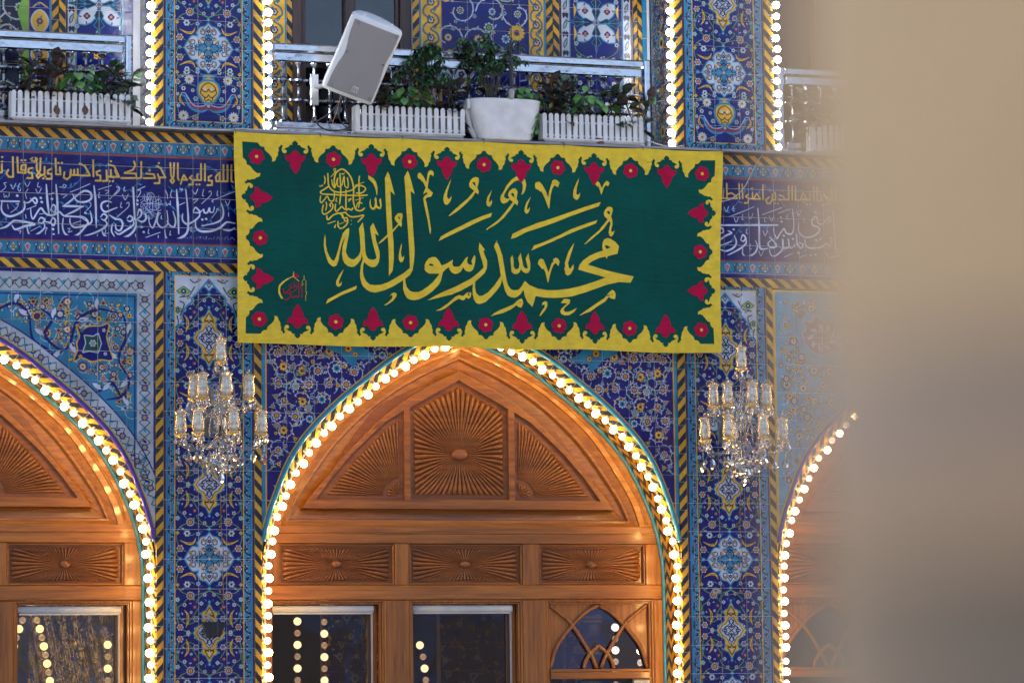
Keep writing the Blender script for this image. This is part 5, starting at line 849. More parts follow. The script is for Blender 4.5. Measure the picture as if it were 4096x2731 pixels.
def niche_wall_side(xa,xb,label,left):
    Y=.45; c=Cv(xa,5.56,xb-xa,2.0,bg=NAVY3); r=random.Random(41)
    if left:
        c.rect(xa,-1.60,5.5,7.6,BK); vines(c,lambda x,z,m:x<-1.66,None,[(WHT,BK,GRN),(YL,MAR,WHT)],r,.24,vc=WHT,vw=.012,leafc=(WHT,WHT,GRN,YL))
        for z in np.arange(5.6,7.5,.34): c.poly([(-1.60,z),(-1.64,z+.04),(-1.675,z+.16),(-1.64,z+.27),(-1.60,z+.32)],GRN,.004); c.poly([(-1.9,z-.02),(-1.8,z+.06),(-1.85,z+.13),(-2.0,z+.1)],YL,.006)
        c.rect(-1.60,-1.59,5.5,7.6,MAR); c.rect(-1.59,-1.458,5.5,7.6,NAVY3)
        for z in np.arange(5.68,7.5,.235):
            P=[(-1.524+.05*math.cos(a)*(1+.1*math.cos(2*a)),z+.075*math.sin(a)) for a in np.linspace(0,6.28,24)]; c.poly(P,WHT,.010); c.poly(P,YL); c.flower(-1.524,z,.022,6,MAR,WHT); c.leaf(-1.524,z+.02,.8,.03,.015,TUR); c.leaf(-1.524,z-.02,3.9,.03,.015,TUR)
            c.stroke([(-1.57,z+.1),(-1.524,z+.13),(-1.475,z+.1)],.01,YL,4); c.leaf(-1.55,z+.118,0,.03,.02,TUR)
        c.rect(-1.458,-1.442,5.5,7.6,TUR); c.rect(-1.345,-1.33,5.5,7.6,MAR*.6); white_band(c,-1.33,-1.275,5.5,7.6); c.rect(-1.275,-1.267,5.5,7.6,TUR); star_panel(c,-1.267,-.955,6.523,5); c.rect(-.955,-.94,5.5,7.6,TUR); c.rect(-.94,-.9,5.5,7.6,NAVY)
        shade_noise(c,.18,22)
    else:
        scroll_band(c,xa,xb,5.56,7.56)
    m=imgmat('niche_side_%d'%int(left),c.a,c.x0,c.z0,c.w,c.h)
    t=T('niche_wall',label,'tiled wall',((xa+xb)/2,Y,5.58),'tiled niche walls behind the balconies')
    zs=[5.58,5.68,5.88,6.08,6.28,6.48,6.68,6.88,7.08,7.28,7.48]
    if left:
        grid(t,[-2.18,-1.99,-1.80,-1.60,-1.444],zs,m,plane=Y); grid(t,[-1.342,-1.267,-1.11,-.955,-.87],zs,m,plane=Y)
        for a,b,mt in ((-1.442,-1.394,stripe_b),(-1.393,-1.345,stripe_f)): strip_v(t,a,b,5.58,7.5,Y-.006,mt)
        mb=MB(); mb.box(xa,xb+.1,Y+.0045,Y+.14,5.578,8.0); put(mb,'grout_bed',grout,t)
        c=Cv(0,5.56,.45,2.0,bg=NAVY*.8); vines(c,lambda x,z,m:.04<x<.41,None,[(YL,NAVY,WHT),(WHT,NAVY,TUR)],r,.10,vc=YL,vw=.005,leafc=(YL,YL,WHT,TUR))
        c.rect(0,.02,5.5,7.6,YL); m=imgmat('niche_reveal_left',c.a,0,c.z0,c.w,c.h,axis='y')
        grid(t,[.004,.22,.446],zs,m,plane=-.823,axis='y',flip=1)
    else:
        grid(t,[3.74,3.9],zs,m,plane=Y)
        mb=MB(); mb.box(3.7,3.9,Y+.0045,Y+.14,5.578,8.0); put(mb,'grout_bed',grout,t)
        d=T('balcony_door','brown door at the back of the right balcony behind the blur','door',(4.4,.5,5.58))
        for x0,x1 in ((3.9,4.0),(4.25,4.33),(4.7,4.78),(5.1,5.2)):
            mb=MB(); mb.box(x0,x1,Y+.02,Y+.10,5.58,7.5,.006); put(mb,'stile',wood_dark,d)
        mb=MB(); mb.box(3.9,5.2,Y+.11,Y+.13,5.58,7.5); put(mb,'door_panel',wood_dark,d)
niche_wall_side(-2.2,-.88,'dark blue and black tiled back wall of the left balcony',True)
niche_wall_side(3.7,5.2,'yellow tiled strip at the back of the right balcony',False)
# ================================================================ CARVED WOODEN DOORS
def ray_hit(poly,cx,cz,a):
    dx,dz=math.cos(a),math.sin(a); best=1e9
    for i in range(len(poly)):
        ax,az=poly[i];bx,bz=poly[(i+1)%len(poly)]; ex,ez=bx-ax,bz-az; den=dx*ez-dz*ex
        if abs(den)<1e-9: continue
        t=((ax-cx)*ez-(az-cz)*ex)/den; u=((ax-cx)*dz-(az-cz)*dx)/den
        if t>1e-6 and -1e-6<=u<=1+1e-6: best=min(best,t)
    return best
def fan(cx,cz,poly,a0,a1,n,r0,y,depth,mat,name,parent,evenp=True):
    """carved sunburst: n rounded ribs from radius r0 to the polygon edge"""
    mb=MB(); M_=7; K=9
    # angles spaced so that ribs meet the border evenly
    A=np.linspace(a0,a1,721); R=np.array([min(ray_hit(poly,cx,cz,a),5) for a in A])
    X=cx+R*np.cos(A); Z=cz+R*np.sin(A); s=np.concatenate([[0],np.cumsum(np.hypot(np.diff(X),np.diff(Z)))])
    ang=np.interp(np.linspace(0,s[-1],n+1),s,A)*.8+np.linspace(a0,a1,n+1)*.2
    for i in range(n):
        b0,b1=ang[i],ang[i+1]; am=(b0+b1)/2; rm=ray_hit(poly,cx,cz,am)
        if rm>4: continue
        w=(b1-b0)
        vs=[]
        for k in range(K+1):
            t=k/K; 
            for m in range(M_):
                q=m/(M_-1); a=b0+(b1-b0)*q
                re=min(ray_hit(poly,cx,cz,a),rm*1.25)-.006; tip=.5*w*rm
                rr=r0+(re-r0)*t
                if k==K: rr=re-tip*.55*(1-math.sqrt(max(0,1-(2*q-1)**2)))
                elif k==K-1: rr=min(r0+(re-r0)*.95,re-tip*.35)
                h=math.sin(PI*q)**.6*min(depth,.6*w*rr+.002)*(.25 if k==K else (.85 if k==K-1 else 1))
                vs.append((cx+rr*math.cos(a),y-h,cz+rr*math.sin(a)))
        fs=[(k*M_+m,(k+1)*M_+m,(k+1)*M_+m+1,k*M_+m+1) for k in range(K) for m in range(M_-1)]
        mb.add(vs,fs)
    me=mb.me(name,mat,True); return link(me,name,parent)
def boss(cx,cz,rx,rz,y,mat,parent):
    mb=MB(); vs=[];n=20
    for k in range(6):
        a=k/5*PI/2
        for i in range(n): t=2*PI*i/n; vs.append((cx+rx*math.cos(a)*math.cos(t),y-.028*math.sin(a),cz+rz*math.cos(a)*math.sin(t)))
    mb.add(vs,[(k*n+i,k*n+(i+1)%n,(k+1)*n+(i+1)%n,(k+1)*n+i) for k in range(5) for i in range(n)])
    return put(mb,'carved_boss',mat,parent,True)
def rr_poly(x0,x1,z0,z1,r,n=6):
    P=[]
    for cx,cz,a in ((x1-r,z1-r,0),(x0+r,z1-r,PI/2),(x0+r,z0+r,PI),(x1-r,z0+r,1.5*PI)):
        for k in range(n+1): t=a+PI/2*k/n; P.append((cx+r*math.cos(t),cz+r*math.sin(t)))
    return P
glass_dk=window_glass('door_pane',(.50,.50,.60),.10,.09)
glass_blue=window_glass('lattice_pane',(.62,.68,.98),.06,.16)
glass_wavy=window_glass('wavy_door_pane',(.6,.6,.62),.22,.22)
blind_m=M('blind_fabric',(.56,.56,.54),.7)
def door(bx,label,kind):
    """bx bay axis; built in the reveal, front frame at Y=.32"""
    t=T('carved_wooden_door',label,'wooden door',(bx,.35,0),'carved wooden door screens'); Y=.318
    c=bx+.004
    # outer arched frame
    O=offs(HC,.05); Oi=[p for p in O if p[1]>2.845]
    B=cat([(0,4.146),(.13,4.09),(.265,4.035),(.48,3.918),(.69,3.775),(.89,3.60),(1.0,3.475),(1.10,3.33),(1.195,3.18),(1.27,3.035),(1.318,2.885)],4)
    Ci=cat([(0,3.993),(.13,3.93),(.265,3.86),(.40,3.775),(.555,3.66),(.69,3.53),(.83,3.39),(.95,3.25),(1.05,3.14),(1.135,3.028)],4)
    outer=[(c-x,z) for x,z in Oi[::-1]]+[(c+x,z) for x,z in Oi[1:]]
    xe=Oi[-1][0]; outer=[(c-xe,2.846)]+outer+[(c+xe,2.846)]
    hole=[(c-x,z) for x,z in B[::-1]]+[(c+x,z) for x,z in B[1:]]
    polyslab(outer,[hole],Y,Y+.12,wood_a,'arched_frame',t)
    # raised fillet just outside the moulding
    mb=MB(); mb.tube([(c-x*1.035,Y-.002,z+.03) for x,z in B[::-1]][:-1]+[(c,Y-.002,4.183)]+[(c+x*1.035,Y-.002,z+.03) for x,z in B[1:]],.011,6); put(mb,'fillet',wood_a,t,True)
    # stepped splay from B back to the ridge C
    nB=len(B); 
    def res(C,n):
        P=np.array(C); s=np.concatenate([[0],np.cumsum(np.hypot(*np.diff(P,axis=0).T))]); q=np.linspace(0,s[-1],n); return list(zip(np.interp(q,s,P[:,0]),np.interp(q,s,P[:,1])))
    Br,Cr=res(B,30),res(Ci,30)
    for s_ in (1,-1):
        mb=MB(); rows=[]
        for f,y in ((0,Y),(0.02,Y+.018),(.30,Y+.052),(.40,Y+.056),(.46,Y+.10),(.93,Y+.125),(.97,Y+.070),(1.0,Y+.070)):
            rows.append([(c+s_*(b[0]+(k[0]-b[0])*f),y,b[1]+(k[1]-b[1])*f) for b,k in zip(Br,Cr)])
        n=30; vs=[v for r_ in rows for v in r_]; fs=[]
        for r_ in range(len(rows)-1):
            for i in range(n-1):
                q=(r_*n+i,r_*n+i+1,(r_+1)*n+i+1,(r_+1)*n+i); fs.append(q if s_<0 else q[::-1])
        mb.add(vs,fs); put(mb,'splayed_moulding',wood_a,t)
    mb=MB(); xb,xc=B[-1][0],Ci[-1][0]; zb,zc=B[-1][1],Ci[-1][1]; rows=[]
    for f,y in ((0,Y),(0.02,Y+.018),(.30,Y+.052),(.40,Y+.056),(.46,Y+.10),(.93,Y+.125),(.97,Y+.070),(1.0,Y+.070)):
        x=xb+(xc-xb)*f; z=zb+(zc-zb)*f; rows+= [(c-x,y,z),(c+x,y,z)]
    mb.add(rows,[(2*i,2*i+1,2*i+3,2*i+2) for i in range(7)]); put(mb,'splayed_moulding',wood_h,t)
    # inner board with three openings
    Yi=Y+.070
    ring=[(c-x,z) for x,z in Ci[::-1]]+[(c+x,z) for x,z in Ci[1:]]
    cp=[(c-.362,3.09),(c+.362,3.09),(c+.362,3.735),(c,3.935),(c-.362,3.735)]
    def side(s,i=0): 
        P=[(.405+i,3.085+i),(1.045-2.6*i,3.085+i),(.93-2*i,3.24-.3*i),(.79-1.7*i,3.40-.5*i),(.67-1.4*i,3.515-.8*i),(.53-.8*i,3.64-1.1*i),(.405+i,3.715-2.2*i)]
        return [(c+s*x,z) for x,z in P]
    polyslab(ring,[cp,side(1),side(-1)],Yi,Yi+.05,wood_h,'inner_frame',t)
    polyslab([(c-1.1,3.05),(c+1.1,3.05),(c+.6,3.75),(c,4.0),(c-.6,3.75)],[],Yi+.032,Yi+.05,wood_d,'backing_board',t)
    yb=Yi+.031
    # sunburst fields
    ip=[(c-.335,3.118),(c+.335,3.118),(c+.335,3.722),(c,3.895),(c-.335,3.722)]
    fan(c+.005,3.41,ip,.02,2*PI+.02,60,.045,yb,.026,wood_d,'carved_sunburst',t)
    boss(c+.005,3.41,.062,.042,yb-.008,wood_d,t)
    for s in (1,-1):
        sp=side(s,.028); ox,oz=c+s*.45,3.122
        a0,a1=(.0,PI/2) if s>0 else (PI/2,PI)
        px=[(x,z) for x,z in sp]
        cornerx=c+s*.433
        fan(cornerx,3.113,px,a0+.01,a1-.01,24,.125,yb,.022,wood_d,'carved_sunburst',t)
        arc=[(cornerx+.10*math.cos(a),3.113+.10*math.sin(a)) for a in np.linspace(a0,a1,14)]+[(cornerx,3.113)]
        fan(cornerx,3.113,arc,a0+.02,a1-.02,6,.022,yb,.016,wood_d,'carved_sunburst',t)
    # rails and stiles below
    R=[(2.786,2.845,0,'rail'),(2.395,2.466,0,'rail')]
    x0,x1=c-1.52,c+1.52
    mb=MB(); mb.box(x0,x1,Y-.004,Y+.11,2.848,2.902,.006); put(mb,'rail',wood_h,t)
    mb=MB(); mb.box(x0,x1,Y,Y+.11,2.776,2.845,.004); put(mb,'rail',wood_h,t)
    mb=MB(); mb.box(x0,x1,Y-.003,Y+.11,2.385,2.484,.006); put(mb,'rail',wood_h,t)
    PX=[(c-1.325,c-.497),(c-.395,c+.437),(c+.556,c+1.355)]
    sx=[(x0,PX[0][0]),(PX[0][1],PX[1][0]),(PX[1][1],PX[2][0]),(PX[2][1],x1)]
    for a,b in sx: mb=MB(); mb.box(a,b,Y+.002,Y+.11,2.486,2.774,.003); put(mb,'stile',wood_v,t)
    for a,b in PX:
        # bevelled bead round the panel
        mb=MB(); 
        for (p,q) in (((a,a+.014),(2.486,2.774)),((b-.014,b),(2.486,2.774))): mb.box(p[0],p[1],Y+.012,Y+.05,q[0],q[1],.005)
        mb.box(a+.014,b-.014,Y+.012,Y+.05,2.486,2.500,.005); mb.box(a+.014,b-.014,Y+.012,Y+.05,2.760,2.774,.005); put(mb,'panel_bead',wood_h,t)
        mb=MB(); mb.box(a,b,Y+.045,Y+.06,2.486,2.774); put(mb,'panel',wood_d,t)
        mx,mz=(a+b)/2,(2.63); pp=rr_poly(a+.026,b-.026,2.512,2.748,.035)
        fan(mx,mz,pp,.03,2*PI+.03,56,.035,Y+.044,.022,wood_d,'carved_sunburst',t); boss(mx,mz,.04,.026,Y+.04,wood_d,t)
    # window row
    WX=[(c-1.40,c-.575),(c-.395,c+.435),(c+.605,c+1.41)]
    sx=[(x0,WX[0][0]),(WX[0][1],WX[1][0]),(WX[1][1],WX[2][0]),(WX[2][1],x1)]
    for a,b in sx: mb=MB(); mb.box(a,b,Y+.002,Y+.11,1.2,2.383,.006); put(mb,'mullion',wood_v,t)
    for i,(a,b) in enumerate(WX):
        lat=(i==2 and kind!='left') or (kind=='right' and i==0)
        mb=MB()
        for k,(w,y) in enumerate(((.016,Y+.012),(.03,Y+.026))):
            e=.016*k; mb.box(a+e,a+w,y,y+.06,1.2,2.383-e,.003); mb.box(b-w,b-e,y,y+.06,1.2,2.383-e,.003); mb.box(a+w,b-w,y,y+.06,2.383-w,2.383-e,.003)
        put(mb,'window_bead',wood_v,t)
        a2,b2,zt=a+.03,b-.03,2.353
        if lat:
            zb=1.892; yl=Y+.05; cx=(a2+b2)/2; hw=(b2-a2)/2
            # thresholds: board with arch opening, glass and crossing ribs
            AR=cat([(-hw+.005,zb),(-hw*.84,zb+.16),(-hw*.52,zb+.31),(-.09,zb+.405),(0,zb+.452)],5); AR=AR+[(-x,z) for x,z in AR[::-1][1:]]
            AR=[(cx+x,z) for x,z in AR]
            polyslab([(a2,zb),(AR[0][0],zb)]+AR[1:-1]+[(AR[-1][0],zb),(b2,zb),(b2,zt),(a2,zt)],[],yl+.014,yl+.03,wood_v,'arch_board',t)
            mb=MB(); mb.box(a2,b2,yl+.031,yl+.036,zb,zt); put(mb,'pane',glass_blue,t)
            def rib(P,nm='lattice_rib'):
                P=cat([(cx+x,z) for x,z in P],5); mb=MB(); mb.tube([(x,yl+.006,z) for x,z in P],.0135,6); put(mb,nm,wood_v,t,True)
            rib([(x-cx,z) for x,z in AR[::5]]+[(AR[-1][0]-cx,AR[-1][1])]) if 0 else None
            h1=[p for p in AR[:len(AR)//2+1]]; h2=AR[len(AR)//2:]
            for h in (h1,h2): mb=MB(); mb.tube([(x,yl+.006,z) for x,z in h],.0135,6); put(mb,'lattice_rib',wood_v,t,True)
            for s in(1,-1):
                rib([(s*hw,zt-.003),(s*hw*.74,zb+.385),(s*hw*.52,zb+.31),(s*hw*.17,zb+.11),(s*hw*.04,zb+.004)])
                rib([(s*hw*.30,zb+.004),(s*hw*.27,zb+.05),(s*hw*.17,zb+.11),(0,zb+.165)])
            mb=MB(); mb.box(a2,b2,Y+.012,Y+.09,1.872,1.892,.003); mb.box(a2,b2,Y+.006,Y+.09,1.822,1.871,.005); put(mb,'rail',wood_h,t)
            mb=MB(); mb.box(a2,b2,Y+.08,Y+.086,1.2,1.82); put(mb,'pane',glass_dk,t)
            # little roll of blind under the lattice
            mb=MB(); mb.lathe([(0,-.05),(.022,-.05),(.022,.07),(0,.07)],(b2-.07,Y+.05,1.80),12,ax='x'); put(mb,'blind_roll',blind_m,t)
        else:
            gl=glass_wavy if kind=='left' else glass_dk
            zt2=2.35
            mb=MB(); mb.box(a2,b2-.075,Y+.105,Y+.112,1.2,zt2); put(mb,'pane',gl,t)
            mb=MB(); mb.box(b2-.075,b2-.05,Y+.085,Y+.13,1.2,zt2,.004); put(mb,'sash_stile',wood_dark,t)
            mb=MB(); mb.box(b2-.05,b2,Y+.10,Y+.13,1.2,zt2,.003); put(mb,'sash_stile',wood_v,t)
            bl=T('roller_blind','rolled up grey window blind in the %s pane of the %s door'%(('left','middle','right')[i],{'mid':'middle','left':'left','right':'blurred right'}[kind]),'window blind',((a2+b2)/2,Y+.05,2.32),'rolled up window blinds')
            mb=MB(); mb.lathe([(0,a2+.004),(.026,a2+.004),(.026,b2-.045),(.022,b2-.04),(0,b2-.04)],(0,Y+.055,2.322),16,ax='x'); put(mb,'blind_roll',blind_m,bl,True)
            mb=MB(); mb.box(a2+.01,b2-.06,Y+.035,Y+.045,2.286,2.297,.003); put(mb,'bottom_bar',blind_m,bl)
            mb=MB()
            for dx in (0,.008):
                mb.tube([(b2-.058+dx,Y+.04,2.31),(b2-.058+dx,Y+.04,1.3)],.0022,5)
            put(mb,'bead_chain',blind_m,bl)
    return t
wood_a=wood('teak_grain_arch','x',.6,.09,(.23,.076,.011),(.46,.18,.022))
wood_d=wood('teak_carving','x',.3,.18,(.13,.038,.007),(.29,.092,.013))
door(BAYS[1],'carved teak door screen with big sunburst filling the middle arch','mid')
door(BAYS[0],'carved teak door screen in the left arch, cut off by the picture edge','left')
door(BAYS[2],'carved teak door screen in the right arch, fading into the blur','right')
# ================================================================ LIGHT BULBS
def sphere(r,n=22,m=12,sq=1.0):
    mb=MB(); mb.lathe([(r*math.sin(PI*k/m)*1.0,-r*math.cos(PI*k/m)*sq) for k in range(m+1)],(0,0,0),n); return mb
WARM=(1.0,.74,.40); 
b_hot=emit('lit_bulb_warm',(1.0,.60,.20),23.0); b_dim=emit('frosted_bulb_warm',(1.0,.78,.52),1.1)
b_cool=emit('lit_bulb_cool',(.93,.96,1.0),13.0)
ME_BIG=sphere(.0262).me('bulb',b_hot,True); ME_SML=sphere(.0235).me('bulb',b_dim,True); ME_COOL=sphere(.0262).me('bulb',b_cool,True); ME_COOLS=sphere(.0238).me('bulb',b_cool,True)
smb=MB(); smb.lathe([(0,0),(.013,0),(.015,.012),(.012,.03),(0,.03)],(0,0,0),10); sock_m=M('ivory_socket',(.42,.36,.24),.5); ME_SOCK=smb.me('socket',sock_m,True)
wire_m=M('black_wire',(.02,.02,.02),.5)
def bulb_row(name,label,pts,group,cool=False,dirs=None):
    """pts: list of (x,y,z,nx,nz): bulb centre and inward direction"""
    t=T(name,label,'string lights',pts[len(pts)//2][:3],group)
    for k,(x,y,z,nx,nz) in enumerate(pts):
        big=(k%2==0)
        if cool: me=ME_COOL if (k*7)%3 else ME_COOLS
        else: me=ME_BIG if big else ME_SML
        jx,jz=random.gauss(0,.004),random.gauss(0,.004)
        q=0 if (big or cool) else .008
        o=link(me,'bulb',t,(x+jx-nx*q,y-.004*(k%2),z+jz-nz*q))
        s=link(ME_SOCK,'socket',t,(x-nx*.052+jx,y+.012,z-nz*.052+jz)); s.rotation_euler=Vector((nx,-.25,nz)).to_track_quat('Z','Y').to_euler()
    mb=MB(); mb.tube([(x-nx*.056,y+.014,z-nz*.056) for x,y,z,nx,nz in pts],.005,5); put(mb,'cable',wire_m,t)
def arch_pts(cx,s,zmin,o=.0,y=-.004):
    C=offs(HC,o-.0); P=np.array(C); seg=np.hypot(*np.diff(P,axis=0).T); S=np.concatenate([[0],np.cumsum(seg)]); out=[]
    d=.045
    while d<S[-1]:
        x=np.interp(d,S,P[:,0]); z=np.interp(d,S,P[:,1]); x2=np.interp(d+.02,S,P[:,0]); z2=np.interp(d+.02,S,P[:,1]); l=math.hypot(x2-x,z2-z) or 1
        nx,nz=-(-(z2-z)/l),-((x2-x)/l)
        nx=-(-(z2-z))/l; nz=-(x2-x)/l
        if z<zmin: break
        out.append((cx+s*x,y,z,s*nx*1.0,nz)); d+=.0832
    return out
for cx,s,lab in ((BAYS[1],-1,'warm globe bulbs edging the left half of the middle arch'),(BAYS[1],1,'warm globe bulbs edging the right half of the middle arch'),(BAYS[0],1,'warm globe bulbs edging the left arch'),(BAYS[2],-1,'warm globe bulbs edging the right arch, half lost in blur')):
    bulb_row('light_string',lab,arch_pts(cx,s,1.5),'warm bulb strings round the arches')
for x,nx,lab in ((-.842,-1,'cool white bulb column beside the left balcony, left of the pier'),(-.012,1,'cool white bulb column at the left end of the middle balcony'),(2.938,-1,'cool white bulb column at the right end of the middle balcony'),(3.762,1,'cool white bulb column at the left end of the right balcony')):
    pts=[(x,-.01,5.625+.0805*k,nx*.9,0) for k in range(14)]
    bulb_row('light_column',lab,pts,'cool bulb columns beside the balconies',True)
    st=T('lamp_channel','metal channel carrying the '+lab.replace('cool white bulb','white bulb'),'lamp channel',(x,.02,5.6),'channels of the bulb columns')
    mb=MB(); mb.box(min(x-nx*.055,x-nx*.02),max(x-nx*.055,x-nx*.02),.006,.03,5.585,6.9,.004); put(mb,'channel',chrome,st)
# ================================================================ BANNER
BT=[(-.275,5.561),(3.277,5.558)]; BB=[(-.252,4.107),(3.241,4.108)]
def bw(u,v): # u 0..1 across, v 0..1 down
    a=(BT[0][0]*(1-u)+BT[1][0]*u,BT[0][1]*(1-u)+BT[1][1]*u); b=(BB[0][0]*(1-u)+BB[1][0]*u,BB[0][1]*(1-u)+BB[1][1]*u)
    return (a[0]*(1-v)+b[0]*v+.007*math.sin(v*7+1)*(u-.5)*2,a[1]*(1-v)+b[1]*v-.007*abs(math.sin(PI*u*6))*(1-v)+.005*math.sin(u*19+.5)*v)
def wave(x,z):
    v=(5.56-z)/1.45
    w=.014*math.sin(x*2.3+.6)*v+.009*math.sin(x*7.1+z*1.7+1)*(.3+v)+.004*math.sin(x*3.1-z*9.0)
    for (cx,cz,dx,dz,a,s,L) in ((1.9,4.75,.95,-.3,.006,.02,.5),(2.3,4.55,.9,-.42,.006,.022,.35),(1.0,4.5,.97,.22,.005,.02,.45),(2.9,5.35,.86,-.5,.005,.018,.35),(.1,5.1,.1,-1,.004,.02,.4),(2.75,4.9,.2,-1,.005,.025,.5),(1.55,5.45,.98,-.18,.005,.016,.5),(.6,4.3,.95,.3,.005,.02,.4),(1.3,4.9,.9,.43,.004,.018,.4),(2.2,5.3,.93,.35,.004,.018,.35)):
        p=(x-cx)*dx+(z-cz)*dz; q=-(x-cx)*dz+(z-cz)*dx
        if abs(q)<.08 and abs(p)<L*1.6: w-=1.8*a*math.exp(-(q/s)**2-(p/L)**4)
    return w
BY=-.128
def cloth(o,maxe=.05,off=0.0):
    me=o.data; bm=bmesh.new(); bm.from_mesh(me)
    for it in range(7):
        le=[e for e in bm.edges if e.calc_length()>maxe]
        if not le: break
        bmesh.ops.subdivide_edges(bm,edges=le,cuts=1,use_grid_fill=False); 
        bmesh.ops.triangulate(bm,faces=[f for f in bm.faces if len(f.verts)>3])
    for v in bm.verts: v.co.y+=BY+wave(v.co.x,v.co.z)
    bm.to_mesh(me); bm.free(); me.update()
fab_g=M('green_cotton',srgb(8,78,68),.85,0,.20,2.5,.35,160,.15); fab_y=M('yellow_felt',srgb(230,196,60),.8,0,.10,16,.5,90,.2); fab_r=M('crimson_felt',srgb(178,16,62),.8,0,.10,22,.4,110,.15)
def wrinkle(m):
    nt=m.node_tree; N=nt.nodes; L=nt.links; bp=[n for n in N if n.type=='BUMP'][0]
    geo=N.new('ShaderNodeNewGeometry'); mp=N.new('ShaderNodeMapping'); mp.inputs['Rotation'].default_value=(0,.35,0); mp.inputs['Scale'].default_value=(1.3,1,5); L.new(geo.outputs['Position'],mp.inputs[0])
    nz=N.new('ShaderNodeTexNoise'); nz.inputs['Scale'].default_value=3.2; nz.inputs['Detail'].default_value=4; nz.inputs['Distortion'].default_value=1.2; L.new(mp.outputs[0],nz.inputs['Vector'])
    b2=N.new('ShaderNodeBump'); b2.inputs['Strength'].default_value=.9; b2.inputs['Distance'].default_value=.02; L.new(nz.outputs[0],b2.inputs['Height']); L.new(b2.outputs[0],bp.inputs['Normal'])
for m in (fab_g,fab_y,fab_r): wrinkle(m)
ban=T('green_banner','green cloth banner with yellow Arabic calligraphy and yellow scalloped border','banner',(1.5,BY,5.56))
nx,nz=130,56; vs=[];
for j in range(nz+1):
    for i in range(nx+1):
        x,z=bw(i/nx,j/nz); vs.append((x,BY+wave(x,z),z))
put(MB().add(vs,[(j*(nx+1)+i,(j+1)*(nx+1)+i,(j+1)*(nx+1)+i+1,j*(nx+1)+i+1) for j in range(nz) for i in range(nx)]),'cloth',fab_g,ban,True)
GM=[(1197,198),(1235,225),(1265,268),(1250,295),(1300,295),(1330,340),(1400,370),(1445,412),(1400,405),(1375,430),(1380,465),(1410,485),(1450,480),(1478,430),(1475,380),(1453,333),(1495,298),(1510,335),(1530,360),(1552,370),(1540,410),(1545,450),(1560,480),(1558,520),(1575,560),(1595,580),(1605,620),(1620,655),(1640,670),(1688,678),(1680,620),(1700,570),(1750,510),(1800,475),(1830,440),(1845,378),(1890,380),(1930,365),(1960,330),(1975,302),(2008,302)]
half=[((x-1197)/811,((y-.037*(x-1197))-75)*.000327) for x,y in GM]
BWD,BH=3.52,1.452; CX,CZ=.155,.165
def side_path(L,c):
    """inner border line along one side of length L, corner blossoms inset c"""
    n=6 if L>2 else 2; H=(L-2*c)/(2*n); out=[]
    for k in range(n):
        xt=c+H*(2*k+1)
        out+=[(xt-u*H,d) for u,d in half[::-1]]; out+=[(xt+u*H,d) for u,d in half[1:]]
    return out,[c+2*H*k for k in range(n+1)],[c+H*(2*k+1) for k in range(n)],H
tp,tf,tt,H1=side_path(BWD,CX); lp,lf,lt,H2=side_path(BH,CZ)
uv2w=lambda s,d:bw(s/BWD,d/BH)
inner=[(.057,.064)]+[(s,d) for s,d in tp]+[(BWD-.057,.064)]+[(BWD-d*.93,s) for s,d in lp]+[(BWD-.057,BH-.064)]+[(BWD-s,BH-d) for s,d in tp]+[(.057,BH-.064)]+[(d*.93,BH-s) for s,d in lp]
dd=[inner[0]]
for p in inner[1:]:
    if math.hypot(p[0]-dd[-1][0],p[1]-dd[-1][1])>.0012: dd.append(p)
outer=[(BWD*k/40,0) for k in range(40)]+[(BWD,BH*k/16) for k in range(16)]+[(BWD-BWD*k/40,BH) for k in range(40)]+[(0,BH-BH*k/16) for k in range(16)]
o=polyslab([uv2w(*p) for p in outer],[[uv2w(*p) for p in dd]],-.0032,-.0004,fab_y,'border_applique',ban); cloth(o)
def applique(P,holes,mat,name,par,y=-.0034):
    o=polyslab(P,holes,y,-.0004,mat,name,par); cloth(o,.06); return o
def five(cx,cz,r,a0):
    th=np.linspace(0,2*PI,50,endpoint=False)
    return [(cx+r*(.80+.22*abs(math.cos((t+a0)*3))**.7)*math.cos(t),cz+r*(.80+.22*abs(math.cos((t+a0)*3))**.7)*math.sin(t)) for t in th]
TUL=[(0,.022),(.016,.030),(.036,.058),(.052,.061),(.074,.058),(.068,.084),(.052,.102),(.038,.105),(.038,.126),(.030,.148),(.008,.182),(0,.19)]
def tulip(base):  # base(s,d)->world ; d from banner edge
    P=[(x,d+.085) for x,d in TUL]; P=P+[(-x,d) for x,d in P[::-1][1:-1]]; return [base(x,d) for x,d in P]
for s in tf:
    for top in (1,0):
        x,z=uv2w(s,.162 if top else BH-.165); f=applique(five(x,z,.054,s),[],fab_r,'red_blossom',ban,-.0036)
        g=polyslab([(x+.0115*math.cos(a),z+.0115*math.sin(a)) for a in np.linspace(0,2*PI,14,endpoint=False)],[],-.006,-.003,fab_y,'blossom_centre',f); cloth(g)
for s in lf[1:-1]:
    for lft in (1,0):
        x,z=uv2w(.16 if lft else BWD-.155,s); f=applique(five(x,z,.052,s),[],fab_r,'red_blossom',ban,-.0036)
        g=polyslab([(x+.0115*math.cos(a),z+.0115*math.sin(a)) for a in np.linspace(0,2*PI,14,endpoint=False)],[],-.006,-.003,fab_y,'blossom_centre',f); cloth(g)
for s in tt:
    applique(tulip(lambda x,d:uv2w(s+x,d)),[],fab_r,'red_tulip',ban,-.0036); applique(tulip(lambda x,d:uv2w(s+x,BH-d)),[],fab_r,'red_tulip',ban,-.0036)
for s in lt:
    applique(tulip(lambda x,d:uv2w(d*.93,s+x)),[],fab_r,'red_tulip',ban,-.0036); applique(tulip(lambda x,d:uv2w(BWD-d*.93,s+x)),[],fab_r,'red_tulip',ban,-.0036)
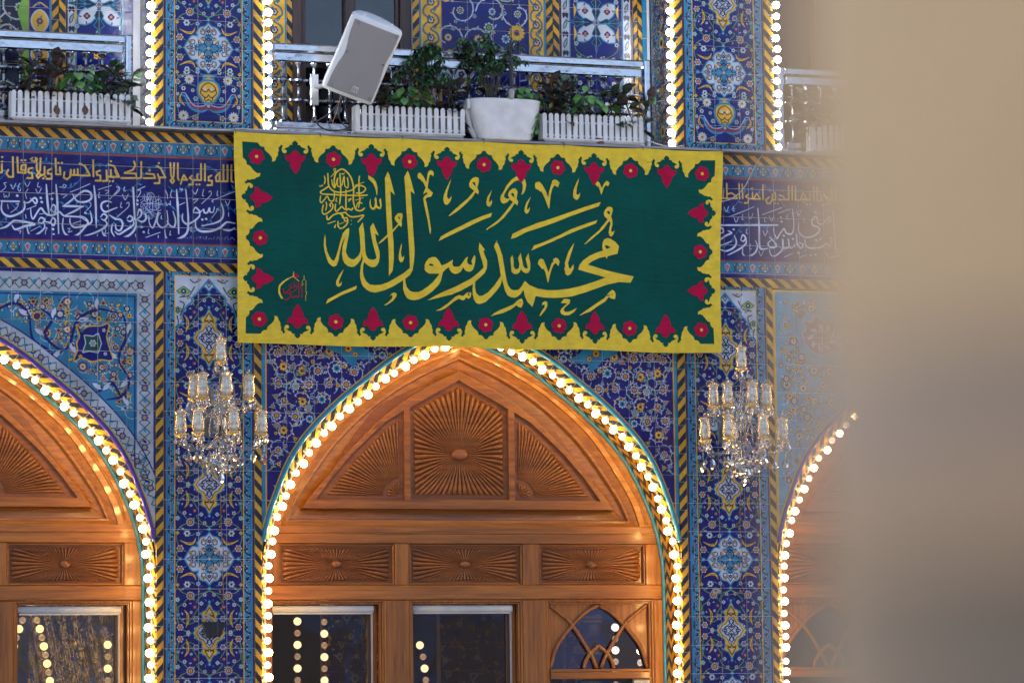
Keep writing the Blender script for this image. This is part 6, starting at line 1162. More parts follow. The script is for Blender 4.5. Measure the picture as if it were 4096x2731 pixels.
for part in D_POLY.split('|'):
    L=dec(part); applique(L[0],L[1:],fab_y,'calligraphy_stroke',ban)
def ribbon(mb,P,w,y,taper=True):
    P=cat(P,4) if len(P)>2 else P; n=len(P); L=[];R_=[]
    for i,(x,z) in enumerate(P):
        a=P[max(i-1,0)];b=P[min(i+1,n-1)]; tx,tz=b[0]-a[0],b[1]-a[1]; l=math.hypot(tx,tz) or 1; h=w/2*((.7 if i in(0,n-1) else 1) if taper else 1)
        L.append((x-tz/l*h,z+tx/l*h)); R_.append((x+tz/l*h,z-tx/l*h))
    vs=[(x,BY+wave(x,z)+y,z) for x,z in L+R_]
    mb.add(vs,[(i,i+1,n+i+1,n+i)[::-1] for i in range(n-1)])
mb=MB()
for k,(w,p) in enumerate(decs(D_SAL)): ribbon(mb,p,w*1.02,-.0030-.00005*k)
put(mb,'blessing_emblem',fab_y,ban)
mb=MB()
for k,(w,p) in enumerate(decs(D_LGY)): ribbon(mb,p,w,-.0030-.00005*k,False)
put(mb,'dome_and_minaret_outline',fab_y,ban)
mb=MB()
for k,(w,p) in enumerate(decs(D_LGR)): ribbon(mb,p,w,-.0031-.00005*k)
put(mb,'small_red_lettering',fab_r,ban)
applique(dec(D_FLAG)[0],[],fab_r,'small_flag',ban)
# cords tying the banner to the ledge
for u in (.003,.17,.335,.5,.665,.83,.997):
    x,z=bw(u,0); mb=MB(); mb.tube(cat([(x,BY+wave(x,z)-.004,z-.012),(x+.003,BY-.002,z+.01),(x-.002,-.112,5.578),(x+.004,-.09,5.586)],4),.0028,5); put(mb,'tie_cord',wire_m,ban,True)
# stitched hem
mb=MB(); mb.tube([(lambda p:(p[0],BY+wave(*p)-.002,p[1]))(uv2w(BWD*k/60,.004)) for k in range(61)],.004,5); put(mb,'hem',fab_y,ban)
# ================================================================ CHANDELIERS
cr_glass=thin_glass('warm_tinted_shade_glass',(.93,.92,.90),.46,1.0,.16,(1,.84,.60));  # warm gloss tint puts the bulbs' reflected glow into the glass colour
crystal=glassy('cut_crystal',(1,.90,.74),0.04,1.5); arm_glass=glassy('glass_arm',(1,.97,.9),.05,1.45)
cup_m=M('gilt_cut_glass',(.95,.68,.26),.22,.7,.2,60); candle_m=M('white_candle',(.80,.82,.86),.5)
def crystal_drop(r=.017,h=.05):
    mb=MB(); mb.lathe([(0,0),(r*.35,-h*.12),(r*.8,-h*.4),(r,-h*.62),(r*.7,-h*.86),(0,-h)],(0,0,0),6); return mb.me('crystal_drop',crystal)
def crystal_bead(r=.008):
    mb=MB(); mb.lathe([(0,r),(r*.8,r*.5),(r,0),(r*.8,-r*.5),(0,-r)],(0,0,0),6); return mb.me('crystal_bead',crystal)
ME_DROP=crystal_drop(.019,.056); ME_DROPS=crystal_drop(.014,.042); ME_DROPL=crystal_drop(.025,.078); ME_BEAD=crystal_bead()
mb=MB(); mb.lathe([(.025,0),(.030,.01),(.039,.03),(.043,.055),(.039,.09),(.034,.12),(.035,.14),(.046,.155),(.044,.158),(.030,.170),(.012,.180),(.006,.186),(.009,.194),(.006,.200),(0,.202)],(0,0,0),16); ME_SHADE=mb.me('glass_shade',cr_glass,True)
mb=MB(); mb.lathe([(0,-.022),(.016,-.02),(.03,-.012),(.044,.0),(.047,.007),(.042,.008),(.028,-.002),(0,-.004)],(0,0,0),16); ME_CUP=mb.me('drip_cup',cup_m)
mb=MB(); mb.lathe([(0,0),(.0125,0),(.0125,.078),(.004,.08),(.003,.084)],(0,0,0),12); mb.lathe([(0,.084),(.007,.09),(.008,.10),(.004,.118),(0,.125)],(0,0,0),8); ME_CANDLE=mb.me('candle',candle_m,True)
def chandelier(X,Yc,zb,lamps,label,seed):
    r=random.Random(seed); t=T('crystal_chandelier',label,'chandelier',(X,Yc,zb),'crystal chandeliers on the piers')
    # wall plate, arm and central stem
    mb=MB(); mb.box(X-.03,X+.03,-.012,.0,zb+.02,zb+.36,.004); put(mb,'wall_plate',M('grey_wall_plate_%d'%seed,(.16,.15,.14),.5,.3),t)
    mb=MB(); mb.tube([(X,-.01,zb+.12),(X,-.12,zb+.02),(X,Yc+.05,zb+.0),(X,Yc,zb+.06)],.010,8); put(mb,'wall_arm',arm_glass,t,True)
    mb=MB(); mb.lathe([(0,zb-.24),(.012,zb-.22),(.006,zb-.19),(.035,zb-.17),(.045,zb-.14),(.02,zb-.12),(.012,zb-.05),(.03,zb-.02),(.045,zb+0),(.03,zb+.03),(.012,zb+.05),(.011,zb+.2),(.025,zb+.22),(.03,zb+.25),(.011,zb+.28),(.010,zb+.42),(.016,zb+.44),(0,zb+.45)],(X,Yc,0),12); put(mb,'stem',arm_glass,t,True)
    for (dx,dy,z,base) in lamps:
        px,py=X+dx,Yc+dy
        d=math.hypot(dx,dy)
        if d>.02:
            ux,uy=dx/d,dy/d; s0=(X+ux*.02,Yc+uy*.02,base)
            P=cat([s0,(X+ux*d*.35,Yc+uy*d*.35,base-.075),(X+ux*d*.7,Yc+uy*d*.7,base-.09),(X+ux*d*.97,Yc+uy*d*.97,z-.065),(px,py,z-.015)],4)
            mb=MB(); mb.tube(P,.0105,7); put(mb,'lamp_arm',arm_glass,t,True)
            P=cat([s0,(X+ux*d*.2,Yc+uy*d*.2,base+.12),(X+ux*d*.45,Yc+uy*d*.45,base+.10),(X+ux*d*.5,Yc+uy*d*.5,base-.04)],4)
            mb=MB(); mb.tube(P,.005,6); put(mb,'glass_scroll',arm_glass,t,True)
        link(ME_CUP,'drip_cup',t,(px,py,z)); link(ME_CANDLE,'candle',t,(px,py,z+.003)); link(ME_SHADE,'glass_shade',t,(px,py,z-.002))
        for k in range(6):
            a=k*PI/3+r.random(); rr=.043; x,y=px+rr*math.cos(a),py+rr*math.sin(a)
            link(ME_BEAD,'crystal_bead',t,(x,y,z-.012)); o=link(r.choice((ME_DROP,ME_DROPS)),'crystal_drop',t,(x,y,z-.022)); o.rotation_euler=(0,0,r.random()*3)
        if base<zb+.1 and d>.02:
            for q,zz in ((1.06,.0),(.8,.0),(.5,.0)):
                x,y=X+dx*q,Yc+dy*q; 
                n=r.randint(2,4)
                for m in range(n): link(ME_BEAD,'crystal_bead',t,(x,y,z-.075-.0165*m))
                o=link(ME_DROPL,'crystal_drop',t,(x,y,z-.075-.0165*n)); o.rotation_euler=(0,0,r.random()*3)
    for k in range(10):
        a=k*PI/5; rr=.05+.05*(k%2); x,y=X+rr*math.cos(a),Yc+rr*math.sin(a); zz=zb-.15-.02*(k%3)
        for m in range(3): link(ME_BEAD,'crystal_bead',t,(x,y,zz+.05-.0165*m))
        o=link(ME_DROPL,'crystal_drop',t,(x,y,zz)); o.rotation_euler=(0,0,a)
    o=link(ME_DROPL,'crystal_drop',t,(X,Yc,zb-.235))
    for k in range(8):
        a=k*PI/4+.3; x,y=X+.055*math.cos(a),Yc+.055*math.sin(a)
        for m in range(3): link(ME_BEAD,'crystal_bead',t,(x,y,zb+.24-.0165*m))
        link(ME_DROPS,'crystal_drop',t,(x,y,zb+.19))
    return t
def ring(bs,r,z,base):
    out=[]
    for b,rr in bs:
        a=math.radians(b-18.3); out.append((rr*math.cos(a),rr*math.sin(a),z,base))
    return out
zL=3.45
lampsL=[(0,0,3.942,zL+.42)]+ring([(190,.18),(237,.19),(288,.19),(-3,.19)],.19,3.695,zL+.22)+ring([(205,.28),(244,.28),(96,.24),(294,.28),(-11,.28)],.28,3.452,zL)
chandelier(-.432,-.4,zL,lampsL,'crystal chandelier with ten glass shaded candles, on the pier left of the middle arch',1)
zR=3.46; XR=3.287
lampsR=[(0,0,3.965,zR+.42)]+ring([(196,.21),(236,.19),(289,.19),(14,.18)],.19,3.70,zR+.22)+ring([(190,.27),(246,.27),(110,.2),(298,.28),(5,.28)],.28,3.463,zR)
chandelier(XR,-.4,zR,lampsR,'crystal chandelier with ten glass shaded candles, on the pier beside the blurred pillar',2)
# ================================================================ BALCONY RAILINGS
def baluster_mesh():
    mb=MB(); z0,z1=5.69,6.105; n1,n2=5.84,5.98
    def node(z): return [(.010,z-.045),(.018,z-.036),(.012,z-.03),(.035,z-.006),(.035,z+.006),(.012,z+.03),(.018,z+.036),(.010,z+.045)]
    prof=[(.026,z0),(.03,z0+.006),(.012,z0+.035),(.010,z0+.05)]+node(n1)+node(n2)+[(.010,z1-.05),(.012,z1-.035),(.030,z1-.006),(.030,z1)]
    mb.lathe(prof,(0,0,0),8); return mb.me('baluster',dark_steel)
ME_BAL=baluster_mesh()
def railing(x0,x1,label):
    Y=.085; t=T('steel_railing',label,'railing',((x0+x1)/2,Y,5.58),'steel balcony railings')
    mb=MB(); mb.box(x0+.045,x1-.045,Y-.02,Y+.04,6.175,6.235,.012); put(mb,'top_rail',chrome,t)
    mb=MB(); mb.box(x0+.06,x1-.06,Y-.012,Y+.03,6.108,6.172,.008); put(mb,'upper_rail',chrome,t)
    mb=MB(); mb.box(x0+.045,x1-.045,Y-.02,Y+.04,5.585,5.635,.010); put(mb,'bottom_rail',chrome,t)
    mb=MB(); mb.box(x0+.06,x1-.06,Y-.012,Y+.03,5.638,5.688,.008); put(mb,'lower_rail',chrome,t)
    for a,b in ((x0,x0+.044),(x1-.044,x1)): mb=MB(); mb.box(a,b,Y-.024,Y+.044,5.582,6.238,.010); put(mb,'end_post',chrome,t)
    n=int((x1-x0-.15)/.112)
    for k in range(n):
        x=x0+.075+.045+k*.112
        link(ME_BAL,'baluster',t,(x,Y+.01,0))
    for z in (5.84,5.98):
        mb=MB(); pts=[]; 
        mb.tube([(x0+.05,Y+.01,z),(x1-.05,Y+.01,z)],.0085,6)
        for k in range(n+1):
            x=x0+.064+k*.112; mb.lathe([(.0085,-.012),(.014,-.005),(.014,.005),(.0085,.012)],(x,Y+.01,z),6,ax='x')
        put(mb,'cross_rod',dark_steel,t)
    return t
railing(-2.5,-.945,'polished steel railing of the left balcony')
railing(-.005,2.815,'long polished steel railing of the middle balcony')
railing(3.80,5.1,'steel railing of the right balcony, fading into the blur')
# ================================================================ PLANTERS AND PLANTS
soil=M('potting_soil',(.03,.022,.015),.9)
pk=MB(); w=.0155
P=[(-w,0),(w,0),(w,.165)]+[(w*math.cos(a),.165+w*math.sin(a)) for a in np.linspace(.4,PI-.4,5)]+[(-w,.165)]
n=len(P); pk.add([(x,-.004,z) for x,z in P]+[(x,.004,z) for x,z in P],[tuple(range(n))]+[(i,i+n,(i+1)%n+n,(i+1)%n) for i in range(n)]); ME_PICK=pk.me('picket',white_plastic)
def planter(x0,x1,label):
    t=T('picket_planter',label,'planter',((x0+x1)/2,-.03,5.582),'white picket planters on the ledge'); Yf=-.088; Yb=.045
    mb=MB(); mb.box(x0+.03,x1-.03,Yf+.018,Yb-.01,5.60,5.735,.004); put(mb,'trough',M('planter_trough',(.28,.27,.25),.6) if 'planter_trough' not in bpy.data.materials else bpy.data.materials['planter_trough'],t)
    mb=MB(); vs=[(x0+.03,Yf+.012,5.583),(x1-.03,Yf+.012,5.583),(x1-.03,Yb,5.583),(x0+.03,Yb,5.583),(x0,Yf-.012,5.606),(x1,Yf-.012,5.606),(x1,Yb,5.606),(x0,Yb,5.606),(x0,Yf-.012,5.614),(x1,Yf-.012,5.614),(x1,Yb,5.614),(x0,Yb,5.614)]
    mb.add(vs,[(3,2,1,0)]+[(i,(i+1)%4,(i+1)%4+4,i+4) for i in range(4)]+[(i+4,(i+1)%4+4,(i+1)%4+8,i+8) for i in range(4)]+[(8,9,10,11)]); put(mb,'saucer',white_plastic,t)
    mb=MB(); mb.box(x0+.035,x1-.035,Yf+.03,Yb-.02,5.735,5.742); put(mb,'soil',soil,t)
    for z in (5.63,5.725): mb=MB(); mb.box(x0+.018,x1-.018,Yf+.004,Yf+.010,z,z+.012,.002); put(mb,'cross_slat',white_plastic,t)
    n=int(round((x1-x0-.03)/.0465)); 
    for k in range(n+1):
        x=x0+.018+(x1-x0-.036)*k/n; o=link(ME_PICK,'picket',t,(x,Yf,5.612)); o.rotation_euler=(random.gauss(0,.01),random.gauss(0,.012),random.gauss(0,.03))
    for k in range(1,3):
        for xx in (x0+.006,x1-.006): o=link(ME_PICK,'picket',t,(xx,Yf+.045*k,5.612)); o.rotation_euler=(0,0,PI/2)
    return t
planter(-1.80,-.985,'white picket planter with dark and green plants on the left balcony')
planter(.585,1.375,'white picket planter under the loudspeaker')
planter(1.945,2.70,'white picket planter at the right end of the middle balcony')
planter(3.985,4.80,'white picket planter on the right balcony, half hidden by the blur')
def leafmesh(name,l,w,mat,curl=.25,fold=.2):
    mb=MB(); prof=[(0,.0),(.12,.35),(.35,.85),(.55,1),(.75,.72),(.9,.32),(1,0)]
    C=[(l*u,0,-curl*l*u*u) for u,_ in prof]; L=[(l*u,w/2*q,-curl*l*u*u+fold*w*q*.5) for u,q in prof]; R_=[(l*u,-w/2*q,-curl*l*u*u+fold*w*q*.5) for u,q in prof]
    n=len(prof); vs=C+L+R_; fs=[]
    for i in range(n-1): fs+=[(i,i+1,n+i+1,n+i),(2*n+i,2*n+i+1,i+1,i)]
    mb.add(vs,fs); return mb.me(name,mat,True)
def leafmat(name,c,rough=.35):
    m,nt,b=newmat(name); noise_on(nt,b,c,.35,28,rough,.1,.2,50); b.inputs['Subsurface Weight'].default_value=0; 
    return m
L_dark=leafmat('dark_leaf',(.038,.065,.045),.28); L_purp=leafmat('purplish_leaf',(.075,.055,.055),.3); L_grn=leafmat('fresh_green_leaf',(.12,.29,.06),.35); L_mid=leafmat('mid_green_leaf',(.06,.155,.06),.3); L_brn=leafmat('dry_leaf',(.13,.07,.035),.7); L_red=leafmat('coppery_leaf',(.24,.08,.04),.4); stem_m=M('plant_stem',(.06,.055,.03),.7)
MEL={}
def LM(m,l,w):
    k=(m.name,l,w)
    if k not in MEL: MEL[k]=leafmesh('leaf',l,w,m)
    return MEL[k]
def plant(x,y,z,label,kind,h,seed,spread=.10,group='plants in the balcony planters'):
    r=random.Random(seed); t=T('potted_plant',label,'plant',(x,y,z),group)
    if kind in ('rubber','purple'):
        ns=3
        for s in range(ns):
            bx=x+r.uniform(-.03,.03); tx,ty,tz=bx+r.uniform(-spread,spread),y-.02+r.uniform(-.03,.02),z+h*r.uniform(.75,1)
            mb=MB(); P=cat([(bx,y,z-.03),((bx+tx)/2+r.uniform(-.02,.02),y,z+h*.45),(tx,ty,tz)],5); mb.tube(P,[.006]*(len(P)-1)+[.003],6); put(mb,'stem',stem_m,t,True)
            n=12
            for k in range(n):
                f=(k+1)/n; p=P[min(len(P)-1,int(f*(len(P)-1)))]; m=r.choice([L_dark,L_dark,L_purp] if kind=='rubber' else [L_purp,L_purp,L_dark]); 
                if k==n-1 and kind=='rubber': m=L_red if r.random()<.35 else L_mid
                o=link(LM(m,.10,.05),'leaf',t,p); up=r.uniform(-.55,.35)+f*.6; o.rotation_euler=(r.uniform(-.5,.5),-up,k*2.4+r.uniform(-.4,.4)); sc_=r.uniform(1.0,1.5); o.scale=(sc_,)*3
    elif kind=='green':
        for k in range(34):
            a=r.uniform(0,6.28); q=r.random()**.6*spread; hh=h*(1-.5*(q/spread)**2)*r.uniform(.5,1)
            p=(x+q*math.cos(a)*1.2,y-.01+.45*q*math.sin(a),z+hh)
            if k%2==0: mb=MB(); mb.tube(cat([(x+r.uniform(-.02,.02),y,z-.02),((x+p[0])/2,p[1],z+hh*.7),p],3),.0018,4); put(mb,'stem',stem_m,t)
            o=link(LM(L_grn if r.random()<.7 else L_mid,.068,.046),'leaf',t,p); o.rotation_euler=(r.uniform(-.4,.4),r.uniform(.1,1.0),a if math.sin(a)<.3 else -a); s_=r.uniform(1.0,1.5); o.scale=(s_,)*3
    elif kind=='schefflera':
        ns=18
        for s in range(ns):
            a=r.uniform(0,6.28); q=r.uniform(.15,1)*spread; tx,ty,tz=x+q*math.cos(a),y-.02+.35*q*math.sin(a),z+h*r.uniform(.45,1)
            P=cat([(x+r.uniform(-.03,.03),y,z-.02),((x+tx)/2,y,z+(tz-z)*.55),(tx,ty,tz)],4); mb=MB(); mb.tube(P,.0035,5); put(mb,'stem',stem_m,t)
            for c in range(4):
                cx_,cy_,cz_=tx+r.uniform(-.05,.05),ty+r.uniform(-.03,.02),tz+r.uniform(-.06,.03)
                for k in range(7):
                    o=link(LM(L_mid if r.random()<.6 else L_dark,.062,.024),'leaf',t,(cx_,cy_,cz_)); o.rotation_euler=(0,.35+r.uniform(-.2,.3),k*.9+r.uniform(-.15,.15))
    elif kind=='trailing':
        for s in range(3):
            x2=x+r.uniform(-.01,.05); P=cat([(x,y,z+.01),(x2,y-.035,z-.02),(x2+r.uniform(-.02,.03),y-.045,z-.12),(x2+r.uniform(-.04,.05),y-.04,z-h*r.uniform(.6,1))],5); mb=MB(); mb.tube(P,.002,4); put(mb,'stem',stem_m,t)
            for k in range(2,len(P),2): 
                o=link(LM(L_grn if r.random()<.4 else L_mid,.05,.034),'leaf',t,P[k]); o.rotation_euler=(r.uniform(-.5,.5),r.uniform(.6,1.3),r.uniform(-2.8,-.3))
    return t
ZS=5.742; YP=-.025
plant(-1.66,YP,ZS,'brownish purple leaved plant at the left end of the left planter','purple',.30,11,.07)
plant(-1.52,YP,ZS,'tall dark brown leaved plant beside the green one in the left planter','purple',.33,12,.07)
plant(-1.33,YP-.01,ZS,'bright green leafy plant in the middle of the left planter','green',.26,13,.13)
plant(-1.12,YP,ZS,'grey leaved plant with a reddish shoot in the left planter','rubber',.27,14,.07)
plant(-1.01,YP-.01,ZS,'plant leaning over the right end of the left planter','rubber',.24,15,.07)
plant(.78,YP,ZS,'dark low plant under the loudspeaker','purple',.16,16,.07)
plant(.98,YP-.01,ZS,'green leafy plant right of the loudspeaker','green',.24,17,.14)
plant(1.10,YP,ZS,'dark bushy plant behind the green one in the second planter','schefflera',.52,18,.19)
plant(1.30,YP,ZS,'brown tinged plant beside the big white pot','purple',.26,19,.06)
plant(2.03,YP,ZS,'dark stemmed plant at the left end of the right planter','rubber',.36,21,.08)
plant(2.15,YP,ZS,'blackish leaved plant in the right planter','rubber',.26,22,.09)
plant(2.32,YP-.01,ZS,'light green leafy plant in the middle of the right planter','green',.28,23,.15)
plant(2.52,YP,ZS,'dark glossy leaved plant near the corner of the railing','rubber',.28,24,.09)
plant(2.68,YP-.01,ZS,'plant with coppery tips leaning out over the bulb column','rubber',.24,25,.10)
plant(4.02,YP,ZS,'plant in the blurred planter on the right balcony','rubber',.30,26,.08)
plant(4.18,YP,ZS,'second plant in the blurred planter on the right balcony','rubber',.28,27,.08)
# big white pot
t=T('white_balcony_pot','large smooth white oval pot hooked between the two picket planters','flower pot',(1.66,-.03,5.582))
def oval(rows,c,mat,nm,par):
    mb=MB(); n=28; vs=[]
    for (rx,ry,z) in rows:
        for i in range(n):
            a=2*PI*i/n; ex=2/3.0; vs.append((c[0]+rx*abs(math.cos(a))**ex*math.copysign(1,math.cos(a)),c[1]+ry*abs(math.sin(a))**ex*math.copysign(1,math.sin(a)),z))
    mb.add(vs,[(k*n+i,k*n+(i+1)%n,(k+1)*n+(i+1)%n,(k+1)*n+i) for k in range(len(rows)-1) for i in range(n)]+[tuple(range(n))[::-1]]); return put(mb,nm,mat,par,True)
oval([(.185,.085,5.584),(.192,.09,5.592),(.20,.092,5.605),(.232,.105,5.72),(.252,.115,5.80),(.262,.12,5.855),(.266,.122,5.868),(.258,.116,5.872),(.25,.11,5.865)],(1.675,-.035),white_plastic,'pot_body',t)
mb=MB(); mb.box(1.45,1.90,-.11,.06,5.852,5.856); put(mb,'soil',soil,t)
mb=MB(); mb.box(1.395,1.42,-.09,.05,5.80,5.868,.006); mb.tube([(1.405,-.02,5.83),(1.43,-.02,5.68),(1.48,-.02,5.585)],.02,8); put(mb,'hook_leg',white_plastic,t)
plant(1.60,-.035,5.86,'large schefflera with finger shaped leaflets in the white pot','schefflera',.46,31,.27,None)
plant(1.86,-.05,5.86,'vine trailing down the right side of the white pot','trailing',.24,32,.1,None)
plant(1.76,-.06,5.86,'small sprig hanging over the rim of the white pot','trailing',.10,33,.1,None)
plant(1.82,-.035,5.86,'green bushy plant behind the trailing vine in the white pot','green',.12,34,.10,None)
# dead leaves on pickets
mb=leafmesh('dry_leaf',.075,.045,L_brn,.3)
for x,z,a,lab in ((-1.50,5.70,1.3,'big dry leaf hanging on the left planter pickets'),(-1.30,5.71,1.5,'spotted dry leaf beside the green plant of the left planter'),(2.33,5.62,.4,'curled dry leaf on the saucer of the right planter')):
    o=link(mb,'dry_leaf',None,(x,-.098,z)); o.rotation_euler=(-1.3,a,.2); tag(o,lab,'leaf')
# ================================================================ LOUDSPEAKER
grille,ntg,bg_=newmat('perforated_grille'); N=ntg.nodes;L_=ntg.links
uvn=N.new('ShaderNodeTexCoord'); mp=N.new('ShaderNodeMapping'); mp.inputs['Scale'].default_value=(130,130,130); L_.new(uvn.outputs['Object'],mp.inputs[0])
sp=N.new('ShaderNodeSeparateXYZ'); L_.new(mp.outputs[0],sp.inputs[0])
def frac(o):
    a=N.new('ShaderNodeMath'); a.operation='SINE'; m=N.new('ShaderNodeMath'); m.operation='MULTIPLY'; m.inputs[1].default_value=PI*2*.9; L_.new(o,m.inputs[0]); L_.new(m.outputs[0],a.inputs[0]); return a.outputs[0]
mu=N.new('ShaderNodeMath'); mu.operation='MULTIPLY'; L_.new(frac(sp.outputs[0]),mu.inputs[0]); L_.new(frac(sp.outputs[2]),mu.inputs[1])
gt=N.new('ShaderNodeMath'); gt.operation='GREATER_THAN'; gt.inputs[1].default_value=.12; L_.new(mu.outputs[0],gt.inputs[0])
mx=N.new('ShaderNodeMix'); mx.data_type='RGBA'; L_.new(gt.outputs[0],mx.inputs[0]); mx.inputs[6].default_value=(.40,.385,.385,1); mx.inputs[7].default_value=(.07,.07,.07,1); L_.new(mx.outputs[2],bg_.inputs['Base Color']); bg_.inputs['Roughness'].default_value=.5
sp_white=M('speaker_white',(.74,.75,.74),.4,0,.05,10,.1,80)
def loudspeaker():
    loc=(.585,-.30,6.07); t=T('loudspeaker','white wedge loudspeaker with grey perforated grille, tilted forward in front of the steel railing','loudspeaker',loc)
    hw,hh=.172,.262
    # plan outline of the cabinet: gently bowed front, tapered back
    plan=[(-hw,-.02),(-hw*.6,-.03),(0,-.034),(hw*.6,-.03),(hw,-.02),(hw*1.03,.01),(hw*.93,.09),(hw*.62,.19),(hw*.3,.235),(0,.245),(-hw*.3,.235),(-hw*.62,.19),(-hw*.93,.09),(-hw*1.03,.01)]
    n=len(plan); rows=[]
    for z,s,dy in ((-hh,.90,.02),(-hh+.006,.955,.008),(-hh+.02,.99,0),(-hh+.05,1,0),(0,.985,0),(hh-.05,1,0),(hh-.02,.99,0),(hh-.006,.955,.008),(hh,.90,.02)):
        rows.append([(x*s,(y*(s if y>0 else 1))+(dy if y<.02 else -dy*.6),z) for x,y in plan])
    mb=MB(); mb.add([v for r_ in rows for v in r_],[(k*n+i,k*n+(i+1)%n,(k+1)*n+(i+1)%n,(k+1)*n+i) for k in range(len(rows)-1) for i in range(n)]+[tuple(range(n))[::-1],tuple((len(rows)-1)*n+i for i in range(n))])
    objs=[]
    objs.append(link(mb.me('cabinet',sp_white,True),'cabinet',t,(0,0,0),True))
    # grille: bowed panel pinched at the waist
    G=[];nz_=14
    for j in range(nz_+1):
        f=j/nz_; z=-hh*.90+f*hh*1.78; wd=hw*(.90-.07*math.exp(-((f-.55)/.16)**2)) 
        for i in range(7):
            u=i/6*2-1; G.append((u*wd+(.0 if u>0 else .012*math.exp(-((f-.5)/.25)**2)),-.043+.010*u*u,z))
    b0=len(G); fs=[(j*7+i,j*7+i+1,(j+1)*7+i+1,(j+1)*7+i) for j in range(nz_) for i in range(6)]
    rim=[j*7 for j in range(nz_+1)][::-1]+[i for i in range(1,7)]+[j*7+6 for j in range(1,nz_+1)]+[nz_*7+i for i in range(5,0,-1)]
    G+= [(G[k][0],G[k][1]+.014,G[k][2]) for k in rim]; m_=len(rim)
    fs+=[(rim[k],b0+k,b0+(k+1)%m_,rim[(k+1)%m_]) for k in range(m_)]
    mb=MB(); mb.add(G,fs); objs.append(link(mb.me('grille',grille),'grille',t,(0,0,0),True))
    mb=MB(); mb.box(.0,.042,-.056,-.044,-.212,-.172,.004); pl=link(mb.me('badge',M('badge_grey',(.55,.53,.50),.4)),'badge',t,(0,0,0),True)
    lt_=M('badge_letter',(.25,.25,.25),.4); mb=MB()
    for a,b in (((.006,-.181),(.006,-.203)),((.006,-.182),(.017,-.182)),((.006,-.192),(.015,-.192)),((.006,-.202),(.017,-.202)),((.020,-.181),(.027,-.203)),((.027,-.203),(.036,-.181))):
        mb.tube([(a[0],-.058,a[1]),(b[0],-.058,b[1])],.0022,5)
    o=bpy.data.objects.new('badge_lettering',mb.me('badge_lettering',lt_)); COL.objects.link(o); o.parent=pl
    for x,z in ((-.13,.215),(.135,.215),(-.125,.02),(.13,.02),(-.13,-.215),(.135,-.215)):
        mb=MB(); mb.lathe([(0,-.004),(.006,-.003),(.006,.004)],(x,-.047,z),8,ax='y'); link(mb.me('screw',lt_),'screw',t,(0,0,0),True)
    for x in (-.09,.10): mb=MB(); mb.lathe([(0,.012),(.012,.010),(.014,-.002)],(x,.045,hh),10); link(mb.me('rigging_knob',sp_white),'rigging_knob',t,(0,0,0),True)
    t.rotation_euler=Euler((math.radians(27),math.radians(17),math.radians(5)),'XYZ'); t.scale=(1.08,1.08,1.08)
    b=T('speaker_bracket','steel bracket holding the loudspeaker to the railing','bracket',(.44,.05,5.9))
    mb=MB(); mb.box(.30,.36,.045,.058,5.80,6.02,.004); put(mb,'plate',chrome,b); mb=MB(); mb.tube([(.34,.05,5.93),(.52,-.08,5.95),(.56,-.17,6.0)],.018,8); put(mb,'arm',alu,b,True)
    c=T('speaker_cable','loops of black cable hanging under the loudspeaker','cable',(.42,-.05,5.72))
    for k,P in enumerate(([(.50,-.12,5.84),(.40,-.1,5.72),(.32,-.06,5.66),(.40,-.05,5.61),(.52,-.06,5.62),(.56,-.06,5.67),(.52,-.08,5.74),(.49,-.12,5.83)],[(.49,-.12,5.84),(.47,-.08,5.72),(.50,-.06,5.66),(.54,-.06,5.63)])):
        mb=MB(); mb.tube(cat(P,6),.005,6); put(mb,'cable_loop',wire_m,c,True)
    o_m=M('orange_wire',(.45,.18,.05),.5); mb=MB(); mb.tube(cat([(.47,-.13,5.84),(.45,-.12,5.74),(.42,-.11,5.66),(.41,-.115,5.57)],5),.0022,5); put(mb,'thin_wire',o_m,c,True)
loudspeaker()
# ================================================================ HANGING MICROPHONE
t=T('hanging_microphone','slim dark microphone hanging on a wire in front of the white pot','microphone',(1.645,-.32,5.9))
mb=MB(); mb.tube([(1.662,-.32,7.4),(1.650,-.32,6.14)],.0035,6); put(mb,'wire',wire_m,t)
mb=MB(); mb.lathe([(0,6.16),(.005,6.15),(.006,6.12),(.013,6.10),(.015,6.0),(.012,5.925),(.010,5.92),(.009,5.90)],(1.648,-.32,0),14); put(mb,'handle',M('mic_body',(.02,.02,.035),.6),t,True)
mb=MB(); mb.lathe([(.010,5.905),(.020,5.895),(.021,5.875),(.019,5.86),(.017,5.84),(.012,5.832),(0,5.83)],(1.648,-.32,0),14); put(mb,'head',M('mic_head',(.35,.34,.34),.4,.3),t,True)
# ================================================================ LOOSE CABLES, BRACKETS
cabw=M('pale_cable',(.50,.48,.45),.5)
def cable(P,r,label,m=cabw):
    mb=MB(); mb.tube(cat(P,8),r,6); o=put(mb,'cable',m,None,True); tag(o,label,'cable')
cable([(3.28,-.03,5.72),(3.62,-.02,5.60),(3.56,-.015,5.52),(3.50,-.012,5.40),(3.44,-.012,5.30),(3.36,-.012,5.23),(3.25,-.012,5.21),(3.1,-.012,5.22)],.004,'pale wire looping over the frieze beside the banner corner') if 0 else cable([(3.80,-.09,5.60),(3.66,-.06,5.585),(3.60,-.02,5.53),(3.54,-.014,5.42),(3.49,-.013,5.33),(3.42,-.013,5.26),(3.33,-.013,5.22),(3.2,-.013,5.22)],.004,'pale wire looping over the frieze beside the banner corner')
cable([(-1.2,-.106,5.588),(-.9,-.107,5.575),(-.6,-.107,5.568),(-.35,-.107,5.573),(-.22,-.108,5.587),(-.15,-.108,5.584),(.1,-.106,5.588)],.004,'white cable running along the ledge at the banner corner')
cable([(2.72,-.09,5.63),(2.80,-.09,5.60),(2.92,-.08,5.585),(3.0,-.07,5.60)],.004,'thin cable curling from the right planter to the bulb column')
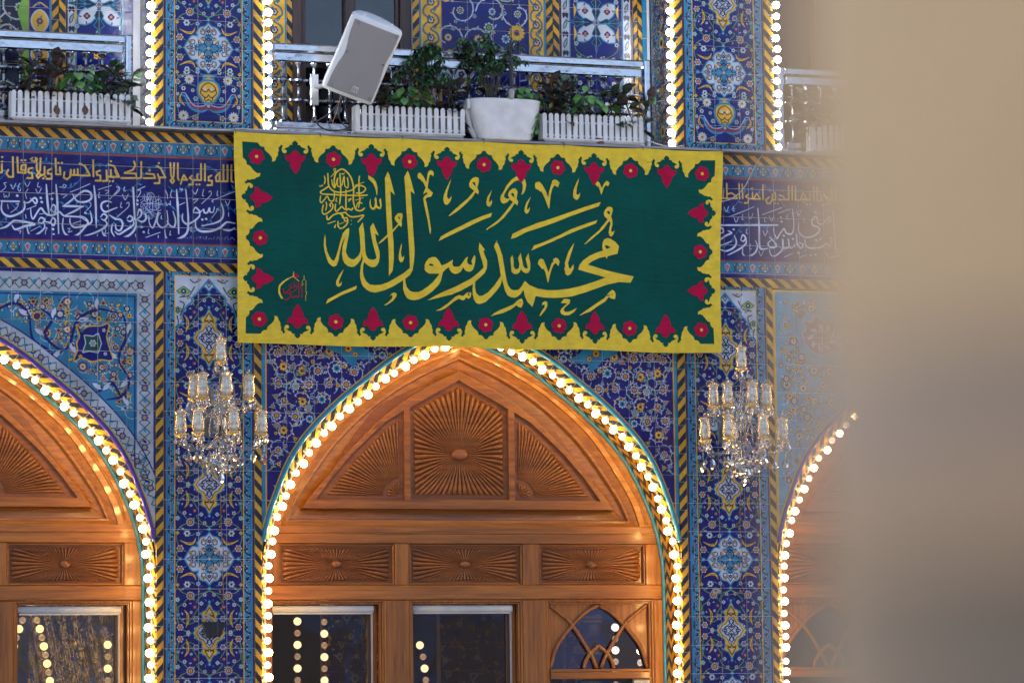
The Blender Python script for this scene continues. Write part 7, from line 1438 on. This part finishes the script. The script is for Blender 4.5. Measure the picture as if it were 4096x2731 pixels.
cable([(-.355,-.006,3.1),(-.35,-.006,2.93),(-.345,-.006,2.78),(-.33,-.006,2.68),(-.34,-.006,2.55),(-.335,-.006,2.40),(-.352,-.006,2.31),(-.44,-.006,2.28)],.0022,'thin brown wire down the pier under the left chandelier',M('rusty_wire',(.30,.16,.07),.6))
cable([(3.42,-.006,3.25),(3.405,-.006,2.9),(3.42,-.006,2.65),(3.40,-.006,2.5),(3.42,-.006,2.43),(3.30,-.006,2.40)],.0022,'thin brown wire down the pier under the right chandelier',M('rusty_wire_2',(.30,.16,.07),.6))
t=T('black_wall_bracket','empty black steel bracket screwed to the pier under the left chandelier','bracket',(-.405,-.03,2.17))
bk=M('black_steel',(.02,.022,.03),.4,.3)
polyslab([(-.488,2.226),(-.322,2.226),(-.365,2.125),(-.45,2.125)],[],-.05,-.006,bk,'plate',t)
mb=MB(); mb.box(-.425,-.385,-.058,-.05,2.13,2.222,.003); put(mb,'centre_bar',bk,t)
for x,z in ((-.46,2.21),(-.35,2.21),(-.44,2.14),(-.37,2.14)): mb=MB(); mb.lathe([(0,-.005),(.007,-.004),(.007,.003)],(x,-.051,z),8,ax='y'); put(mb,'bolt',M('rusty_bolt',(.22,.13,.08),.6) if 'rusty_bolt' not in bpy.data.materials else bpy.data.materials['rusty_bolt'],t)
hole=M('broken_plaster',(.42,.34,.27),.9)
for x,z,s,lab in ((-.415,2.585,.022,'chipped plug hole in the white star of the left pier'),(-.45,2.262,.026,'chipped plug hole above the black bracket'),(3.245,2.60,.018,'small chipped plug hole in the right pier'),(3.215,2.43,.028,'large chipped hole in the right pier')):
    P=[(x+s*(.7+.5*random.random())*math.cos(a)*1.2,z+s*(.6+.4*random.random())*math.sin(a)) for a in np.linspace(0,2*PI,11,endpoint=False)]
    o=polyslab(P,[(lambda c:[(c[0]+.35*s*math.cos(a),c[1]+.3*s*math.sin(a)) for a in np.linspace(0,2*PI,7,endpoint=False)])((x-.1*s,z))],-.004,.001,hole,'plaster_chip',None); tag(o,lab,'plaster chip')
# ================================================================ STRING LIGHTS, FOIL AND PIERS ADDED BEHIND THE PANES AS REFLECTIONS
_c=Cv(0,1.0,2.6,2.0,bg=NAVY); scatter(_c,lambda x,z,m:True,520,random.Random(8),[(TUR,YL,WHT),(WHT,MAR,TUR),(YL,TUR,MAR)],.02,.035,.085); in_glaze=imgmat('mirrored_glaze',_c.a,_c.x0,_c.z0,_c.w,_c.h)
ME_IN=sphere(.028).me('bulb',emit('mirrored_bulb',(1.0,.66,.24),2.6),True); ME_IN2=sphere(.023).me('bulb',emit('mirrored_bulb_dim',(1.0,.55,.18),.5),True)
def mirrored_string(x0,y,z0,z1,lab,lean=0):  # bulbs added behind the panes to imitate reflected strings
    t=T('mirrored_light_string',lab,'string lights',(x0,y,z0),'bulb strings added for pane reflections'); k=0; z=z1
    while z>z0:
        f=(z1-z); link(ME_IN if k%2==0 else ME_IN2,'bulb',t,(x0+lean*(f**.55),y,z)); z-=.083 if abs(lean)<.1 else .06; k+=1
    mb=MB(); mb.tube([(x0+lean*(((z1-z0)*q/8)**.55),y+.04,z1-(z1-z0)*q/8) for q in range(9)],.006,5); put(mb,'cable',wire_m,t)
mirrored_string(.40,.95,1.4,2.42,'bulb string added as a reflection in the left pane of the middle door')
mirrored_string(.62,1.05,1.4,2.5,'second bulb string added as a reflection in the left pane of the middle door')
mirrored_string(1.30,.95,1.4,2.08,'bulb string added as a reflection in the middle pane of the middle door',.09)
mirrored_string(2.78,.95,1.4,2.20,'bulb string added as a reflection in the lattice window of the middle door')
mirrored_string(-1.50,.95,1.4,2.33,'bulb string added as a reflection in the wavy pane of the left door',-.24)
mirrored_string(-1.49,.97,1.7,2.33,'short bulb string added as a reflection in the wavy pane of the left door',.2)
mirrored_string(-.93,1.1,1.4,2.1,'third bulb string added as a reflection in the wavy pane of the left door')
foil=M('gold_reflection_foil',(.80,.62,.36),.16,1,.2,6,1.0,6,bd=.06)  # added sheet imitating warped gold reflections in the left pane
mb=MB(); n=24; vs=[(-1.45+.62*i/n,1.35+.03*math.sin(i*1.7+j*.6),1.3+1.1*j/n+.01*math.sin(i)) for j in range(n+1) for i in range(n+1)]
mb.add(vs,[(j*(n+1)+i,j*(n+1)+i+1,(j+1)*(n+1)+i+1,(j+1)*(n+1)+i) for j in range(n) for i in range(n)]); o=put(mb,'reflection_foil',foil,None,True); tag(o,'crumpled golden foil added as warped reflections in the pane of the left door','reflection foil')
pm=bpy.data.materials['pier_33']
for px,w_,lab in ((2.62,.28,'tiled pier added as a reflection in the lattice window'),(.86,.42,'dim tiled pier added as a reflection in the left pane of the middle door'),(1.80,.56,'dim tiled pier added as a reflection in the middle pane of the middle door')):  # piers added to imitate tilework mirrored in the panes
    t=T('mirrored_tiled_pier',lab,'tiled pier',(px,1.2,1.3),'tiled piers added for pane reflections')
    mb=MB(); mb.box(px-w_/2,px+w_/2,1.2,1.3,1.0,3.0); put(mb,'pier_core',grout,t)
    for k in range(8):
        for x0 in np.arange(px-w_/2,px+w_/2-.01,.14): tile(t,round(x0,3),round(x0+.14,3),1.1+.2*k,1.3+.2*k,in_glaze,'x',1.19)
# ================================================================ NEAR PILLAR (out of focus)
pil=M('beige_stone_drum',(.41,.305,.182),.65,0,.10,9); pil2=M('shaded_stone_drum',(.185,.130,.074),.7,0,.12,9); pil3=M('half_shaded_stone_drum',(.295,.212,.138),.65,0,.1,9)  # drum tones darken downward in view: the pillar's shading put into the colour
R_=.16; dep=.86; lat=.0768
cen=CP+Vector((cf.x,cf.y,0)).normalized()*(dep+.02)+Vector((cr.x,cr.y,0)).normalized()*(lat+R_)
pt=T('stone_pillar','smooth beige pillar with downward shading in its colour, right by the viewer, fully out of focus','pillar',(cen.x,cen.y,0))
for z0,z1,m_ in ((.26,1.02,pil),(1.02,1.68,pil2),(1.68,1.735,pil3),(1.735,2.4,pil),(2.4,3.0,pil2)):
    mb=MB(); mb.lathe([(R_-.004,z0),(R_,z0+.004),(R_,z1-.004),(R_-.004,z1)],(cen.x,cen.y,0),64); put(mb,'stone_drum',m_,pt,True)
mb=MB(); mb.lathe([(0,0),(R_*1.25,0),(R_*1.25,.18),(R_*1.1,.22),(R_,.26)],(cen.x,cen.y,0),64); put(mb,'base',pil,pt)
mb=MB(); mb.lathe([(R_,3.0),(R_*1.15,3.05),(R_*1.3,3.15),(R_*1.3,3.25),(0,3.25)],(cen.x,cen.y,0),64); put(mb,'capital',pil,pt)
